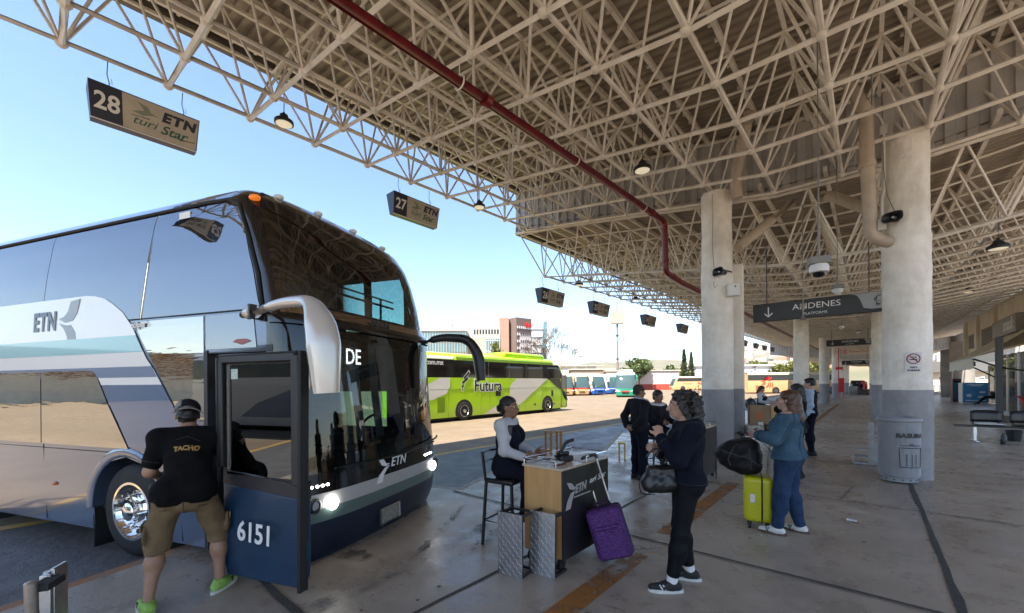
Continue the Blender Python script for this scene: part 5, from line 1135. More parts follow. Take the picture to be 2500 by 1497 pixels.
b = MB(); b.box((2.3, 42.0, 1.5), (0.04, 18.0, 2.9)); b.build('shop_glass', G_shop, t)
b = MB()
for y in (33.0, 35.2, 37.5, 39.8, 42, 44.3, 46.6, 48.9, 51): b.box((2.28, y, 1.5), (0.1, 0.09, 2.95))
b.box((2.28, 42, 2.92), (0.1, 18, 0.12)); b.box((2.28, 42, 0.1), (0.12, 18, 0.2)); b.build('glass_mullion', M_alu, t)
b = MB(); b.box((4.9, 42, 1.5), (0.1, 18.0, 3.0)); b.box((3.6, 33.05, 1.5), (2.6, 0.1, 3.0)); b.build('shop_interior', mat('pale_shop_interior', (0.55, 0.56, 0.52), 0.7), t)  # built without a ceiling so sun from above brightens the shop
b = MB(); b.box((0.0, 29.0, 1.6), (0.04, 7.6, 2.8)); b.build('shop_glass', G_shop, t)
b = MB()
for y in (25.3, 27.2, 29.2, 31.2, 32.8): b.box((-0.02, y, 1.6), (0.08, 0.08, 2.9))
b.build('glass_mullion', M_alu, t)
b = MB(); b.box((0.9, 29, 0.9), (0.5, 6, 1.8)); b.box((1.5, 29, 2.6), (0.3, 6, 0.8)); b.build('display_counter', mat('brown_shop_counter', (0.18, 0.10, 0.05), 0.5, var=0.6, scale=3, col2=(0.5, 0.42, 0.33)), t)
t = thing('shop_sign', 'grey shop sign board with white lowercase lettering above the awning', 'sign', (5.1, 28.3, 3.9))
b = MB(); b.box((-0.05, 2.2, 0.4), (0.25, 4.4, 0.82)); b.build('sign_board', M_grey, t, bevel=0.02)
text('lettering', 'snack', 0.80, M_wtxt, t, (-0.19, 1.05, 0.40), (0, -1, 0), (0, 0, 1), off=0.012, ext=0.02, sx=1.0)
t = thing('awning', 'beige sloping shop awning with white fringe on black arms', 'awning', (5.2, 26.7, 0)); M_awn = mat('beige_awning_cloth', (0.58, 0.50, 0.37), 0.85)
b = MB(); b.grid([[(-0.05 - 1.7 * k / 6, y, 3.95 - 1.25 * k / 6 - 0.06 * math.sin(k / 6 * math.pi)) for k in range(7)] for y in (0, 2, 4, 6.4)]); o = b.build('canvas', M_awn, t); s_ = o.modifiers.new('thick', 'SOLIDIFY'); s_.thickness = 0.02
b = MB(); rows = []
for k in range(70): y = 6.4 * k / 69; rows.append([(-1.75 + 0.03 * math.sin(k * 1.7), y, 2.70), (-1.75 + 0.05 * math.sin(k * 1.7 + 0.4), y, 2.2 + 0.04 * ((k * 7) % 3))])
b.grid(rows); b.build('fringe', mat('cream_fringe', (0.82, 0.78, 0.68), 0.9), t, smooth=60)
b = MB(); b.tube((-1.75, -0.1, 2.7), (-1.75, 6.5, 2.7), 0.04); b.build('front_bar', M_cream, t)
b = MB(); b.tube((-1.75, 0.1, 2.68), (-1.1, -0.8, 2.25), 0.035); b.tube((-1.1, -0.8, 2.25), (-0.05, -2.4, 1.9), 0.035); b.tube((-1.7, 0.3, 2.3), (-1.1, -0.8, 1.75), 0.03); b.build('folding_arm', M_steelk, t)
t = thing('black_post', 'black square post beside the shop awning', 'post', (4.08, 25.9, 0)); b = MB(); b.box((0, 0, 1.75), (0.2, 0.2, 3.5)); b.build('shaft', M_steelk, t, bevel=0.01)
b = MB(); b.box((0, 0, 0.02), (0.4, 0.4, 0.04)); b.build('base_plate', M_steelk, t)
t = thing('ice_cream_freezer', 'blue printed freezer cabinet standing beyond the waiting seats', 'freezer', (6.05, 46.5, 0), R(8)); b = MB(); b.box((0, 0, 0.82), (1.35, 0.8, 1.5)); b.build('cabinet', mat('blue_printed_panel', (0.03, 0.14, 0.32), 0.45, var=0.5, scale=2.5, col2=(0.05, 0.24, 0.42)), t, bevel=0.03)
b = MB(); b.box((0, 0, 0.04), (1.25, 0.7, 0.08)); b.box((-0.69, 0, 0.8), (0.03, 0.8, 1.5)); b.build('white_trim', M_cream, t)
b = MB(); 
for x, z, w_, h_ in ((0, 1.42, 0.9, 0.05), (0, 1.34, 0.6, 0.05), (0.35, 0.85, 0.3, 0.12), (-0.35, 0.6, 0.25, 0.2), (0.3, 0.5, 0.35, 0.12), (0, 0.22, 1.1, 0.05)): b.box((x, -0.405, z), (w_, 0.006, h_))
b.build('printed_mark', mat('pale_print', (0.55, 0.62, 0.68), 0.5), t)
t = thing('fridge', 'dark drinks fridge just left of the blue freezer', 'fridge', (5.35, 48.5, 0), R(8)); b = MB(); b.box((0, 0, 0.95), (0.5, 0.6, 1.9)); b.build('cabinet', mat('dark_red_cabinet', (0.07, 0.02, 0.02), 0.4), t, bevel=0.02); b = MB(); b.box((0, -0.31, 1.0), (0.4, 0.02, 1.5)); b.build('glass_door', M_mirl, t)
t = thing('red_barrier', 'red and white striped post inside the shop front glass', 'post', (4.75, 26.0, 0)); b = MB(); b.path(bend([(0, 0, 0), (0, 0, 0.85), (-0.1, 0.25, 1.05)], 0.2), 0.045, 10); b.build('post', M_fr, t)
t = thing('roof_support', 'tall grey slab pier past the end of the terminal building', 'pier', (6.35, 64, 0)); b = MB(); b.box((0, 0, 3.8), (0.8, 0.8, 7.6)); b.build('pier', M_conc, t, bevel=0.02); b = MB(); b.box((0.55, -0.3, 0.75), (0.3, 0.3, 1.5)); b.build('dark_base', M_steelk, t)
t = thing('roof_support', 'round concrete pier behind the wooden board past the terminal building', 'pier', (7.4, 62, 0)); b = MB(); b.tube((0, 0, 0), (0, 0, 7.8), 0.8, n=24); b.build('pier', M_conc, t)
t = thing('wooden_board', 'large brown wooden board hung high past the terminal building', 'board', (6.35, 54.5, 3.1)); b = MB(); b.box((0, 0, 1.05), (1.45, 0.25, 2.2)); b.build('board', mat('brown_board', (0.22, 0.15, 0.085), 0.45, var=0.3, scale=2), t); b = MB(); b.box((0.78, -0.1, 1.05), (0.1, 0.5, 2.3)); b.build('dark_edge', M_steelk, t)
t = thing('low_building', 'low cream building with grey roof at the far end of the terminal', 'building', (10.5, 97, 0)); b = MB(); b.box((0, 0, 1.6), (9, 4, 3.2)); b.build('wall', M_wall, t)
b = MB(); b.box((0, -0.3, 4.0), (9.6, 5, 1.7)); b.build('roof', mat('dark_grey_roof', (0.13, 0.13, 0.13), 0.7), t)
for x in (-3.0, -1.4): b = MB(); b.box((x, -2.01, 1.4), (0.8, 0.06, 1.9)); w = b.build('window', M_louv, t)
t = thing('ramp', 'concrete ramp with white handrails at the far end of the terminal', 'ramp', (8.6, 76, 0)); b = MB(); b.prism([(-2.4, 0), (2.2, 0), (2.2, 1.3)], (0, 0, 0), (1, 0, 0), (0, 0, 1), -6.0); b.build('slab', M_conc, t)
for y in (0.1, 5.8):
    b = MB(); b.tube((-2.4, y, 0.9), (2.2, y, 2.2), 0.05); b.tube((-2.4, y, 0.45), (2.2, y, 1.75), 0.04)
    for k in range(7): x = -2.4 + 4.6 * k / 6; z = max(0, (x + 2.4) * 0.283); b.tube((x, y, z), (x, y, z + 0.9), 0.035)
    b.build('handrail', M_cream, t)

# ================================================================ OTHER COACHES
P_lime = paint('lime_green_paint', (0.42, 0.70, 0.010), 0.28)
P_limr = paint('lime_roof_paint', (0.42, 0.68, 0.01), 0.35)
P_off = paint('warm_white_paint', (0.68, 0.66, 0.60), 0.3)
M_tint = mat('dark_tinted_side_glass', (0.012, 0.011, 0.010), 0.06, spec=0.6)
M_wsd = mat('grey_green_windscreen', (0.05, 0.085, 0.085), 0.04, spec=0.8)
CF = [(-0.1, -0.10), (0.15, -0.04), (0.6, 0.0), (1.1, -0.03), (1.7, -0.20), (2.3, -0.47), (2.8, -0.78), (3.1, -1.08), (3.3, -1.45), (3.38, -1.9)]
CW = [(-0.1, 1.2), (0.1, 1.26), (0.5, 1.275), (1.2, 1.28), (2.9, 1.26), (3.1, 1.22), (3.25, 1.10), (3.33, 0.85), (3.37, 0.45), (3.385, 0.0)]
CD = [(-0.1, 0.32), (1, 0.4), (2.3, 0.45), (3.0, 0.4), (3.38, 0.3)]
def coach(label, loc, rz, L=12.4, body=None, roof=None, group='parked coaches across the yard', wheels=(-2.6, -10.0), lod=1, front=None, band=(2.05, 2.95), skirt=None, white_ac=None, mirror=None, s=1.0):
    body = body or P_off; roof = roof or body
    t = thing('coach', label, 'bus', loc, rz, group)
    sh = Shell(CF, CW, CD, -L, 2.8, 20 if lod else 32)
    b = MB()
    zs = zr(0.05, band[0], 8)
    for sg in (-1, 1): b.grid(sh.side_rows(zs, -L, None, sg, n=8))
    b.grid(sh.front_rows(zr(0.05, 1.0, 6))); b.build('body', body, t, smooth=60)
    b = MB()
    for sg in (-1, 1): b.grid(sh.side_rows(zr(band[0], band[1], 4), -L, lambda z: sh.se(z) - 0.25, sg, n=4)); 
    b.build('side_window', M_tint, t, smooth=60)
    b = MB()
    for sg in (-1, 1): b.grid(sh.side_rows(zr(band[0], band[1], 4), lambda z: sh.se(z) - 0.25, None, sg))
    b.build('windscreen_pillar', body if lod else P_black, t)
    b = MB(); b.grid(sh.front_rows(zr(1.0, 2.85, 8), 0.3, math.pi - 0.3)); b.build('windscreen', M_wsd, t, smooth=60)
    for a_ in (0, math.pi - 0.3): b = MB(); b.grid(sh.front_rows(zr(1.0, 2.85, 8), a_, a_ + 0.3, n=6)); b.build('front_pillar', body, t, smooth=60)
    zt = [band[1], 3.02, 3.1, 3.18, 3.25, 3.3, 3.34, 3.37, 3.385]
    b = MB()
    for sg in (-1, 1): b.grid(sh.side_rows(zt, -L, None, sg, n=4))
    b.grid(sh.front_rows(zr(2.85, 3.385, 6))); b.build('roof', roof, t, smooth=60)
    b = MB(); b.grid([[(-L, sg * sh.W(z), z) for sg in (1, -1)] for z in zr(0.05, 3.38, 8)]); b.build('rear_panel', body, t)
    b = MB(); b.box((-L * 0.5, 0, 0.08), (L - 1.5, 2.1, 0.28)); b.build('chassis', M_rub, t)
    for x in wheels:
        for sg in (-1, 1):
            b = MB(); b.lathe([(0.0001, -0.02), (0.60, -0.02), (0.60, 0.02), (0.0001, 0.02)], (x, sg * 1.272, 0.33), 24, 'Y'); b.v = [p if p[2] > 0.06 else (p[0], p[1], 0.06) for p in b.v]; b.build('wheel_arch', M_rub, t)
            wheel(t, x, sg * 1.17, 0.33, 0.50, sg, 1)
    if skirt:
        b = MB(); b.grid(sh.front_rows(zr(0.05, 0.75, 4), off=0.006)); 
        for sg in (-1, 1): b.grid(sh.side_rows(zr(0.05, 0.42, 3), -L, None, sg, 0.006, n=2))
        b.build('coloured_skirt', skirt, t, smooth=60)
    if front:
        b = MB(); b.grid(sh.front_rows(zr(0.86, 1.02, 2), 0.2, math.pi - 0.2, off=0.012)); b.build('bonnet_stripe', front, t, smooth=60)
    b = MB()
    for sg in (-1, 1): b.ellipsoid(sh.frontpt(math.pi / 2 + sg * 0.95, 0.62, 0.01), (0.06, 0.2, 0.10), 12, 8)
    b.build('headlight', M_clear, t)
    b = MB(); b.box((0.03, 0, 0.42), (0.03, 0.9, 0.16)); b.build('grille', P_black, t)
    if mirror:
        for sg in (-1, 1):
            b = MB(); b.path(bend([(-0.75, sg * 1.15, 2.85), (-0.1, sg * 1.42, 2.85), (0.18, sg * 1.5, 2.6), (0.2, sg * 1.5, 2.0)], 0.25), [0.06] * 6 + [0.09] * 8, 8); b.build('mirror', mirror, t, smooth=60)
    if white_ac:
        b = MB(); b.box((-4.5, 0, 3.45), (4, 1.9, 0.32)); b.build('roof_unit', white_ac, t, bevel=0.12, seg=3)
    return t, sh
# the lime coach crossing behind
t, sh = coach('lime green and white coach with dark windows, behind the big silver one', (-17.18, 24.4, 0), R(90.6), 13.2, P_lime, P_limr, wheels=(-2.61, -10.03), lod=0, white_ac=P_limr)
X = lambda s_: s_ - 10.03
zmono(sh, [(0.06, X(1.45), X(3.75)), (0.45, X(2.35), X(4.5)), (0.75, X(3.1), X(5.1)), (1.0, X(3.55), X(5.5)), (1.25, X(3.6), X(6.0)), (1.6, X(3.65), X(6.65)), (1.8, X(3.9), X(7.0)), (2.045, X(4.3), X(7.45))], P_off, 'white_livery_band', t, 0.012)
zmono(sh, [(0.95, X(-2.6), X(-2.1)), (1.25, X(-2.6), X(-1.2)), (1.6, X(-2.6), X(-0.95)), (2.045, X(-1.6), X(-0.95))], P_off, 'white_livery_band', t, 0.012)
zmono(sh, [(1.35, X(8.8), X(9.05)), (1.6, X(8.3), X(9.0)), (1.9, X(7.75), X(8.95)), (2.046, X(7.35), X(8.9))], M_tint, 'side_window', t, 0.014)
b = MB(); b.grid(sh.side_rows(zr(2.95, 3.22, 3), X(8.1), None, -1, 0.012)); b.grid(sh.front_rows(zr(2.86, 3.3, 4), 0, 1.6, off=0.012, n=12)); b.build('white_roof_corner', P_off, t, smooth=60)
zmono(sh, [(2.97, X(-2.9), X(-0.75)), (3.12, X(-2.9), X(-0.6))], P_off, 'white_livery_band', t, 0.012)
b = MB()
for k, (s0, z0) in enumerate(((9.12, 0.12),)): pass
b.grid([[sh.side(x, z, -1, 0.016) for x in (X(9.08), X(9.62))] for z in zr(1.35, 2.3, 4)]); b.build('door_glass', M_mirr, t)
zmono(sh, [(0.6, X(9.55), X(9.68)), (0.8, X(9.3), X(9.68)), (1.1, X(9.12), X(9.55)), (1.35, X(9.05), X(9.12))], M_tint, 'door_glass', t, 0.018)
b = MB(); b.path([sh.side(x, z, -1, 0.014) for x, z in ((X(9.03), 0.12), (X(9.03), 2.42), (X(9.66), 2.42), (X(9.72), 0.12))], 0.025, 5, closed=True); b.build('door_seal', M_rub, t)
b = MB()
for xs in ((-2.0, 1.3), (5.05, 5.05), (0.25, 0.25)): pass
b.path([sh.side(x, 1.47, -1, 0.008) for x in (X(-2.9), X(0), X(3), X(6), X(9))], 0.008, 4)
for x in (X(-1.05), X(1.25), X(1.95), X(3.55), X(5.1), X(6.85)): b.path([sh.side(x, z, -1, 0.008) for z in (0.08, 1.46)], 0.008, 4)
b.build('hatch_seam', mat('dark_lime_seam', (0.10, 0.18, 0.005), 0.5), t)
b = MB()
for x in (X(1.85), X(3.6), X(5.2), X(6.8)): b.path([sh.side(x, z, -1, 0.008) for z in (2.07, 2.93)], 0.012, 4)
b.build('window_seam', mat('grey_glass_seam', (0.10, 0.10, 0.095), 0.4), t)
M_lwhite = mat('white_outline', (0.75, 0.75, 0.73), 0.5)
for m_, of, dz in ((M_lwhite, 0.05, 0.0), (M_ktxt, 0.012, 0.004)):
    text('lettering', 'Futura', 0.86, m_, t, (X(1.82), -1.292 - dz, 1.60), (1, 0, 0), (0, 0, 1), off=of, sx=0.98)
text('lettering', 'futura.com.mx', 0.34, M_wtxt, t, (X(-2.35), -1.285, 2.78), (1, 0, 0), (0, 0, 1), off=0.006, sx=0.98)
for m_, g, dz in ((M_lwhite, 0.045, 0), (M_ktxt, 0.0, 0.006)):
    b = MB()
    for (xa, za, xb, zb_, w_) in ((0.02, 2.02, 0.42, 2.34, 0.16), (-0.10, 1.78, 0.33, 2.02, 0.17), (-0.14, 1.56, 0.02, 1.66, 0.15), (-0.10, 1.42, -0.02, 1.42, 0.13)):
        d_ = Vector((xb - xa, 0, zb_ - za)).normalized(); n_ = Vector((-d_.z, 0, d_.x))
        A = Vector((X(xa - 0.05), -1.292 - dz, za)); B = Vector((X(xb - 0.05), -1.292 - dz, zb_)); w2 = w_ / 2 + g
        b.add([A - d_ * g - n_ * w2, B + d_ * g - n_ * w2 * 0.4, B + d_ * g + n_ * w2, A - d_ * g + n_ * w2 * 0.4], [(0, 1, 2, 3)])
    b.build('feather_emblem', m_, t, smooth=0)
b = MB(); b.box((X(2.62), -1.288, 1.18), (0.42, 0.012, 0.30)); b.box((X(7.95), -1.288, 1.08), (0.2, 0.012, 0.38))
for x in (2.55, 4.15, 6.05, 7.35): b.box((X(x), -1.288, 0.42), (0.16, 0.012, 0.12))
b.build('hatch', M_ktxt, t); text('lettering', '12-47-08', 0.22, M_ktxt, t, (X(7.85), -1.29, 0.36), (1, 0, 0), (0, 0, 1))
b = MB()
for k in range(7): b.box((X(-1.75 + 0.07 * k), -1.288, 0.7), (0.03, 0.012, 0.75))
b.build('grille_slat', mat('dark_lime_seam', (0.1, 0.1, 0.1), 0.5), t)
for k in range(3): b = MB(); b.path([sh.side(x, 3.03 + 0.07 * k, -1, 0.01) for x in (X(-0.5), X(3), X(8.1))], 0.012, 4); b.build('roof_rib', MATS['dark_lime_seam'], t)

P_peach = paint('peach_coach_paint', (0.62, 0.36, 0.17), 0.3)
P_cream = paint('cream_coach_paint', (0.66, 0.56, 0.36), 0.3)
P_blue = paint('bright_blue_paint', (0.01, 0.09, 0.42), 0.3)
P_green = paint('green_coach_paint', (0.012, 0.22, 0.13), 0.3)
P_redst = paint('red_stripe_paint', (0.50, 0.02, 0.02), 0.3)
coach('cream and peach coach with red front stripe, nearest the lime coach', (-34.6, 52.3, 0), R(-38), 12, P_peach, P_cream, front=P_redst, mirror=P_cream)
coach('cream and peach coach with red front stripe, beside the blue and white one', (-33.6, 55.4, 0), R(-38), 12, P_peach, P_cream, front=P_redst, mirror=P_cream)
coach('white and blue coach right of the peach coaches', (-32.2, 58.4, 0), R(-30), 12, P_off, P_white, skirt=P_blue, front=P_blue, mirror=P_white)
coach('white and blue coach half hidden by the green coach', (-33.4, 65.6, 0), R(-30), 12, P_off, P_white, skirt=P_blue, front=P_blue, mirror=P_white)
t, sh = coach('green coach with white roof facing the platform across the yard', (-24.6, 51.5, 0), R(-66), 12.4, P_green, P_white, white_ac=P_white, mirror=P_green)
for sg in (-1, 1):
    b = MB(); b.path([sh.frontpt(math.pi / 2 + sg * a, 0.80 - 0.25 * (1 - abs(a)) ** 1 * 1.2, 0.012) for a in (0.15, 0.5, 0.9, 1.2)], 0.035, 6); b.build('white_chevron', P_white, t)
b = MB(); b.box((0.02, 0.0, 0.62), (0.04, 1.0, 0.14)); b.build('name_strip', P_redst, t)
t, sh = coach('beige coach with dark windows and brown lettering far left of the near column', (-38.2, 105.9, 0), R(221), 13.5, P_peach, P_cream)
text('lettering', 'Primera', 0.75, mat('brown_lettering', (0.2, 0.1, 0.05), 0.5), t, (-3.9, 1.30, 1.55), (-1, 0, 0), (0, 0, 1)); text('lettering', 'Plus', 0.75, P_redst, t, (-7.0, 1.30, 1.55), (-1, 0, 0), (0, 0, 1), off=0.03)
coach('white coach facing out at the far side left of the beige coach', (-46.0, 112.8, 0), R(-60), 12, P_white, P_white)
t, sh = coach('beige coach with red flower emblem seen between the left columns', (-3.6, 88.3, 0), R(41), 16.2, P_peach, P_cream, wheels=(-2.6, -11.6), band=(2.0, 2.95))
text('lettering', 'Primera Plus', 0.95, MATS['brown_lettering'], t, (-7.2, -1.30, 1.52), (1, 0, 0), (0, 0, 1))
b = MB()
for k in range(9):
    a = R(200 - 30 * k) if k < 6 else R(20 - 14 * (k - 5)); L_ = 0.95
    c0 = (-13.0, -1.30, 1.75) if k < 6 else (-12.4, -1.30, 1.75)
    p0 = Vector(c0) + Vector((math.cos(a) * 0.35, 0, math.sin(a) * 0.35)) if k < 6 else Vector((-12.3 - 0.22 * (k - 6), -1.30, 1.7))
    p1 = Vector(c0) + Vector((math.cos(a) * 1.05, 0, math.sin(a) * 1.05)) if k < 6 else Vector((-12.2 - 0.5 * (k - 6), -1.30, 0.75 + 0.05 * (k - 6)))
    q = (p0 + p1) / 2 + Vector((0.1, 0, 0.1)); b.path([p0, q, p1], [0.10, 0.17, 0.04], 8, flat=0.1)
b.build('flower_emblem', mat('bright_red_emblem', (0.75, 0.02, 0.01), 0.5), t)
b = MB(); b.box((-14.3, -1.29, 0.75), (1.2, 0.02, 0.9)); b.build('grille', MATS['brown_lettering'], t)

# ================================================================ CITY BEYOND THE YARD
M_bglass = mat('blue_green_curtain_wall', (0.16, 0.26, 0.28), 0.15, 0.3, var=0.4, scale=0.15)
M_bpale = mat('pale_building_concrete', (0.55, 0.50, 0.42), 0.85, var=0.15, scale=0.08)
M_bwhite = mat('white_building_render', (0.66, 0.65, 0.63), 0.8, var=0.1, scale=0.05)
M_bbrick = mat('terracotta_render', (0.36, 0.22, 0.16), 0.85, var=0.12, scale=0.08)
M_bbrown = mat('brown_render', (0.165, 0.115, 0.098), 0.85, var=0.12, scale=0.08)
M_bwin = mat('dark_building_window', (0.03, 0.035, 0.04), 0.15)
A41 = R(41)
def bldg(name, label, loc, rz): return thing(name, label, 'building', (loc[0], loc[1], ROAD), rz, 'buildings beyond the yard')
def wingrid(t, x0, x1, z0, z1, nx, nz, y, w, h, m=M_bwin, name='window'):
    for i in range(nx):
        for k in range(nz):
            b = MB(); b.box((x0 + (i + 0.5) * (x1 - x0) / nx, y, z0 + (k + 0.5) * (z1 - z0) / nz), (w, 0.15, h)); b.build(name, m, t, smooth=0)
t = bldg('office_building', 'long glass fronted office block left of the beige tower', (-119, 95.2), A41)
b = MB(); b.box((-12, 8, 10.8), (46, 15, 21.6)); b.build('wall', M_bpale, t)
for k in range(5):
    b = MB(); b.box((-12, 0.35, 3.4 + 4 * k), (45.4, 0.5, 3.2)); b.build('glass_band', M_bglass, t)
b = MB()
for k in range(46): b.box((-34.5 + k * 1.0, 0.02, 10.6), (0.13, 0.2, 20.6))
b.build('mullion', M_bpale, t)
b = MB(); b.box((-12, 0.1, 22.1), (46.5, 1, 0.9)); b.box((2, 8, 24), (5, 5, 3)); b.build('roof', M_bwhite, t)
t = bldg('office_tower', 'plain beige tower between the glass office and the low block', (-113.7, 106.5), A41)
b = MB(); b.box((0, 4, 11.8), (4.4, 8, 23.6)); b.build('wall', M_bpale, t); b = MB(); b.box((-0.8, 3, 24.3), (1.5, 2, 1.6)); b.tube((1.4, 2, 23), (1.4, 2, 26), 0.12); b.build('roof_plant', M_bwhite, t)
t = bldg('office_building', 'low block with sandstone wall and glass front, before the hotel', (-98.4, 99.9), A41)
b = MB(); b.box((0, 5, 9), (9.5, 10, 18)); b.build('wall', mat('sandstone_wall', (0.52, 0.43, 0.30), 0.85, var=0.2, scale=0.3), t)
b = MB(); b.box((2.3, -0.1, 9.2), (4.8, 0.3, 16.6)); b.build('glass_front', M_bglass, t)
b = MB()
for k in range(7): b.box((-0.05 + k * 0.78, -0.28, 9.2), (0.1, 0.12, 16.8))
for k in range(5): b.box((2.3, -0.28, 2.4 + k * 3.6), (4.9, 0.12, 0.16))
b.build('mullion', M_bwhite, t); b = MB(); b.box((0, 5, 19.8), (9.5, 9, 3.4)); b.build('roof_storey', M_bpale, t); wingrid(t, -4.5, 4.5, 18.6, 21.2, 9, 1, 0.45, 0.6, 1.6)
t = bldg('hotel', 'red brown hotel block with white panels and rows of small windows', (-113.2, 127.0), R(41))
b = MB(); b.box((-4.6, 4, 14.1), (9.6, 9, 28.2)); b.build('white_wall', M_bwhite, t); b = MB(); b.box((-1.0, 1.5, 14.6), (4.0, 6, 29.2)); b.build('terracotta_wall', M_bbrick, t)
b = MB(); b.box((5.1, 2.4, 14.6), (8.2, 7, 29.2), R(38)); b.build('brown_wall', M_bbrown, t)
K_ = Matrix.Rotation(R(38), 3, 'Z'); oo = Vector((5.1, 2.4, 0))
def hp(x, z, d=0.0): return oo + K_ @ Vector((x, -3.5 - d, z))
b = MB(); b.box(hp(0.7, 12.0, 0.02), (6.0, 0.2, 21), K_); b.build('white_panel', mat('pinkish_white_panel', (0.58, 0.52, 0.49), 0.8), t)
for i in range(8):
    for k in range(9):
        b = MB(); b.box(hp(-3.5 + i * 1.0, 2.4 + k * 2.85, 0.16), (0.42, 0.2, 1.0), K_); b.build('window', M_bwin if i > 1 and k < 8 else M_bwhite, t, smooth=0)
for k in range(6): b = MB(); b.box((-4.4, -0.55, 6 + k * 3.4), (0.9, 0.15, 1.1)); b.build('window', M_bwin, t, smooth=0)
text('lettering', 'ibis', 2.8, mat('red_hotel_letter', (0.65, 0.02, 0.02), 0.5), t, hp(2.2, 26.4, 0.25), K_ @ Vector((1, 0, 0)), (0, 0, 1), off=0.09, ext=0.1)
t = bldg('office_tower', 'white and glass tower with a slanted blue fin behind the hotel', (-123.2, 157.9), R(41))
b = MB(); b.box((0.5, 5, 15.8), (11.5, 10, 31.6)); b.build('wall', mat('grey_tower_wall', (0.34, 0.37, 0.40), 0.6), t)
for k in range(8): b = MB(); b.box((0, -0.15, 3 + k * 3.8), (9.5, 0.5, 2.1)); b.build('white_band', M_bwhite, t)
b = MB(); b.prism([(2.6, 3), (5.6, 3), (6.6, 32.2), (5.0, 32.0), (3.6, 14)], (0, -0.6, 0), (1, 0, 0), (0, 0, 1), 0.8); b.build('glass_fin', M_bglass, t); b = MB(); b.prism([(5.7, 3), (6.6, 3), (8.4, 32.4), (7.2, 32.2)], (0, -0.4, 0), (1, 0, 0), (0, 0, 1), 0.8); b.build('white_fin', M_bwhite, t)
t = bldg('warehouse', 'low cream warehouse with parapet behind the row of coaches', (-66.4, 108.0), A41); b = MB(); b.box((-1, 5, 3.6), (12, 10, 7.2)); b.build('wall', M_wall, t); b = MB(); b.box((0, -0.1, 7.3), (14, 1.0, 0.25)); b.box((-3, 4, 8.2), (5, 4, 1.4)); b.build('roof', M_bpale, t)
t = bldg('shed', 'brown corrugated shed wall behind the blue and white coaches', (-58.5, 102.0), A41); b = MB(); b.box((0, 3, 2.9), (12, 6, 5.8)); b.build('wall', mat('brown_shed_cladding', (0.30, 0.22, 0.16), 0.8, var=0.3, scale=0.6, stretch=(8, 1, 0.3)), t); b = MB(); b.box((0, 3, 5.9), (12.6, 6.6, 0.3)); b.build('roof', M_bpale, t)
t = bldg('warehouse', 'long white warehouse roofline above the beige coaches on the right', (-35.0, 137.0), R(46)); b = MB(); b.box((10, 4, 3.5), (34, 8, 7.0)); b.build('wall', M_bwhite, t); b = MB(); b.box((10, 4, 7.2), (35, 9, 0.5)); b.build('roof', M_bwhite, t)
t = bldg('warehouse', 'white shed with red base band behind the green coach', (-46.5, 108.5), A41); b = MB(); b.box((0, 3, 2.6), (20, 5, 5.2)); b.build('wall', mat('pale_pink_wall', (0.55, 0.47, 0.42), 0.8), t); b = MB(); b.box((0, 0.45, 0.8), (20.1, 0.2, 1.6)); b.build('red_base', mat('red_wall_base', (0.35, 0.06, 0.04), 0.8), t); b = MB(); b.box((0, 3, 5.35), (20.8, 5.6, 0.3)); b.build('roof', M_bpale, t)
# masts and poles
t = thing('pole_sign', 'tall thick pole carrying a white boxy billboard', 'billboard', (-64.6, 129.4, ROAD), A41); b = MB(); b.tube((0, 0, 0), (0, 0, 27.5), 0.42, 0.36, n=12); b.build('pole', mat('brown_pole', (0.22, 0.16, 0.13), 0.6), t)
b = MB(); b.box((0, 0, 24.2), (4.3, 2.0, 3.9)); b.box((0.3, 0, 26.8), (1.0, 1.0, 1.3)); b.build('box', mat('cream_billboard', (0.42, 0.37, 0.28), 0.6, var=0.12, scale=0.6), t, bevel=0.05); b = MB(); b.tube((0, 0, 27), (0, 0, 29.5), 0.06); b.build('aerial', M_steelk, t)
for z in (10, 18): b = MB(); b.tube((0, 0, z), (0, 0, z + 0.4), 0.5, n=12); b.build('collar', M_steelk, t)
t = thing('floodlight_mast', 'slim floodlight mast with four upturned lamps right of the pole billboard', 'mast', (-54.4, 111.7, ROAD), A41); b = MB(); b.tube((0, 0, 0), (0, 0, 13.6), 0.16, 0.10); b.build('pole', M_alu, t)
for x in (-1.3, -0.5, 0.5, 1.3): b = MB(); b.path([(0, 0, 13.4), (x, 0, 13.9), (x, 0, 14.4)], 0.05, 6); b.box((x, 0, 14.9), (0.4, 0.5, 0.9)); b.build('lamp', M_alu, t)
for loc, h_, lb, arms in (((-71.6, 149.7), 15.5, 'utility pole with two cross arms right of the billboard pole', (14.6, 12.2)), ((-64.8, 102.7), 11, 'plain thin pole on the warehouse left of the utility frame', ()), ((-62.3, 104.8), 11, 'utility pole with one long cross arm above the warehouse', (9.8,))):
    t = thing('utility_pole', lb, 'pole', (loc[0], loc[1], ROAD), A41); b = MB(); b.tube((0, 0, 0), (0, 0, h_), 0.14, 0.10); b.build('pole', M_conc, t)
    for z in arms: b = MB(); b.box((0 if len(arms) > 1 else -0.3, 0, z), (2.2 if len(arms) > 1 else 4.4, 0.15, 0.18)); b.build('cross_arm', M_conc, t)
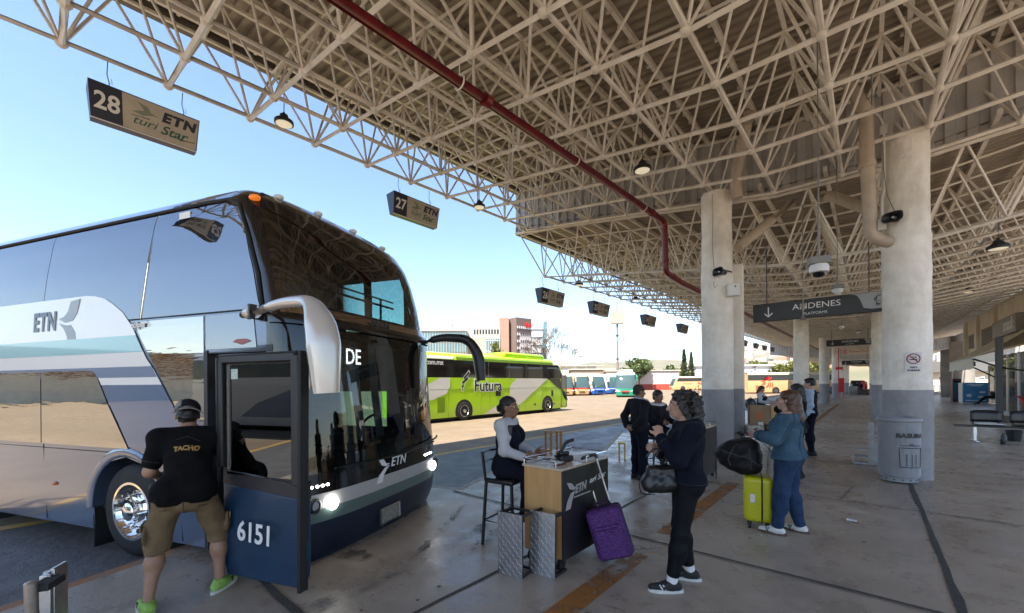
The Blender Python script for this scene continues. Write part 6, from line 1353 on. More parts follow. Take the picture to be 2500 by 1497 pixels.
# trees: many small leaf faces through the crown
M_leaf = mat('mid_green_leaf', (0.075, 0.105, 0.02), 0.6, var=0.55, scale=0.35, col2=(0.035, 0.055, 0.012))
M_leafy = mat('yellow_green_leaf', (0.15, 0.15, 0.025), 0.6, var=0.5, scale=0.3, col2=(0.07, 0.085, 0.015))
M_cyp = mat('cypress_leaf', (0.045, 0.065, 0.018), 0.7, var=0.5, scale=0.5)
M_bark = mat('grey_brown_bark', (0.17, 0.125, 0.09), 0.9)
rng = random.Random(3)
def leaves(b, c, r, n, s_, shape=None):
    for _ in range(n):
        while True:
            p = Vector((rng.uniform(-1, 1), rng.uniform(-1, 1), rng.uniform(-1, 1)))
            if p.length < 1: break
        if rng.random() < 0.6: p = p.normalized() * rng.uniform(0.75, 1.02)
        q = Vector(c) + Vector((p.x * r[0], p.y * r[1], p.z * r[2]))
        x, y, _ = frame((rng.uniform(-1, 1), rng.uniform(-1, 1), rng.uniform(-0.2, 1)))
        w = s_ * rng.uniform(0.6, 1.3); b.add([q - x * w - y * w * .5, q + x * w - y * w * .5, q + x * w * .6 + y * w, q - x * w * .6 + y * w], [(0, 1, 2, 3)])
def tree(label, loc, h, w, m, n=900, s_=0.28, name='tree', clumps=11):
    t = thing(name, label, 'tree', (loc[0], loc[1], ROAD), rng.uniform(0, 6), 'trees beyond the yard')
    b = MB(); b.path([(0, 0, 0), (0.1, 0, h * 0.3), (0, 0.1, h * 0.6)], [0.03 * h, 0.022 * h, 0.012 * h], 8)
    for k in range(5): a = k * 1.3; b.path([(0, 0, h * 0.35), (math.cos(a) * w * 0.2, math.sin(a) * w * 0.2, h * 0.55), (math.cos(a) * w * 0.38, math.sin(a) * w * 0.38, h * 0.7)], [0.013 * h, 0.009 * h, 0.003 * h], 5)
    b.build('trunk', M_bark, t)
    b = MB()
    for k in range(clumps):
        a = rng.uniform(0, 6.28); rr = w * 0.5 * rng.uniform(0.1, 0.75); z = h * rng.uniform(0.45, 0.88)
        leaves(b, (math.cos(a) * rr, math.sin(a) * rr, z), (w * 0.22, w * 0.22, h * 0.13), n // clumps, s_)
    b.build('crown', m, t, smooth=0)
tree('round dark green tree right of the green coach roof', (-46.9, 106.5), 8.6, 10, M_leaf, 1800, 0.3)
for i, (x, y, h_) in enumerate(((-57.5, 121, 6.8), (-47.0, 118, 6.6), (-44.0, 120.5, 7.2), (-41.5, 123.5, 6.9))): tree(('small round tree on the skyline left of the green coach', 'low tree in the row right of the round dark tree, leftmost', 'low tree in the row right of the round dark tree, middle', 'low tree just left of the tall cypress')[i], (x, y), h_, 5.5, M_leafy if i % 2 else M_leaf, 800, 0.3)
for i, (x, y, h_, lb) in enumerate(((-36.6, 111.3, 11.0, 'tall dark cypress left of the nearest column, larger of two'), (-40.7, 130.3, 11.5, 'smaller cypress just left of the nearest column'))):
    t = thing('cypress', lb, 'tree', (x, y, ROAD), 0, 'cypress trees'); b = MB(); b.tube((0, 0, 0), (0, 0, h_ * 0.5), 0.2, 0.1); b.build('trunk', M_bark, t); b = MB()
    for k in range(14): z = h_ * (0.08 + 0.9 * k / 14); w_ = 1.15 * (1 - (k / 14)) ** 0.7 * (0.7 + 0.3 * math.sin(k * 2.1) ** 2) + 0.12; leaves(b, (rng.uniform(-.1, .1), rng.uniform(-.1, .1), z), (w_, w_, h_ * 0.07), 110, 0.2)
    b.build('crown', M_cyp, t, smooth=0)
tree('small palm like bush above the lime coach beside the low glass office', (-80, 86), 14.6, 4.5, M_leafy, 500, 0.3)
for i in range(7):
    f = i / 6; tree('pale green hedge tree behind the white warehouse, %s of the row' % ('first', 'second', 'third', 'fourth', 'fifth', 'sixth', 'last')[i], (-33 + 22 * f, 145 + 14 * f), 8.4 + 0.6 * math.sin(i * 2.3), 7, M_leafy, 900, 0.34, 'hedge_tree')
# bare winter tree
t = thing('bare_tree', 'leafless spreading tree right of the hotel and white tower', 'tree', (-57.8, 82.2, ROAD), 0.5); b = MB(); twig = MB()
def grow(p, d, L, r, lv):
    q = p + d * L; mid = (p + q) / 2 + Vector((rng.uniform(-.06, .06), rng.uniform(-.06, .06), 0)) * L
    (b if lv < 3 else twig).path([p, mid, q], [max(r, 0.03), max(r * 0.85, 0.028), max(r * 0.62, 0.022)], 5 if lv < 3 else 3)
    if lv >= 7: return
    for k in range(2 if lv in (0, 4, 6) else 3):
        x, y, _ = frame(d); a = rng.uniform(0, 6.28); s_ = rng.uniform(0.35, 0.85)
        nd = (d + (x * math.cos(a) + y * math.sin(a)) * s_ + Vector((0, 0, 0.16))).normalized()
        grow(q, nd, L * rng.uniform(0.66, 0.86), r * 0.58, lv + 1)
grow(Vector((0, 0, 0)), Vector((0.03, 0, 1)), 4.2, 0.34, 0); grow(Vector((0, 0, 3.2)), Vector((0.55, 0.35, 0.8)).normalized(), 3.0, 0.2, 1); grow(Vector((0, 0, 3.4)), Vector((-0.6, -0.3, 0.8)).normalized(), 2.8, 0.18, 1)
b.build('trunk', M_bark, t, smooth=60); twig.build('crown', mat('pale_bare_twig', (0.13, 0.085, 0.055), 0.9), t, smooth=60)
# terrain: hillside town on the right, far ridge
def hillh(az, r):
    s1 = 1 / (1 + math.exp((az - 15.5) / 1.3)); n1 = 1 + 0.22 * mnoise.noise(Vector((az * 0.22, r * 0.0015, 3)))
    h1 = 92 * s1 * n1 * max(0, min(1, (r - 330) / 900)) ** 0.8 * (1 if r < 1900 else max(0, 1 - (r - 1900) / 900))
    n2 = 1 + 0.4 * mnoise.noise(Vector((az * 0.13, 9.1, 0))) + 0.1 * mnoise.noise(Vector((az * 0.6, r * 0.001, 4)))
    h2 = 300 * n2 * math.exp(-((r - 5200) / 1100) ** 2) * (0.35 + 0.65 * math.exp(-((az - 27) / 13) ** 2))
    return h1 + h2 - 3
def pol(az, r, z): return (-math.sin(R(az)) * r, math.cos(R(az)) * r, z)
b = MB(); rr_ = [330, 420, 520, 640, 780, 940, 1100, 1250, 1400, 1700, 2100, 2700, 3400, 4000, 4500, 4900, 5200, 5600, 6200, 7000, 8000]
b.grid([[pol(az * 1.0, r, hillh(az * 1.0, r)) for az in range(-40, 84, 1)] for r in rr_]); struct('hills', b, mat('dry_hillside', (0.20, 0.17, 0.11), 0.95, var=0.4, scale=0.01, col2=(0.10, 0.11, 0.06)), smooth=80)
b = MB(); hm = [mat('town_white', (0.46, 0.44, 0.42), 0.8), mat('town_cream', (0.38, 0.32, 0.26), 0.8), mat('town_terracotta', (0.38, 0.20, 0.14), 0.8), mat('town_green', (0.06, 0.08, 0.025), 0.9)]
for _ in range(3600):
    az = rng.uniform(-12, 22) if rng.random() < 0.8 else rng.uniform(14, 33); r = rng.uniform(420, 1650)
    if az > 17: r = rng.uniform(700, 2300)
    z = hillh(az, r); w_ = rng.uniform(5, 13) * (1 if r < 1300 else 1.6); h_ = rng.uniform(4, 9); b.cur = rng.choices((0, 1, 2, 3), (6, 4, 1, 4))[0]
    if b.cur == 3: h_ *= 0.8; w_ *= 0.8
    b.box(pol(az, r, z + h_ / 2 - 1), (w_, rng.uniform(5, 10), h_), rng.uniform(0, 3))
o = b.build('hillside_town', hm, None, smooth=0); tag(o, 'pale houses scattered over the far hillside', 'town', kind='stuff')
# out of the frame but mirrored in the coach: yard wall with red bands, a white coach
t = bldg('yard_building', 'long low building with red bands seen mirrored in the silver coach side', (-52, -52), R(135)); b = MB(); b.box((0, 4, 3.0), (70, 8, 6.4)); b.build('wall', M_wall, t)
for k in range(6): b = MB(); b.box((0, -0.05, 3.4 + 0.5 * k), (70, 0.12, 0.26)); b.build('red_band', M_bbrick, t)
b = MB(); b.box((0, 3, 6.4), (72, 9, 0.5)); b.build('roof', M_bpale, t)
t, sh = coach('white coach with blue swoop seen mirrored in the open door glass', (-4.6, -11.6, 0), R(22), 12, P_off, P_white, mirror=P_white)
zmono(sh, [(0.4, -8, -3), (1.0, -7, -2), (1.6, -5, -1.5)], P_slate, 'blue_swoop', t, 0.01); zmono(sh, [(0.4, -8, -3), (1.0, -7, -2), (1.6, -5, -1.5)], P_slate, 'blue_swoop', t, 0.01, sg=1)

hz = MB(); hz.box((0, 0, 320), (19500, 19500, 1200)); hzm = bpy.data.materials.new('pale_haze'); hzm.use_nodes = True; hn = hzm.node_tree
for q in list(hn.nodes): hn.nodes.remove(q)
ho = hn.nodes.new('ShaderNodeOutputMaterial'); hv = hn.nodes.new('ShaderNodeVolumePrincipled'); hv.inputs['Color'].default_value = (0.92, 0.90, 0.88, 1); hv.inputs['Density'].default_value = 0.000042; hv.inputs['Anisotropy'].default_value = 0.3
hn.links.new(hv.outputs[0], ho.inputs['Volume'])
hz.v = [(x, y, 520.0 if z > 0 else -5.5) for x, y, z in hz.v]
o = hz.build('haze', hzm, smooth=0); tag(o, 'pale dusty haze over the whole yard and distant hills', 'haze', kind='stuff')
# ================================================================ PEOPLE: one smooth surface per body grown from blended limbs
class SDF:
    def __init__(s, res): s.res = res; s.p = []
    def cap(s, a, b, ra, rb=None, k=0.03, flat=1.0, fd=None):
        s.p.append(('c', np.array(a, float), np.array(b, float), ra, ra if rb is None else rb, k, flat, None if fd is None else np.array(fd, float) / np.linalg.norm(fd))); return s
    def ell(s, c, r, M=None, k=0.02, sub=False):
        s.p.append(('e', np.array(c, float), np.array(r, float), None if M is None else np.array(M), k, sub)); return s
    def mesh(s, clips=(), wr=0.0, ws=18.0, seed=0.0, post=None):
        lo = np.full(3, 1e9); hi = -lo
        for q in s.p:
            if q[0] == 'c':
                for e, r in ((q[1], q[3]), (q[2], q[4])):
                    m = r * max(1, q[6]) + 0.03; lo = np.minimum(lo, e - m); hi = np.maximum(hi, e + m)
            elif not q[5]: m = q[2].max() + 0.03; lo = np.minimum(lo, q[1] - m); hi = np.maximum(hi, q[1] + m)
        h = s.res; n = np.ceil((hi - lo) / h).astype(int) + 1
        ax = [lo[i] + h * np.arange(n[i]) for i in range(3)]
        D = np.full(n, 0.2)
        for q in s.p:
            if q[0] == 'c':
                m = max(q[3], q[4]) * max(1, q[6]) + 0.09; l = np.minimum(q[1], q[2]) - m; u = np.maximum(q[1], q[2]) + m
            else: m = q[2].max() + 0.09; l = q[1] - m; u = q[1] + m
            i0 = np.maximum(((l - lo) / h).astype(int), 0); i1 = np.minimum(((u - lo) / h).astype(int) + 2, n)
            if (i1 <= i0).any(): continue
            sl = tuple(slice(i0[i], i1[i]) for i in range(3))
            P = np.stack(np.meshgrid(*[ax[i][sl[i]] for i in range(3)], indexing='ij'), -1)
            if q[0] == 'c':
                a, b, ra, rb, k, fl, fd = q[1:]; ab = b - a; L2 = max(ab @ ab, 1e-12); w = P - a
                t = np.clip((w @ ab) / L2, 0, 1); v = w - t[..., None] * ab
                if fd is not None and fl != 1.0: v = v + (v @ fd)[..., None] * fd * (1 / fl - 1)
                d = (np.sqrt((v * v).sum(-1)) - (ra + (rb - ra) * t)) * min(1.0, fl)
                sub = False
            else:
                c, r, M, k, sub = q[1:]; v = P - c
                if M is not None: v = v @ M
                kk = np.sqrt(((v / r) ** 2).sum(-1)); g = np.sqrt(((v / (r * r)) ** 2).sum(-1)) + 1e-9; d = kk * (kk - 1) / g
            o = D[sl]
            if sub:
                hh = np.clip(0.5 - 0.5 * (o + d) / k, 0, 1); D[sl] = o * (1 - hh) + (-d) * hh + k * hh * (1 - hh)
            else:
                hh = np.clip(0.5 + 0.5 * (o - d) / k, 0, 1); D[sl] = o * (1 - hh) + d * hh - k * hh * (1 - hh)
        G = np.stack(np.meshgrid(*ax, indexing='ij'), -1)
        if wr:
            x, y, z = G[..., 0] + seed, G[..., 1] + seed * 2, G[..., 2]
            f = np.sin(ws * (x * 0.8 + y * 0.5 + z * 1.3) + 2.0 * np.sin(ws * 0.37 * (x - z + y))) + 0.7 * np.sin(ws * 1.9 * (z * 0.9 - x * 0.7 + y * 0.6) + 1.7 * np.sin(ws * 0.6 * (x + y)))
            D = D + wr * f
        for pt, nr in clips:
            nr = np.array(nr, float); nr /= np.linalg.norm(nr); D = np.maximum(D, (G - np.array(pt)) @ nr)
        D[0] = D[-1] = 0.1; D[:, 0] = D[:, -1] = 0.1; D[:, :, 0] = D[:, :, -1] = 0.1
        ins = D < 0
        cs = [(i, j, k) for i in (0, 1) for j in (0, 1) for k in (0, 1)]
        sub = lambda A, c: A[c[0]:A.shape[0] - 1 + c[0], c[1]:A.shape[1] - 1 + c[1], c[2]:A.shape[2] - 1 + c[2]]
        cnt = sum(sub(ins, c).astype(int) for c in cs); act = (cnt > 0) & (cnt < 8)
        idx = np.full(act.shape, -1, int); cells = np.argwhere(act); idx[act] = np.arange(len(cells))
        acc = np.zeros((len(cells), 3)); num = np.zeros(len(cells))
        for c1 in cs:
            for a_ in range(3):
                if c1[a_]: continue
                c2 = list(c1); c2[a_] = 1
                d1 = D[tuple((cells + c1).T)]; d2 = D[tuple((cells + c2).T)]; m = (d1 < 0) != (d2 < 0)
                t = np.where(m, d1 / np.where(m, d1 - d2, 1), 0); p = np.tile(np.array(c1, float), (len(cells), 1)); p[:, a_] += t
                acc[m] += p[m]; num[m] += 1
        V = lo + h * (cells + acc / np.maximum(num, 1)[:, None])
        F = []
        for a_ in range(3):
            b_, c_ = (a_ + 1) % 3, (a_ + 2) % 3
            s1 = [slice(None)] * 3; s2 = [slice(None)] * 3; s1[a_] = slice(0, -1); s2[a_] = slice(1, None)
            x = ins[tuple(s1)] != ins[tuple(s2)]; E = np.argwhere(x); fl = ins[tuple(s1)][x]
            ok = (E[:, b_] > 0) & (E[:, c_] > 0); E = E[ok]; fl = fl[ok]
            def at(db, dc): q = E.copy(); q[:, b_] -= db; q[:, c_] -= dc; return idx[tuple(q.T)]
            Q = np.stack([at(1, 1), at(0, 1), at(0, 0), at(1, 0)], 1); Q[~fl] = Q[~fl][:, ::-1]; F.append(Q)
        F = np.concatenate(F); F = F[(F >= 0).all(1)]
        if post is not None: V = post(V)
        return V, F
def sdf_obj(name, sd_, m, parent, **k):
    V, F = sd_.mesh(**k)
    me = bpy.data.meshes.new(name); me.from_pydata(V.tolist(), [], F.tolist()); me.materials.append(m); me.validate()
    return link(name, me, parent, smooth=180)

def cloth(name, c, rough=0.9, var=0.25, scale=14, bump=0.012, **k): return mat(name, c, rough, var=var, spec=0.15, scale=scale, bump=bump, bscale=k.pop('bscale', 15), **k)
SK_TAN = mat('tan_skin', (0.34, 0.185, 0.115), 0.5, var=0.15, scale=20); SK_FAIR = mat('fair_skin', (0.46, 0.27, 0.19), 0.5, var=0.15, scale=20); SK_DARK = mat('brown_skin', (0.21, 0.105, 0.062), 0.5, var=0.15, scale=20)
M_eyew = mat('eye_white', (0.5, 0.48, 0.45), 0.3); M_pup = mat('dark_eye', (0.02, 0.012, 0.01), 0.2); M_lip = mat('lip', (0.30, 0.10, 0.085), 0.5)
def nv(a): a = np.array(a, float); return a / np.linalg.norm(a)
def seam(o, pts, r, m, name='seam', n=14, off=0.0):
    """a stitched line or edge laid on a garment: the polyline is snapped to the cloth surface"""
    P = []
    for a, b in zip(pts, pts[1:]):
        a, b = Vector(a), Vector(b); k = max(2, int((b - a).length / 0.03))
        for i in range(k + 1):
            ok, q, nr, _ = o.closest_point_on_mesh(a + (b - a) * i / k)
            if ok and (not P or (q - P[-1]).length > 0.004): P.append(q + nr * (r * 0.35 + off))
    if len(P) > 1: b = MB(); b.path(P, r, 5); b.build(name, m, o, smooth=60)
def ring(o, c, rad, r, m, name='seam', tilt=(0, 0, 1)):
    x, y, _ = frame(tilt); seam(o, [Vector(c) + (x * math.cos(2 * math.pi * i / 12) + y * math.sin(2 * math.pi * i / 12)) * rad for i in range(13)], r, m, name)
class Person:
    """joints in metres in the person's own frame: x right, y forward, z up from the floor"""
    def __init__(s, label, loc, heading, H=1.66, res=0.011, skin=SK_TAN, fem=False, build=1.0, group=None, **J):
        s.t = thing('person', label, 'person', loc, R(heading) - math.pi / 2, group); s.res = res; s.skin = skin; s.b = build; s.fem = fem; k = H / 1.70; s.k = k
        d = dict(pelvis=(0, 0, 0.95), waist=(0, 0.0, 1.08), chest=(0, 0.0, 1.28), neck=(0, -0.02, 1.44), head=(0, 0.015, 1.585))
        for sg, n in ((-1, 'L'), (1, 'R')):
            d.update({'hip' + n: (sg * 0.09, 0, 0.92), 'kne' + n: (sg * 0.10, 0.02, 0.49), 'ank' + n: (sg * 0.10, -0.02, 0.085), 'toe' + n: (sg * 0.125, 0.16, 0.03),
                      'sho' + n: (sg * (0.165 if fem else 0.185), -0.01, 1.395), 'elb' + n: (sg * 0.235, -0.03, 1.11), 'wri' + n: (sg * 0.245, 0.06, 0.87), 'han' + n: (sg * 0.24, 0.10, 0.78)})
        d = {a: np.array(b_, float) * k for a, b_ in d.items()}
        for a, b_ in J.items():
            if a in d: d[a] = np.array(b_, float)
        s.hf = nv(J.get('look', (0, 1, 0))); s.hu = nv(J.get('headup', (0, 0, 1)))
        s.J = d; s.fwd = nv(J.get('fwd', (0, 1, 0)))
    def headM(s):
        y = s.hf; x = nv(np.cross(y, s.hu)); z = np.cross(x, y); return np.stack([x, y, z], 1)
    def torso(s, S, o=0.0, k=0.05, belly=0.0):
        J, K, b = s.J, s.k, s.b; f = s.fwd
        S.cap(J['hipL'] + [0, 0, 0.03], J['hipR'] + [0, 0, 0.03], 0.094 * K * b + o, k=k); S.cap(J['pelvis'], J['waist'], (0.135 if s.fem else 0.13) * K * b + o, (0.118 if s.fem else 0.13) * K * b + o, k, 0.78, f)
        S.cap(J['waist'], J['chest'], (0.118 if s.fem else 0.13) * K * b + o, 0.150 * K * b + o, k, 0.74, f)
        S.cap(J['chest'], J['neck'] - [0, 0, 0.07], 0.150 * K * b + o, 0.11 * K + o, k, 0.68, f)
        S.cap(J['shoL'], J['shoR'], 0.062 * K + o, k=k)
        if s.fem:
            for n in 'LR': c = J['chest'] * 0.9 + J['sho' + n] * 0.1 + f * 0.085 * K + np.array([(0.07 if n == 'R' else -0.07) * K, 0, -0.01]); S.ell(c, np.array([0.07, 0.06, 0.07]) * K + o, k=0.04)
        if belly: S.ell(J['waist'] + f * 0.05, np.array([0.13, 0.10, 0.12]) * K * b + o, k=0.05)
        for n in 'LR': S.ell(J['hip' + n] - f * 0.045 * K + np.array([0, 0, 0.0]), np.array([0.08, 0.072, 0.09]) * K * b + o, k=0.05)
        return S
    def arm(s, S, n, o=0.0, upto=2.0, k=0.035):
        J, K, b = s.J, s.k, 0.5 + 0.5 * s.b; a, e, w = J['sho' + n], J['elb' + n], J['wri' + n]; u = min(upto, 1)
        S.cap(a, a + (e - a) * u, 0.056 * K * b + o, (0.056 - 0.012 * u) * K * b + o, k)
        if upto > 1: u = upto - 1; S.cap(e, e + (w - e) * u, 0.044 * K * b + o, (0.044 - 0.014 * u) * K * b + o, k)
        return S
    def leg(s, S, n, o=0.0, upto=2.0, k=0.05, flare=0.0):
        J, K, b = s.J, s.k, s.b; a, e, w = J['hip' + n], J['kne' + n], J['ank' + n]; u = min(upto, 1)
        S.cap(a, a + (e - a) * u, 0.092 * K * b + o, (0.092 - 0.034 * u) * K * b + o + flare, k)
        if upto > 1:
            u = upto - 1; m = e + (w - e) * 0.33
            S.cap(e, m, 0.057 * K * b + o, 0.056 * K * b + o, k); S.cap(m, e + (w - e) * max(u, 0.34), 0.057 * K * b + o, (0.036 if u > 0.8 else 0.05) * K * b + o + flare, k)
            S.ell(m - s.fwd * 0.018 * K, np.array([0.05, 0.05, 0.09]) * K * b + o, k=0.04)
        return S
    def hand(s, S, n, curl=0.5, grip=None):
        J, K = s.J, s.k; w, h = J['wri' + n], J['han' + n]; d = nv(h - w); side = np.array([0, 0, 1.0]) if abs(d[2]) < 0.8 else s.fwd
        if grip is not None: side = nv(grip)
        side = nv(side - d * (side @ d)); nrm = np.cross(d, side) * (1 if n == 'R' else -1)
        pc = w + d * 0.055 * K; S.cap(w, w + d * 0.02, 0.026 * K, k=0.02); S.cap(w + d * 0.02, w + d * 0.075 * K, 0.036 * K, 0.040 * K, 0.02, 0.45, nrm)
        for i, (off, L) in enumerate(((0.030, 0.066), (0.010, 0.074), (-0.010, 0.069), (-0.029, 0.054))):
            b0 = w + d * 0.085 * K + side * off * K; a1 = curl * (0.9 + 0.12 * i); d1 = d * math.cos(a1) + nrm * math.sin(a1); b1 = b0 + d1 * L * 0.5 * K
            a2 = a1 + curl * 1.1; d2 = d * math.cos(a2) + nrm * math.sin(a2); b2 = b1 + d2 * L * 0.5 * K
            S.cap(b0, b1, 0.0100 * K, 0.0092 * K, 0.008); S.cap(b1, b2, 0.0092 * K, 0.0078 * K, 0.006)
        t0 = w + d * 0.03 * K + side * 0.03 * K; t1 = t0 + (d * 0.6 + side * 0.65 + nrm * 0.35) * 0.045 * K; t2 = t1 + (d * 0.8 + side * 0.1 + nrm * (0.3 + 0.5 * curl)) * 0.035 * K
        S.cap(t0, t1, 0.013 * K, 0.011 * K, 0.012); S.cap(t1, t2, 0.011 * K, 0.0088 * K, 0.008)
    def headsdf(s, S):
        M = s.headM(); c = s.J['head']; K = s.k; P = lambda x, y, z: c + M @ (np.array([x, y, z]) * K)
        S.cap(s.J['neck'] - [0, 0, 0.03], P(0, -0.02, -0.06), 0.056 * K, 0.052 * K, 0.03)
        S.ell(P(0, -0.018, 0.035), np.array([0.074, 0.094, 0.085]) * K, M, 0.02); S.ell(P(0, 0.018, -0.035), np.array([0.060, 0.072, 0.085]) * K, M, 0.03)
        S.ell(P(0, 0.058, -0.088), np.array([0.026, 0.024, 0.022]) * K, M, 0.025); S.ell(P(0, 0.066, 0.028), np.array([0.048, 0.018, 0.016]) * K, M, 0.02)
        for sx in (-1, 1):
            S.ell(P(sx * 0.042, 0.055, -0.02), np.array([0.022, 0.022, 0.018]) * K, M, 0.02); S.ell(P(sx * 0.031, 0.088, 0.006), np.array([0.015, 0.012, 0.010]) * K, M, 0.012, True); S.ell(P(sx * 0.076, -0.012, -0.008), np.array([0.010, 0.020, 0.032]) * K, M, 0.010)
        S.cap(P(0, 0.084, 0.012), P(0, 0.112, -0.032), 0.009 * K, 0.014 * K, 0.012); S.ell(P(0, 0.098, -0.036), np.array([0.019, 0.012, 0.010]) * K, M, 0.01)
        S.ell(P(0, 0.080, -0.062), np.array([0.024, 0.014, 0.007]) * K, M, 0.008); S.ell(P(0, 0.078, -0.073), np.array([0.022, 0.013, 0.008]) * K, M, 0.008)
    def face(s, glasses=None, lips=M_lip):
        M = Matrix(s.headM().tolist()); c = Vector(s.J['head']); K = s.k; P = lambda x, y, z: c + M @ (Vector((x, y, z)) * K)
        for sx in (-1, 1):
            b = MB(); b.ellipsoid(P(sx * 0.031, 0.074, 0.006), (0.013 * K, 0.011 * K, 0.009 * K), 12, 8, M); b.cur = 1; b.ellipsoid(P(sx * 0.031, 0.0835, 0.006), (0.0055 * K, 0.003 * K, 0.0055 * K), 8, 6, M); b.build('eye', [M_eyew, M_pup], s.t, smooth=60)
        b = MB(); b.ellipsoid(P(0, 0.0905, -0.0675), (0.021 * K, 0.004 * K, 0.007 * K), 12, 6, M); b.build('mouth', lips, s.t, smooth=60)
        for sx in (-1, 1): b = MB(); b.path([P(sx * 0.014, 0.083, 0.026), P(sx * 0.032, 0.082, 0.031), P(sx * 0.05, 0.068, 0.024)], 0.0035 * K, 5); b.build('eyebrow', M_pup, s.t)
        if glasses:
            b = MB()
            for sx in (-1, 1):
                b.path([P(sx * 0.033 + 0.024 * math.cos(a), 0.100 - 0.2 * abs(0.024 * math.cos(a)), 0.004 + 0.019 * math.sin(a)) for a in [k * math.pi / 8 for k in range(16)]], 0.0022, 5, closed=True); b.path([P(sx * 0.056, 0.094, 0.008), P(sx * 0.078, 0.02, 0.01), P(sx * 0.079, -0.02, 0.002)], 0.002, 5)
            b.path([P(-0.01, 0.1, 0.008), P(0.01, 0.1, 0.008)], 0.002, 5); b.build('glasses', glasses, s.t)
    def body(s, curlL=0.5, curlR=0.5, gL=None, gR=None, feet=False):
        S = SDF(s.res); s.torso(S)
        for n in 'LR': s.arm(S, n); s.leg(S, n); s.hand(S, n, curlL if n == 'L' else curlR, gL if n == 'L' else gR)
        if feet:
            for n in 'LR': S.cap(s.J['ank' + n] - [0, 0, 0.03], s.J['toe' + n] + [0, 0, 0.012], 0.036 * s.k, 0.026 * s.k, 0.02)
        s.headsdf(S); sdf_obj('body', S, s.skin, s.t); return s
    def garment(s, name, m, torso=None, arms=None, legs=None, o=0.012, clips=(), wr=0.0022, ws=22, k=0.05, flare=0.0, extra=None, belly=0.0):
        S = SDF(s.res)
        if torso is not None: s.torso(S, o, k, belly)
        if arms is not None:
            for n, u in zip('LR', arms if isinstance(arms, tuple) else (arms, arms)):
                if u: s.arm(S, n, o, u)
        if legs is not None:
            for n, u in zip('LR', legs if isinstance(legs, tuple) else (legs, legs)):
                if u: s.leg(S, n, o, u, flare=flare)
            if torso is None:
                J, K, b = s.J, s.k, s.b; S.cap(J['hipL'] + [0, 0, 0.03], J['hipR'] + [0, 0, 0.03], 0.094 * K * b + o, k=k); S.cap(J['pelvis'] - [0, 0, 0.02], J['waist'], 0.135 * K * b + o, 0.12 * K * b + o, k, 0.78, s.fwd)
                for n in 'LR': S.ell(J['hip' + n] - s.fwd * 0.045 * K, np.array([0.08, 0.072, 0.09]) * K * b + o, k=0.05)
        if extra: extra(S)
        return sdf_obj(name, S, m, s.t, clips=clips, wr=wr, ws=ws, seed=len(s.t.children) * 0.37)
    def hair(s, m, prims, clips=(), wr=0.004, ws=60, name='hair'):
        M = s.headM(); c = s.J['head']; K = s.k; P = lambda q: c + M @ (np.array(q, float) * K); S = SDF(min(s.res, 0.010))
        for q in prims:
            if len(q) == 2: S.ell(P(q[0]), np.array(q[1]) * K, M, 0.02)
            else: S.cap(P(q[0]), P(q[1]), q[2] * K, q[3] * K, 0.03)
        cl = [(P(p), M @ np.array(n_, float)) for p, n_ in clips]
        return sdf_obj(name, S, m, s.t, clips=cl, wr=wr, ws=ws)
    def shoe(s, n, m, sole, stripe=None, sock=None):
        J, K = s.J, s.k; a, t = J['ank' + n], J['toe' + n]; d = nv((t - a) * [1, 1, 0]); sd = np.array([d[1], -d[0], 0]); hl = a * [1, 1, 0] - d * 0.045 * K; fl = min(a[2], 0.5) - 0.085 * K; z0 = max(fl, 0)
        S = SDF(min(s.res, 0.009)); up = np.array([0, 0, 1.0])
        S.cap(hl + up * (z0 + 0.045), hl + d * 0.10 * K + up * (z0 + 0.045), 0.040 * K, 0.040 * K, 0.03); S.cap(hl + d * 0.08 * K + up * (z0 + 0.042), hl + d * 0.215 * K + up * (z0 + 0.032), 0.042 * K, 0.030 * K, 0.03); S.cap(hl + d * 0.045 * K + up * (z0 + 0.05), a + up * 0.005, 0.042 * K, 0.044 * K, 0.03)
        o = sdf_obj('shoe', S, m, s.t, clips=[(up * (z0 + 0.016), (0, 0, -1)), (a + up * 0.012, (0, 0, 1))])
        b = MB(); pr = []
        for i in range(28):
            q = 2 * math.pi * i / 28; x = math.cos(q); y = math.sin(q); p = hl + d * (0.095 + 0.150 * x) * K + sd * y * (0.046 + 0.006 * x) * K; pr.append(p)
        b.grid([[tuple(p + up * z) for p in pr] for z in (z0, z0 + 0.026)], True); b.f.append(list(range(28, 56))); b.mi.append(0); b.build('sole', sole, o, smooth=40)
        if stripe:
            b = MB()
            for sg in (-1, 1):
                for i in range(3): p0 = hl + d * (0.075 + 0.028 * i) * K + sd * sg * 0.0435 * K; b.beam(Vector(p0 + up * (z0 + 0.03)), Vector(p0 + d * 0.024 + up * (z0 + 0.068) - sd * sg * 0.006), 0.010, 0.006, up=tuple(sd))
            b.build('stripe', stripe, o)
        if sock: S = SDF(min(s.res, 0.009)); S.cap(a + up * 0.0, a + (J['kne' + n] - a) * 0.16, 0.047 * K, 0.046 * K); sdf_obj('sock', S, sock, s.t)
C_blk = cloth('black_cotton', (0.0045, 0.0045, 0.005), var=0.4); C_khaki = cloth('khaki_cargo_cloth', (0.195, 0.135, 0.075), var=0.35, scale=9); C_navy = cloth('navy_cloth', (0.006, 0.0075, 0.016)); C_white = cloth('white_shirt_cloth', (0.44, 0.44, 0.46), var=0.1)
C_ltbl = cloth('light_blue_shirt_cloth', (0.36, 0.45, 0.58), var=0.15); C_denim = cloth('blue_denim', (0.014, 0.030, 0.075), var=0.55, scale=7, col2=(0.030, 0.058, 0.115)); C_jack = cloth('faded_denim_jacket', (0.030, 0.066, 0.105), var=0.6, scale=6, col2=(0.058, 0.112, 0.155)); C_grey = cloth('dark_grey_suit', (0.014, 0.014, 0.018)); C_legg = cloth('black_legging', (0.006, 0.0065, 0.009), 0.7)
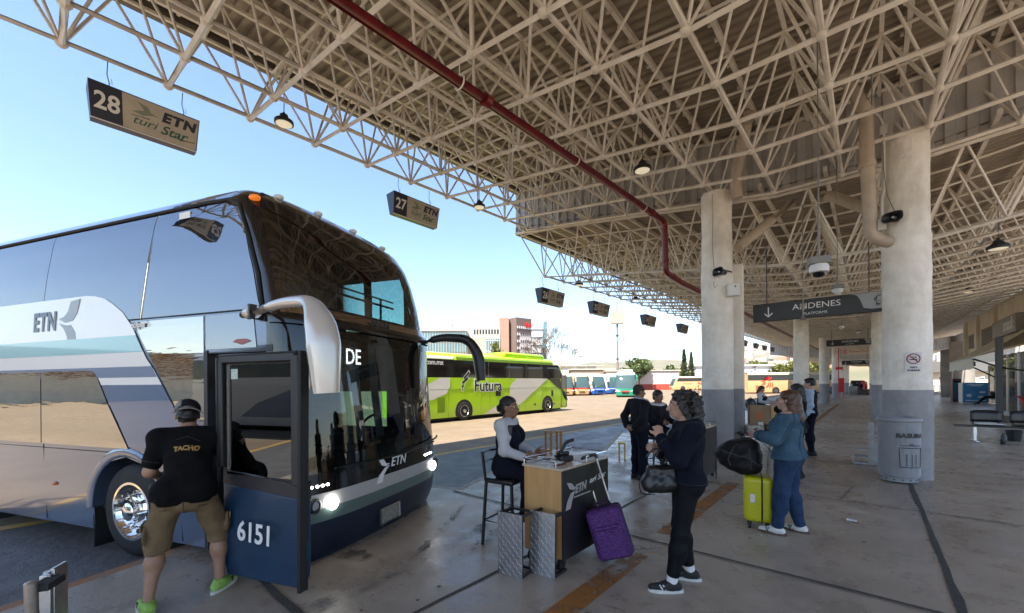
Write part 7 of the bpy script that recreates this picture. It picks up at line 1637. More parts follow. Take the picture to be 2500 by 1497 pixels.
H_blk = mat('black_hair', (0.010, 0.008, 0.007), 0.5, var=0.5, scale=30, bump=0.004, bscale=60); H_brn = mat('dark_brown_hair', (0.035, 0.020, 0.012), 0.5, var=0.5, scale=30, bump=0.004, bscale=60); H_gry = mat('grey_streaked_hair', (0.034, 0.030, 0.028), 0.6, var=0.8, scale=40, col2=(0.006, 0.005, 0.005), bump=0.006, bscale=50)
H_aub = mat('auburn_hair', (0.095, 0.038, 0.015), 0.45, var=0.7, scale=16, col2=(0.045, 0.020, 0.010), bump=0.004, bscale=60, stretch=(1, 1, 0.25)); H_short = mat('cropped_hair', (0.03, 0.022, 0.018), 0.8, var=0.4, scale=60)
M_whiter = mat('white_rubber', (0.62, 0.61, 0.58), 0.5, var=0.2, scale=20); M_wsh = mat('white_shoe_leather', (0.60, 0.60, 0.58), 0.45); M_ksh = mat('black_suede', (0.012, 0.012, 0.013), 0.75); M_sock = cloth('white_sock', (0.66, 0.66, 0.67), var=0.1); M_lsh = mat('lime_running_shoe', (0.30, 0.52, 0.10), 0.6, var=0.4, scale=30); M_leath = mat('black_leather', (0.012, 0.012, 0.013), 0.35, bump=0.002, bscale=60); M_gold = mat('gold_metal', (0.55, 0.38, 0.14), 0.3, 1.0)
CAPH = [((0, -0.022, 0.045), (0.084, 0.104, 0.088)), ((0, -0.05, -0.02), (0.074, 0.07, 0.075))]

# ---- man in black tee and khaki shorts at the coach door, seen from behind
p = Person('man in black tee, khaki cargo shorts and reversed cap leaning towards the coach door', (-4.12, 0.74, 0), 163, 1.74, 0.0085, SK_TAN, build=0.89,
    pelvis=(0.02, -0.03, 0.86), waist=(0.03, 0.03, 0.99), chest=(0.03, 0.12, 1.18), neck=(0.02, 0.19, 1.34), head=(0.0, 0.275, 1.45), look=(-0.15, 1, -0.55), headup=(0, 0.5, 1), fwd=(0, 1, -0.45),
    hipL=(-0.085, -0.03, 0.85), hipR=(0.115, -0.02, 0.85), kneL=(-0.17, 0.07, 0.46), ankL=(-0.20, -0.10, 0.085), toeL=(-0.27, 0.07, 0.03), kneR=(0.22, 0.13, 0.46), ankR=(0.23, 0.05, 0.085), toeR=(0.32, 0.20, 0.03),
    shoL=(-0.16, 0.15, 1.285), shoR=(0.195, 0.15, 1.285), elbL=(-0.225, 0.15, 1.02), wriL=(-0.19, 0.34, 0.94), hanL=(-0.15, 0.42, 0.92), elbR=(0.29, 0.24, 1.04), wriR=(0.27, 0.48, 1.0), hanR=(0.24, 0.56, 1.0))
p.body().garment('tee_shirt', C_blk, True, 0.72, o=0.022, clips=[((0, 0, 0.80), (0, 0.12, -1)), (p.J['neck'] + [0, 0, 0.015], (0, 0.3, 1))], extra=lambda S: S.cap(p.J['hipL'] + [0.01, -0.01, 0.03], p.J['hipR'] + [-0.01, -0.01, 0.03], 0.106, k=0.05))
p.garment('cargo_shorts', C_khaki, None, None, 1.10, o=0.012, wr=0.003, clips=[((0, 0, 0.86), (0, 0.2, 1)), ((0, 0, 0.40), (0, 0, -1))], flare=0.020, extra=lambda S: (S.ell((-0.235, 0.02, 0.56), (0.022, 0.065, 0.08), k=0.015), S.ell((0.285, 0.06, 0.57), (0.022, 0.065, 0.08), k=0.015)))
p.hair(H_blk, CAPH[1:] + [((0, -0.04, 0.02), (0.078, 0.085, 0.06))], [((0, -0.02, 0), (0, 1, 0.3))])
Mh = p.headM(); hq = lambda x, y, z: Vector(p.J['head']) + Matrix(Mh.tolist()) @ Vector((x, y, z))
S = SDF(0.008); S.ell(p.J['head'] + Mh @ np.array([0, -0.018, 0.05]), (0.090, 0.108, 0.088), Mh, 0.01); cp = sdf_obj('cap', S, cloth('charcoal_cap_cloth', (0.016, 0.016, 0.018)), p.t, clips=[(p.J['head'] + Mh @ np.array([0, 0, 0.028]), Mh @ np.array([0, -0.1, -1]))])
S = SDF(0.008); S.ell(p.J['head'] + Mh @ np.array([0, -0.018, 0.051]), (0.0925, 0.1105, 0.0905), Mh, 0.01); sdf_obj('cap_panel', S, cloth('light_grey_mesh', (0.24, 0.23, 0.22), bump=0.003, bscale=90), cp, clips=[(p.J['head'] + Mh @ np.array([0, 0, 0.03]), Mh @ np.array([0, -0.1, -1])), (p.J['head'] + Mh @ np.array([-0.02, 0, 0]), Mh @ np.array([1, -0.2, 0]))])
b = MB(); rows = []
for i in range(5):
    rr_i = 0.10 + 0.017 * i; rows.append([hq(rr_i * math.sin(a) * 0.9, -0.02 - rr_i * math.cos(a), 0.032 - 0.014 * i - 0.05 * a * a) for a in [-0.72 + 0.144 * k for k in range(11)]])
b.grid(rows); o = b.build('cap_brim', MATS['light_grey_mesh'], cp, smooth=80); q_ = o.modifiers.new('thick', 'SOLIDIFY'); q_.thickness = 0.006
tee = [q for q in p.t.children if q.name.startswith('tee')][0]; sho = [q for q in p.t.children if q.name.startswith('cargo')][0]
M_sk = mat('dark_cloth_seam', (0.012, 0.012, 0.013), 0.9); M_skh = mat('khaki_seam', (0.10, 0.068, 0.036), 0.9); M_sjn = mat('jean_stitch', (0.022, 0.036, 0.07), 0.9); M_sdj = mat('dark_denim_seam', (0.016, 0.036, 0.06), 0.9)
for n, sg in (('L', -1), ('R', 1)):
    ring(tee, p.J['sho' + n] + (p.J['elb' + n] - p.J['sho' + n]) * 0.68, 0.08, 0.005, M_sk, 'sleeve_hem', tuple(p.J['elb' + n] - p.J['sho' + n]))
    seam(sho, [(sg * 0.23 + 0.02, 0.0, 0.84), (sg * 0.27 + 0.02, 0.06, 0.46)], 0.004, M_skh); seam(sho, [(sg * 0.10 + 0.02, -0.14, 0.74), (sg * 0.16 + 0.02, -0.12, 0.735)], 0.004, M_skh, 'pocket_edge')
seam(sho, [(0.015, -0.14, 0.84), (0.015, -0.12, 0.72), (0.015, 0, 0.70)], 0.004, M_skh); seam(tee, [(-0.09, -0.02, 1.28), (0.02, 0.0, 1.33), (0.12, -0.02, 1.28)], 0.004, M_sk, 'collar_seam')
tx = text('lettering', 'TACHO', 0.058, mat('gold_print', (0.30, 0.17, 0.04), 0.6), p.t, (0.02, -0.06, 1.225), (1, 0, 0), (0, 0.45, 1), off=0.003, sx=1.1)
for v in tx.data.vertices:
    ok, q, nr, _ = tee.closest_point_on_mesh(v.co)
    if ok: v.co = q + nr * 0.004
for n in 'LR': p.shoe(n, M_lsh, M_whiter, M_ksh)
b = MB(); b.box((-0.255, 0.03, 0.615), (0.012, 0.12, 0.05)); b.box((0.305, 0.07, 0.625), (0.012, 0.12, 0.05)); b.build('pocket_flap', C_khaki, p.t, bevel=0.004)
b = MB(); b.box((-0.20, 0.12, 0.88), (0.05, 0.07, 0.09)); b.build('belt_pouch', M_leath, p.t, bevel=0.012)
# ---- driver standing in the coach doorway
c_, s_ = math.cos(BA), math.sin(BA); bw = lambda x, y: (-1.547 + x * c_ - y * s_, 3.829 + x * s_ + y * c_)
x_, y_ = bw(-3.78, -1.02)
p = Person('driver in pale blue shirt half hidden in the coach doorway', (x_, y_, 0.23), -70, 1.68, 0.012, SK_FAIR, neck=(0, 0.03, 1.40), head=(0, 0.09, 1.53), look=(0.2, 1, -0.5), headup=(0, 0.4, 1), elbL=(-0.27, 0.06, 1.10), wriL=(-0.2, 0.3, 1.08), hanL=(-0.17, 0.38, 1.08))
p.body().garment('shirt', C_ltbl, True, 1.9, o=0.014, clips=[((0, 0, 0.93), (0, 0, -1)), (p.J['neck'] + [0, 0, 0.01], (0, 0, 1))]); p.garment('trousers', C_navy, None, None, 1.95, o=0.014, clips=[((0, 0, 1.0), (0, 0, 1))]); p.hair(H_short, CAPH, [((0, 0.03, 0.0), (0, 0.7, -0.6))]); p.face()
for n in 'LR': p.shoe(n, M_ksh, M_ksh)

# ---- seated clerk at the nearest desk
def seated(label, loc, hd, skin, seat=0.70, H=1.62, res=0.0095, **kw):
    d = dict(pelvis=(0, 0, seat + 0.11), waist=(0, 0.0, seat + 0.23), chest=(0, 0.02, seat + 0.43), neck=(0, 0.01, seat + 0.60), head=(0, 0.035, seat + 0.735), hipL=(-0.085, 0.0, seat + 0.10), hipR=(0.085, 0.0, seat + 0.10), kneL=(-0.10, 0.38, seat + 0.07), kneR=(0.10, 0.38, seat + 0.07), ankL=(-0.10, 0.32, seat - 0.33), ankR=(0.10, 0.32, seat - 0.33), toeL=(-0.11, 0.46, seat - 0.40), toeR=(0.11, 0.46, seat - 0.40), shoL=(-0.155, 0.0, seat + 0.555), shoR=(0.155, 0.0, seat + 0.555), elbL=(-0.215, 0.06, seat + 0.30), elbR=(0.215, 0.06, seat + 0.30), wriL=(-0.15, 0.26, seat + 0.27), wriR=(0.15, 0.26, seat + 0.27), hanL=(-0.12, 0.34, seat + 0.27), hanR=(0.12, 0.34, seat + 0.27)); d.update(kw)
    return Person(label, loc, hd, H, res, skin, **d)
p = seated('clerk with hair bun and dark waistcoat seated at the nearest desk', (-2.94, 3.29, 0), 20, SK_DARK, 0.715, fem=True, kneL=(-0.09, 0.30, 0.76), kneR=(0.09, 0.30, 0.76), ankL=(-0.09, 0.22, 0.36), ankR=(0.09, 0.22, 0.36), toeL=(-0.1, 0.36, 0.30), toeR=(0.1, 0.36, 0.30), wriL=(-0.14, 0.28, 0.955), wriR=(0.12, 0.24, 0.945), hanL=(-0.10, 0.36, 0.965), hanR=(0.08, 0.32, 0.955), look=(0.12, 1, 0.05))
p.body(curlL=0.35, curlR=0.35).garment('shirt', C_white, True, 1.92, o=0.014, clips=[((0, 0, 0.80), (0, 0, -1)), (p.J['neck'] + [0, 0, 0.03], (0, -0.2, 1))]); p.garment('waistcoat', C_navy, True, None, o=0.024, clips=[((0, 0, 0.78), (0, 0, -1)), (p.J['neck'] + [0, 0.02, -0.02], (0, 0.4, 1)), ((-0.165, 0, 0), (-1, 0, 0.0)), ((0.165, 0, 0), (1, 0, 0.0))])
p.garment('trousers', C_navy, None, None, 1.95, o=0.014, clips=[((0, 0, 0.93), (0, 0, 1))]); p.hair(H_blk, CAPH + [((0, -0.125, -0.005), (0.045, 0.042, 0.045))], [((0, 0.035, 0.02), (0, 0.8, -0.75))], wr=0.002); p.face(glasses=M_gold)
for n in 'LR': p.shoe(n, M_ksh, M_ksh)
b = MB(); b.box((0.16, 0.10, 1.22), (0.03, 0.05, 0.10)); b.build('radio', M_steelk, p.t, bevel=0.01)

# ---- woman with curly hair, black hoodie and leggings
p = Person('woman with curly grey hair, black hoodie and leggings, hand raised to her mouth', (-1.16, 3.53, 0), 205, 1.62, 0.0085, SK_FAIR, fem=True, look=(0.0, 1, -0.06),
    hipL=(-0.09, -0.02, 0.885), hipR=(0.09, 0.0, 0.885), kneL=(-0.105, 0.05, 0.47), ankL=(-0.125, 0.12, 0.08), toeL=(-0.16, 0.30, 0.03), kneR=(0.12, 0.03, 0.47), ankR=(0.135, -0.05, 0.08), toeR=(0.16, 0.13, 0.03), pelvis=(0, -0.03, 0.91), waist=(0, -0.015, 1.03), chest=(0, -0.03, 1.23), neck=(0, -0.025, 1.375), head=(0, 0.03, 1.515), shoL=(-0.165, -0.04, 1.33), shoR=(0.165, -0.05, 1.33),
    elbL=(-0.225, 0.07, 1.08), wriL=(-0.10, 0.20, 1.255), hanL=(-0.055, 0.215, 1.335), elbR=(0.235, -0.02, 1.07), wriR=(0.13, 0.20, 1.09), hanR=(0.08, 0.26, 1.135))
p.body(curlL=0.85, curlR=0.8, gL=(0, 1, 0.2), gR=(0, -0.2, 1)).garment('hoodie', C_navy, True, 1.93, o=0.020, clips=[((0, 0, 0.87), (0, 0, -1)), (p.J['neck'] + [0, 0.02, 0.02], (0, 0.25, 1))], wr=0.0032, extra=lambda S: (S.cap((-0.09, -0.09, 1.345), (0.09, -0.09, 1.345), 0.055, k=0.04), S.cap((-0.07, -0.02, 1.375), (0.0, 0.06, 1.33), 0.035, k=0.03), S.cap((0.07, -0.02, 1.375), (0.0, 0.06, 1.33), 0.035, k=0.03)))
p.garment('leggings', C_legg, None, None, 1.80, o=0.007, wr=0.001, clips=[((0, 0, 1.02), (0, 0, 1))])
cur = [((0, -0.03, 0.05), (0.088, 0.105, 0.085))]; rg = random.Random(5)
for k in range(150):
    a = rg.uniform(-2.3, 2.3); z = rg.uniform(-0.17, 0.11); rad = 0.112 + 0.022 * rg.random() - (0.025 if z > 0.07 else 0); y = -0.028 - math.cos(a) * rad
    if y > 0.02 and z < 0.055: continue
    cur.append(((math.sin(a) * rad * 0.88, y, z), (rg.uniform(0.014, 0.03),) * 3))
p.hair(H_gry, cur, [((0, 0.055, 0.03), (0, 1, -0.55))], wr=0.007, ws=75); p.face()
b = MB(); rows = []
for k in range(70):
    a = rg.uniform(-2.4, 2.4); z = rg.uniform(-0.1, 0.13); rad = 0.115; base = p.J['head'] + p.headM() @ np.array([math.sin(a) * rad * 0.85, -0.03 - math.cos(a) * rad, z]); d_ = nv([rg.uniform(-1, 1), rg.uniform(-1, 1), rg.uniform(-0.3, 1)])
    b.path([base, base + d_ * 0.02 + [0, 0, 0.01], base + d_ * 0.035 + [0.01, 0, 0.0], base + d_ * 0.03 + [0.015, 0.01, -0.012]], 0.0022, 3)
b.build('flyaway_hair', H_gry, p.t)
for n in 'LR': p.shoe(n, M_ksh, M_whiter, M_whiter, M_sock)
hd = [q for q in p.t.children if q.name.startswith('hoodie')][0]; lg = [q for q in p.t.children if q.name.startswith('leggings')][0]; M_sg = mat('grey_cloth_seam', (0.011, 0.012, 0.017), 0.9)
seam(hd, [(0, 0.25, 1.33), (0, 0.25, 1.1), (0, 0.25, 0.9)], 0.004, M_sg, 'zip'); seam(hd, [(0.3, -0.06, 1.24), (0.3, 0.0, 1.235)], 0.005, M_wtxt, 'chest_logo'); seam(lg, [(0.2, 0.02, 0.84), (0.2, 0.07, 0.835)], 0.005, M_wtxt, 'leg_logo')
for n, sg in (('L', -1), ('R', 1)):
    ring(hd, p.J['sho' + n] + [sg * 0.03, 0, -0.02], 0.11, 0.004, M_sg, 'armhole_seam', (1, 0, 0.3)); e_, w_ = p.J['elb' + n], p.J['wri' + n]; ring(hd, e_ + (w_ - e_) * 0.78, 0.06, 0.005, M_sg, 'cuff', tuple(w_ - e_)); seam(hd, [(sg * 0.15, 0.2, 1.04), (sg * 0.10, 0.22, 0.93)], 0.004, M_sg, 'pocket_edge')
seam(hd, [(-0.18, 0.1, 0.895), (0, 0.2, 0.895), (0.18, 0.1, 0.895), (0.18, -0.15, 0.895), (0, -0.2, 0.895), (-0.18, -0.15, 0.895), (-0.18, 0.1, 0.895)], 0.004, M_sg, 'hem_seam')
wx = p.t
t = thing('handbag', 'black leather handbag hanging at the side of the curly haired woman', 'handbag', (-1.29, 3.33, 0.965), R(50))
S = SDF(0.009); S.cap((-0.085, 0, -0.085), (0.085, 0, -0.085), 0.078, k=0.04); S.cap((-0.075, 0, 0.015), (0.075, 0, 0.015), 0.05, k=0.05); sdf_obj('bag_body', S, M_leath, t, wr=0.003, ws=40)
b = MB()
for y in (-0.05, 0.05): b.path([(-0.08, y, 0.05), (-0.09, y, 0.13), (-0.04, y * 0.8, 0.19), (0.04, y * 0.8, 0.19), (0.09, y, 0.13), (0.08, y, 0.05)], 0.008, 6)
b.build('handle', M_leath, t); b = MB(); b.path(bend([(-0.13, -0.02, 0.03), (-0.20, -0.03, -0.05), (-0.19, -0.03, -0.16), (-0.08, -0.06, -0.16)], 0.06), 0.008, 6, flat=0.5); b.build('loose_strap', M_leath, t); b = MB(); b.path([(-0.13, -0.055, 0.05), (0, -0.075, 0.06), (0.13, -0.055, 0.05)], 0.004, 5); b.ellipsoid((0.14, -0.03, 0.03), (0.016, 0.016, 0.016), 10, 6); b.build('zip', M_gold, t)
t = thing('shoulder_strap', 'pale webbing strap crossing the curly haired woman\'s hoodie to her handbag', 'strap', (-1.16, 3.53, 0), R(205) - math.pi / 2)
b = MB(); b.path([(0.10, -0.06, 1.40), (0.09, 0.05, 1.37), (0.03, 0.13, 1.28), (-0.03, 0.155, 1.20), (-0.08, 0.15, 1.12)], 0.013, 6, flat=0.35); b.build('webbing', mat('grey_webbing', (0.28, 0.28, 0.28), 0.8), t)
b = MB(); b.path([(-0.08, 0.15, 1.12), (0.04, 0.17, 1.02), (0.15, 0.15, 0.99), (0.26, 0.10, 0.97)], 0.014, 6, flat=0.35); b.build('leather_strap', M_leath, t); b = MB(); b.box((-0.03, 0.17, 1.20), (0.06, 0.02, 0.07)); b.build('buckle', M_steelk, t, bevel=0.006)

# ---- woman in denim jacket and jeans with the yellow case
p = Person('woman with long auburn hair in denim jacket and jeans, hands on the yellow case handle', (-0.68, 5.52, 0), 170, 1.60, 0.0095, SK_FAIR, fem=True, build=1.09, look=(-0.15, 1, 0.04),
    shoL=(-0.175, -0.03, 1.315), shoR=(0.175, -0.03, 1.315), elbL=(-0.24, 0.06, 1.07), wriL=(-0.10, 0.28, 1.09), hanL=(-0.04, 0.35, 1.075), elbR=(0.245, 0.04, 1.07), wriR=(0.09, 0.26, 1.085), hanR=(0.04, 0.34, 1.07), kneL=(-0.115, 0.04, 0.465), ankL=(-0.145, 0.07, 0.08), toeL=(-0.16, 0.25, 0.03), kneR=(0.11, 0.02, 0.465), ankR=(0.125, -0.07, 0.08), toeR=(0.14, 0.10, 0.03))
p.body(curlL=0.9, curlR=0.9).garment('denim_jacket', C_jack, True, 1.88, o=0.030, clips=[((0, 0, 0.855), (0, 0, -1)), (p.J['neck'] + [0, 0, 0.0], (0, 0, 1))], wr=0.003); p.garment('jeans', C_denim, None, None, 1.93, o=0.012, flare=0.010, wr=0.003, clips=[((0, 0, 0.99), (0, 0, 1))])
S = SDF(0.01); J = p.J; S.cap(J['hipL'] + [-0.02, 0, -0.02], J['hipR'] + [0.02, 0, -0.02], 0.142, k=0.04); sdf_obj('jacket_hem', S, C_jack, p.t, clips=[((0, 0, 0.90), (0, 0, 1)), ((0, 0, 0.845), (0, 0, -1))])
S = SDF(0.009); nk = J['neck']
for a in range(9): q = -2.4 + 4.8 * a / 8; S.cap(nk + [0.085 * math.sin(q), 0.01 - 0.075 * math.cos(q), 0.0], nk + [0.088 * math.sin(q + 0.5), 0.01 - 0.078 * math.cos(q + 0.5), -0.015], 0.020, k=0.02)
sdf_obj('jacket_collar', S, C_jack, p.t)
jk = [q for q in p.t.children if q.name.startswith('denim_jacket')][0]; jn = [q for q in p.t.children if q.name.startswith('jeans')][0]
seam(jk, [(-0.24, -0.02, 1.22), (-0.1, -0.2, 1.20), (0.1, -0.2, 1.20), (0.24, -0.02, 1.22)], 0.0035, M_sdj)
for sx in (-0.09, 0.09): seam(jk, [(sx, -0.25, 1.2), (sx * 0.8, -0.25, 0.9)], 0.0035, M_sdj); seam(jk, [(sx, 0.25, 1.2), (sx * 0.8, 0.25, 0.9)], 0.0035, M_sdj)
for n, sg in (('L', -1), ('R', 1)):
    ring(jk, J['sho' + n] + [sg * 0.03, 0, -0.02], 0.11, 0.0035, M_sdj, 'armhole_seam', (1, 0, 0.3)); e_, w_ = J['elb' + n], J['wri' + n]; ring(jk, e_ + (w_ - e_) * 0.72, 0.07, 0.004, M_sdj, 'cuff', tuple(w_ - e_))
    seam(jk, [J['sho' + n] + [sg * 0.05, -0.09, -0.05], e_ + [sg * 0.03, -0.07, 0]], 0.003, M_sdj)
    k_, a_ = J['kne' + n], J['ank' + n]; seam(jn, [J['hip' + n] + [sg * 0.14, 0, 0], k_ + [sg * 0.1, 0, 0], a_ + [sg * 0.08, 0, 0.05]], 0.003, M_sjn)
    seam(jn, [(sg * 0.04, -0.25, 0.83), (sg * 0.05, -0.25, 0.72), (sg * 0.10, -0.25, 0.69), (sg * 0.15, -0.22, 0.73), (sg * 0.15, -0.22, 0.83), (sg * 0.04, -0.25, 0.83)], 0.0035, M_sdj, 'pocket_seam')
p.hair(H_aub, CAPH + [((0.0, -0.06, 0.02), (0, -0.10, -0.20), 0.088, 0.085), ((0.055, -0.05, -0.02), (0.07, -0.06, -0.24), 0.04, 0.045), ((-0.055, -0.05, -0.02), (-0.07, -0.06, -0.24), 0.04, 0.045), ((0.02, -0.10, -0.2), (0.04, -0.10, -0.34), 0.075, 0.03), ((-0.03, -0.10, -0.2), (-0.05, -0.10, -0.33), 0.07, 0.025)], [((0, 0.05, 0.03), (0, 1, -0.6))], wr=0.003, ws=50); p.face(glasses=mat('tortoiseshell_frame', (0.10, 0.05, 0.025), 0.3))
for n in 'LR': p.shoe(n, M_wsh, mat('gum_sole', (0.10, 0.06, 0.045), 0.7), M_ktxt)
t = thing('crossbody_strap', 'thin dark strap across the back of the denim jacket', 'strap', (-0.68, 5.52, 0), R(170) - math.pi / 2); b = MB(); b.path([(0.17, 0.16, 0.98), (0.22, 0.02, 1.02), (0.12, -0.14, 1.14), (-0.05, -0.155, 1.26), (-0.13, -0.08, 1.37)], 0.007, 6); b.build('strap', M_leath, t)
t = thing('duffel_bag', 'big black duffel bag slumped on top of the yellow case', 'bag', (-1.13, 5.54, 0.60), R(12))
S = SDF(0.011); S.ell((-0.10, 0, 0.22), (0.23, 0.18, 0.19), np.array(Matrix.Rotation(R(35), 3, 'Y')), k=0.06); S.ell((0.05, 0.02, 0.13), (0.16, 0.19, 0.13), k=0.06); S.ell((0.0, 0, 0.36), (0.15, 0.12, 0.11), np.array(Matrix.Rotation(R(-25), 3, 'Y')), k=0.06); S.ell((-0.22, 0, 0.25), (0.11, 0.14, 0.10), np.array(Matrix.Rotation(R(30), 3, 'Y')), k=0.06); S.ell((0.06, 0, 0.26), (0.14, 0.15, 0.15), k=0.08)
sdf_obj('bag_body', S, cloth('black_nylon', (0.013, 0.013, 0.014), 0.5, var=0.3, bump=0.01, bscale=12), t, wr=0.006, ws=20); b = MB(); b.path([(-0.31, -0.08, 0.28), (-0.325, -0.09, 0.15), (-0.315, -0.1, 0.0), (-0.32, -0.1, -0.08)], 0.007, 5); b.path([(-0.33, -0.06, 0.27), (-0.335, -0.08, 0.1), (-0.32, -0.1, -0.07)], 0.005, 5); b.build('drawcord', M_leath, t)
dbg = [q for q in t.children if q.name.startswith('bag_body')][-1]; M_web = mat('dark_grey_webbing', (0.035, 0.035, 0.038), 0.8)
for pts_ in ([(-0.3, -0.2, 0.34), (0.0, -0.25, 0.26), (0.25, -0.2, 0.12)], [(-0.12, -0.25, 0.48), (-0.2, -0.25, 0.1)], [(0.06, -0.25, 0.45), (0.1, -0.25, 0.05)]): seam(dbg, pts_, 0.009, M_web, 'strap')
seam(dbg, [(-0.25, -0.08, 0.5), (0.0, -0.1, 0.55), (0.2, -0.05, 0.4)], 0.005, M_web, 'zip')
t.scale = (0.93, 0.93, 0.93)
# ---- suited man and the woman seated beside him
p = Person('man in dark suit standing with hands behind his back by the second desk', (-3.08, 6.98, 0), 62, 1.66, 0.0105, SK_DARK, elbL=(-0.26, -0.12, 1.10), wriL=(-0.10, -0.19, 0.93), hanL=(-0.02, -0.20, 0.90), elbR=(0.26, -0.12, 1.10), wriR=(0.10, -0.19, 0.93), hanR=(0.02, -0.20, 0.90), look=(0.25, 1, -0.08))
p.body().garment('jacket', C_grey, True, 1.93, o=0.024, clips=[((0, 0, 0.82), (0, 0, -1)), (p.J['neck'] + [0, 0.03, -0.02], (0, 0.5, 1))]); p.garment('shirt_collar', C_white, True, None, o=0.012, clips=[((0, 0, 1.30), (0, 0, -1)), (p.J['neck'] + [0, 0, 0.045], (0, 0.2, 1))], extra=lambda S: S.cap(p.J['neck'] - [0, 0, 0.02], p.J['neck'] + [0, 0, 0.05], 0.064))
p.garment('trousers', C_navy, None, None, 1.95, o=0.016, flare=0.012, clips=[((0, 0, 1.0), (0, 0, 1))]); p.hair(H_short, CAPH, [((0, 0.03, 0.0), (0, 0.75, -0.7)), ((0, 0, -0.055), (0, 0, -1))], wr=0.0); p.face()
for n in 'LR': p.shoe(n, M_ksh, M_ksh)
p = seated('woman in dark jacket and glasses seated on a stool beside the suited man', (-2.98, 7.55, 0), -20, SK_DARK, 0.715, fem=True, look=(0.05, 1, -0.15), res=0.0105)
p.body().garment('jacket', C_grey, True, 1.92, o=0.02, clips=[((0, 0, 0.80), (0, 0, -1)), (p.J['neck'] + [0, 0.03, -0.01], (0, 0.5, 1))]); p.garment('blouse', C_white, True, None, o=0.010, clips=[((0, 0, 1.12), (0, 0, -1)), (p.J['neck'] + [0, 0, 0.02], (0, 0.2, 1))]); p.garment('trousers', C_navy, None, None, 1.95, o=0.014, clips=[((0, 0, 0.93), (0, 0, 1))]); p.hair(H_blk, CAPH + [((0, -0.11, 0.03), (0.04, 0.04, 0.04))], [((0, 0.035, 0.02), (0, 0.8, -0.75))], wr=0.002); p.face(glasses=M_steelk)
for n in 'LR': p.shoe(n, M_ksh, M_ksh)
# ---- people farther down the platform
p = seated('long haired clerk in dark waistcoat writing at the third desk', (-2.92, 17.05, 0), -10, SK_FAIR, 0.715, fem=True, look=(0.1, 1, -0.5), headup=(0, 0.4, 1), res=0.013, wriR=(0.12, 0.34, 0.97), hanR=(0.1, 0.42, 0.96), wriL=(-0.12, 0.34, 0.97), hanL=(-0.1, 0.42, 0.96))
p.body().garment('shirt', C_white, True, 1.92, o=0.014, clips=[((0, 0, 0.80), (0, 0, -1)), (p.J['neck'], (0, 0, 1))]); p.garment('waistcoat', C_navy, True, None, o=0.024, clips=[((0, 0, 0.78), (0, 0, -1)), (p.J['neck'] + [0, 0.02, -0.035], (0, 0.7, 1)), ((-0.16, 0, 0), (-1, 0, 0)), ((0.16, 0, 0), (1, 0, 0))]); p.garment('jeans', C_denim, None, None, 1.95, o=0.014, clips=[((0, 0, 0.93), (0, 0, 1))]); p.hair(H_brn, CAPH + [((0, -0.06, 0.0), (0, -0.07, -0.24), 0.085, 0.06), ((0.07, -0.01, 0), (0.075, 0.0, -0.22), 0.035, 0.025), ((-0.07, -0.01, 0), (-0.075, 0.0, -0.22), 0.035, 0.025)], [((0, 0.04, 0.03), (0, 1, -0.6))]); p.face()
for n in 'LR': p.shoe(n, M_ksh, M_ksh)
t = thing('backpack', 'black backpack on the stool back behind the far clerk', 'backpack', (-3.20, 16.75, 0.72), 0.3); S = SDF(0.014); S.ell((0, 0, 0.2), (0.17, 0.12, 0.22), k=0.03); sdf_obj('bag_body', S, M_leath, t); b = MB(); b.path([(-0.05, 0, 0.4), (0, 0, 0.46), (0.05, 0, 0.4)], 0.01, 6); b.build('handle', M_leath, t)
p = Person('dark haired woman in black jacket standing behind the denim jacket woman', (-0.97, 8.85, 0), 175, 1.66, 0.012, SK_FAIR, fem=True, build=1.1, elbL=(-0.24, 0.05, 1.12), wriL=(-0.12, 0.27, 1.22), hanL=(-0.09, 0.33, 1.28), look=(-0.1, 1, -0.05))
p.body().garment('jacket', C_blk, True, 1.93, o=0.035, clips=[((0, 0, 0.82), (0, 0, -1)), (p.J['neck'], (0, 0, 1))]); p.garment('trousers', C_navy, None, None, 1.95, o=0.014, clips=[((0, 0, 1.0), (0, 0, 1))]); p.hair(H_blk, CAPH + [((0, -0.06, 0.0), (0, -0.08, -0.19), 0.092, 0.08), ((0.06, -0.03, 0), (0.07, -0.03, -0.18), 0.05, 0.04), ((-0.06, -0.03, 0), (-0.07, -0.03, -0.18), 0.05, 0.04)], [((0, 0.05, 0.03), (0, 1, -0.6))]); p.face()
for n in 'LR': p.shoe(n, M_ksh, M_ksh)
t = thing('phone', 'dark phone held up by the dark haired woman in black', 'phone', (-1.31, 8.88, 1.36), 0.3); b = MB(); b.box((0, 0, 0), (0.15, 0.075, 0.01)); b.build('case', M_steelk, t, bevel=0.004); b = MB(); b.box((0, 0, 0.006), (0.14, 0.068, 0.002)); b.build('screen', M_tint, t)
p = Person('young man in pale blue shirt and navy waistcoat standing at the far desk', (-1.02, 11.75, 0), 180, 1.78, 0.012, SK_FAIR, look=(0.0, 1, -0.05)); p.body().garment('shirt', C_ltbl, True, 1.9, o=0.014, clips=[((0, 0, 0.93), (0, 0, -1)), (p.J['neck'] + [0, 0, 0.03], (0, 0, 1))]); p.garment('waistcoat', C_navy, True, None, o=0.022, clips=[((0, 0, 0.93), (0, 0, -1)), (p.J['neck'] + [0, 0.02, -0.06], (0, 0.7, 1)), ((-0.17, 0, 0), (-1, 0, 0)), ((0.17, 0, 0), (1, 0, 0))]); p.garment('trousers', C_navy, None, None, 1.95, o=0.014, clips=[((0, 0, 1.0), (0, 0, 1))]); p.hair(H_blk, CAPH + [((0, 0.04, 0.09), (0.06, 0.05, 0.03))], [((0, 0.04, 0.0), (0, 0.75, -0.7)), ((0, 0, -0.05), (0, 0, -1))], wr=0.002); p.face()
for n in 'LR': p.shoe(n, M_ksh, M_ksh)
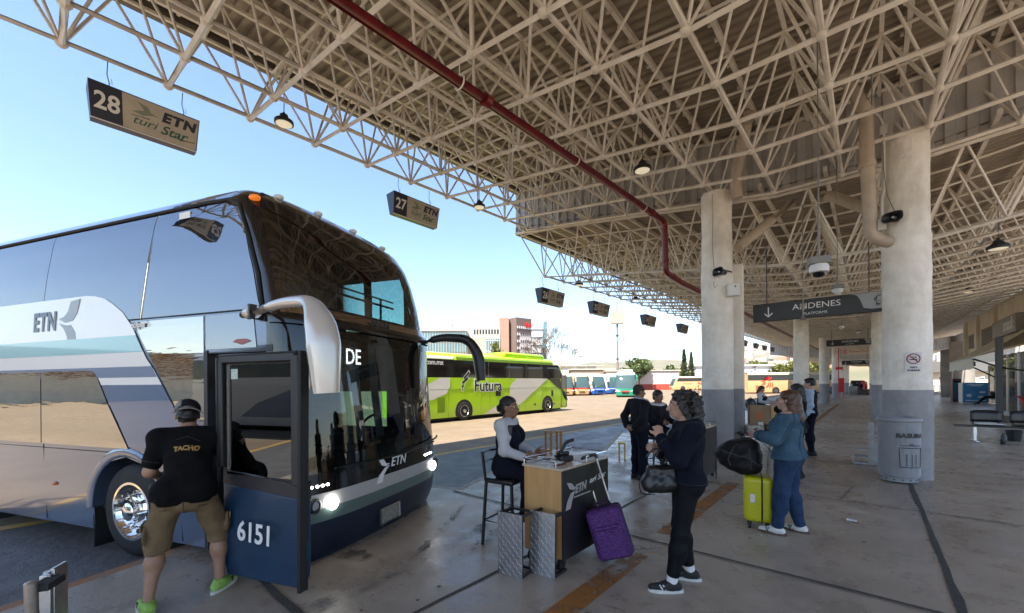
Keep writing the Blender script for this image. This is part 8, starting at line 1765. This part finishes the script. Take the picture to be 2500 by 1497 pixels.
p = Person('person in white top and blue jeans partly behind the fourth left column', (-3.05, 52.5, 0), 200, 1.68, 0.018, SK_TAN); p.body().garment('tee_shirt', C_white, True, 0.8, o=0.02, clips=[((0, 0, 0.9), (0, 0, -1)), (p.J['neck'], (0, 0, 1))], wr=0); p.garment('jeans', mat('bright_blue_jeans', (0.05, 0.16, 0.30), 0.85), None, None, 1.95, o=0.016, clips=[((0, 0, 1.0), (0, 0, 1))], wr=0); p.hair(H_blk, CAPH, [((0, 0.03, 0.0), (0, 0.75, -0.7))], wr=0)
for n in 'LR': p.shoe(n, M_wsh, M_whiter)
p = seated('person in dark clothes slouching on a chair right of the blue freezer', (6.75, 44.3, 0), 170, SK_FAIR, 0.46, 1.70, 0.016, waist=(0, -0.06, 0.68), chest=(0, -0.16, 0.86), neck=(0, -0.2, 1.02), head=(0, -0.18, 1.16), look=(0, 1, -0.4), headup=(0, 0.3, 1), shoL=(-0.17, -0.19, 0.98), shoR=(0.17, -0.19, 0.98), elbL=(-0.22, -0.05, 0.76), elbR=(0.22, -0.05, 0.76), wriL=(-0.12, 0.14, 0.86), wriR=(0.12, 0.14, 0.86), hanL=(-0.08, 0.2, 0.9), hanR=(0.08, 0.2, 0.9), kneL=(-0.1, 0.44, 0.52), kneR=(0.1, 0.44, 0.52), ankL=(-0.1, 0.78, 0.12), ankR=(0.1, 0.78, 0.12), toeL=(-0.1, 0.9, 0.2), toeR=(0.1, 0.9, 0.2))
p.body().garment('jacket', C_blk, True, 1.9, o=0.025, wr=0, clips=[(p.J['neck'], (0, 0, 1))]); p.garment('trousers', C_blk, None, None, 1.95, o=0.016, wr=0); p.hair(H_blk, CAPH, [((0, 0.03, 0.0), (0, 0.75, -0.7))], wr=0)
for n in 'LR': p.shoe(n, M_ksh, M_ksh)
t = thing('chair', 'plain dark chair under the slouching person', 'chair', (6.85, 44.3, 0), R(80)); b = MB(); b.box((0, 0, 0.43), (0.45, 0.45, 0.05)); b.build('seat', M_blk, t); b = MB(); b.box((0, -0.22, 0.68), (0.45, 0.04, 0.4)); b.build('backrest', M_blk, t)
for sx in (-0.19, 0.19):
    for sy in (-0.19, 0.19): b = MB(); b.tube((sx, sy, 0), (sx, sy, 0.42), 0.015); b.build('leg', M_alu, t)
# ---- cluttered kiosks at the end of the platform
rg = random.Random(11)
for i in range(5):
    x, y = ((-1.9, 78), (-0.7, 74), (-1.3, 84), (-0.2, 80), (-2.0, 90))[i]
    p = Person(('distant person in white top among the far luggage', 'distant person in dark jacket, nearest of the far group', 'distant person in grey at the back of the far group', 'distant person in red top at the right of the far group', 'distant person in dark clothes, farthest down the platform')[i], (x, y, 0), rg.uniform(0, 360), 1.65, 0.024, SK_TAN, group='distant people at the platform end')
    p.body().garment('top', (C_white, C_blk, C_grey, mat('red_top_cloth', (0.4, 0.02, 0.02), 0.8), C_navy)[i], True, 1.8, o=0.025, wr=0, clips=[((0, 0, 0.9), (0, 0, -1)), (p.J['neck'], (0, 0, 1))]); p.garment('trousers', C_navy, None, None, 1.9, o=0.02, wr=0, clips=[((0, 0, 1.0), (0, 0, 1))]); p.hair(H_blk, CAPH, [((0, 0.03, 0.0), (0, 0.75, -0.7))], wr=0)
for i, (x, y, w_, h_, m_, lb) in enumerate(((-1.55, 72, 0.9, 1.1, M_grey, 'grey luggage crate at the platform end, left of the gap'), (-0.6, 70.5, 0.9, 0.7, M_blk, 'dark heap of bags at the platform end, centre'), (0.1, 71, 0.5, 0.75, M_ywood, 'orange wooden step far down the platform, rightmost'), (-1.3, 86, 1.5, 1.9, M_dark, 'dark kiosk block at the platform end'), (-0.55, 84, 0.4, 1.8, M_fr, 'red dispenser at the platform end'))):
    t = thing(('luggage_crate', 'bag_heap', 'wooden_step', 'kiosk', 'dispenser')[i], lb, ('crate', 'bags', 'step', 'kiosk', 'dispenser')[i], (x, y, 0), 0.2); b = MB(); b.box((0, 0, h_ * 0.46), (w_, 0.6, h_ * 0.92)); b.build('casing', m_, t, bevel=0.05); b = MB(); b.box((0, 0, h_ * 0.96), (w_ * 1.06, 0.66, h_ * 0.08)); b.build('lid', m_, t, bevel=0.01)
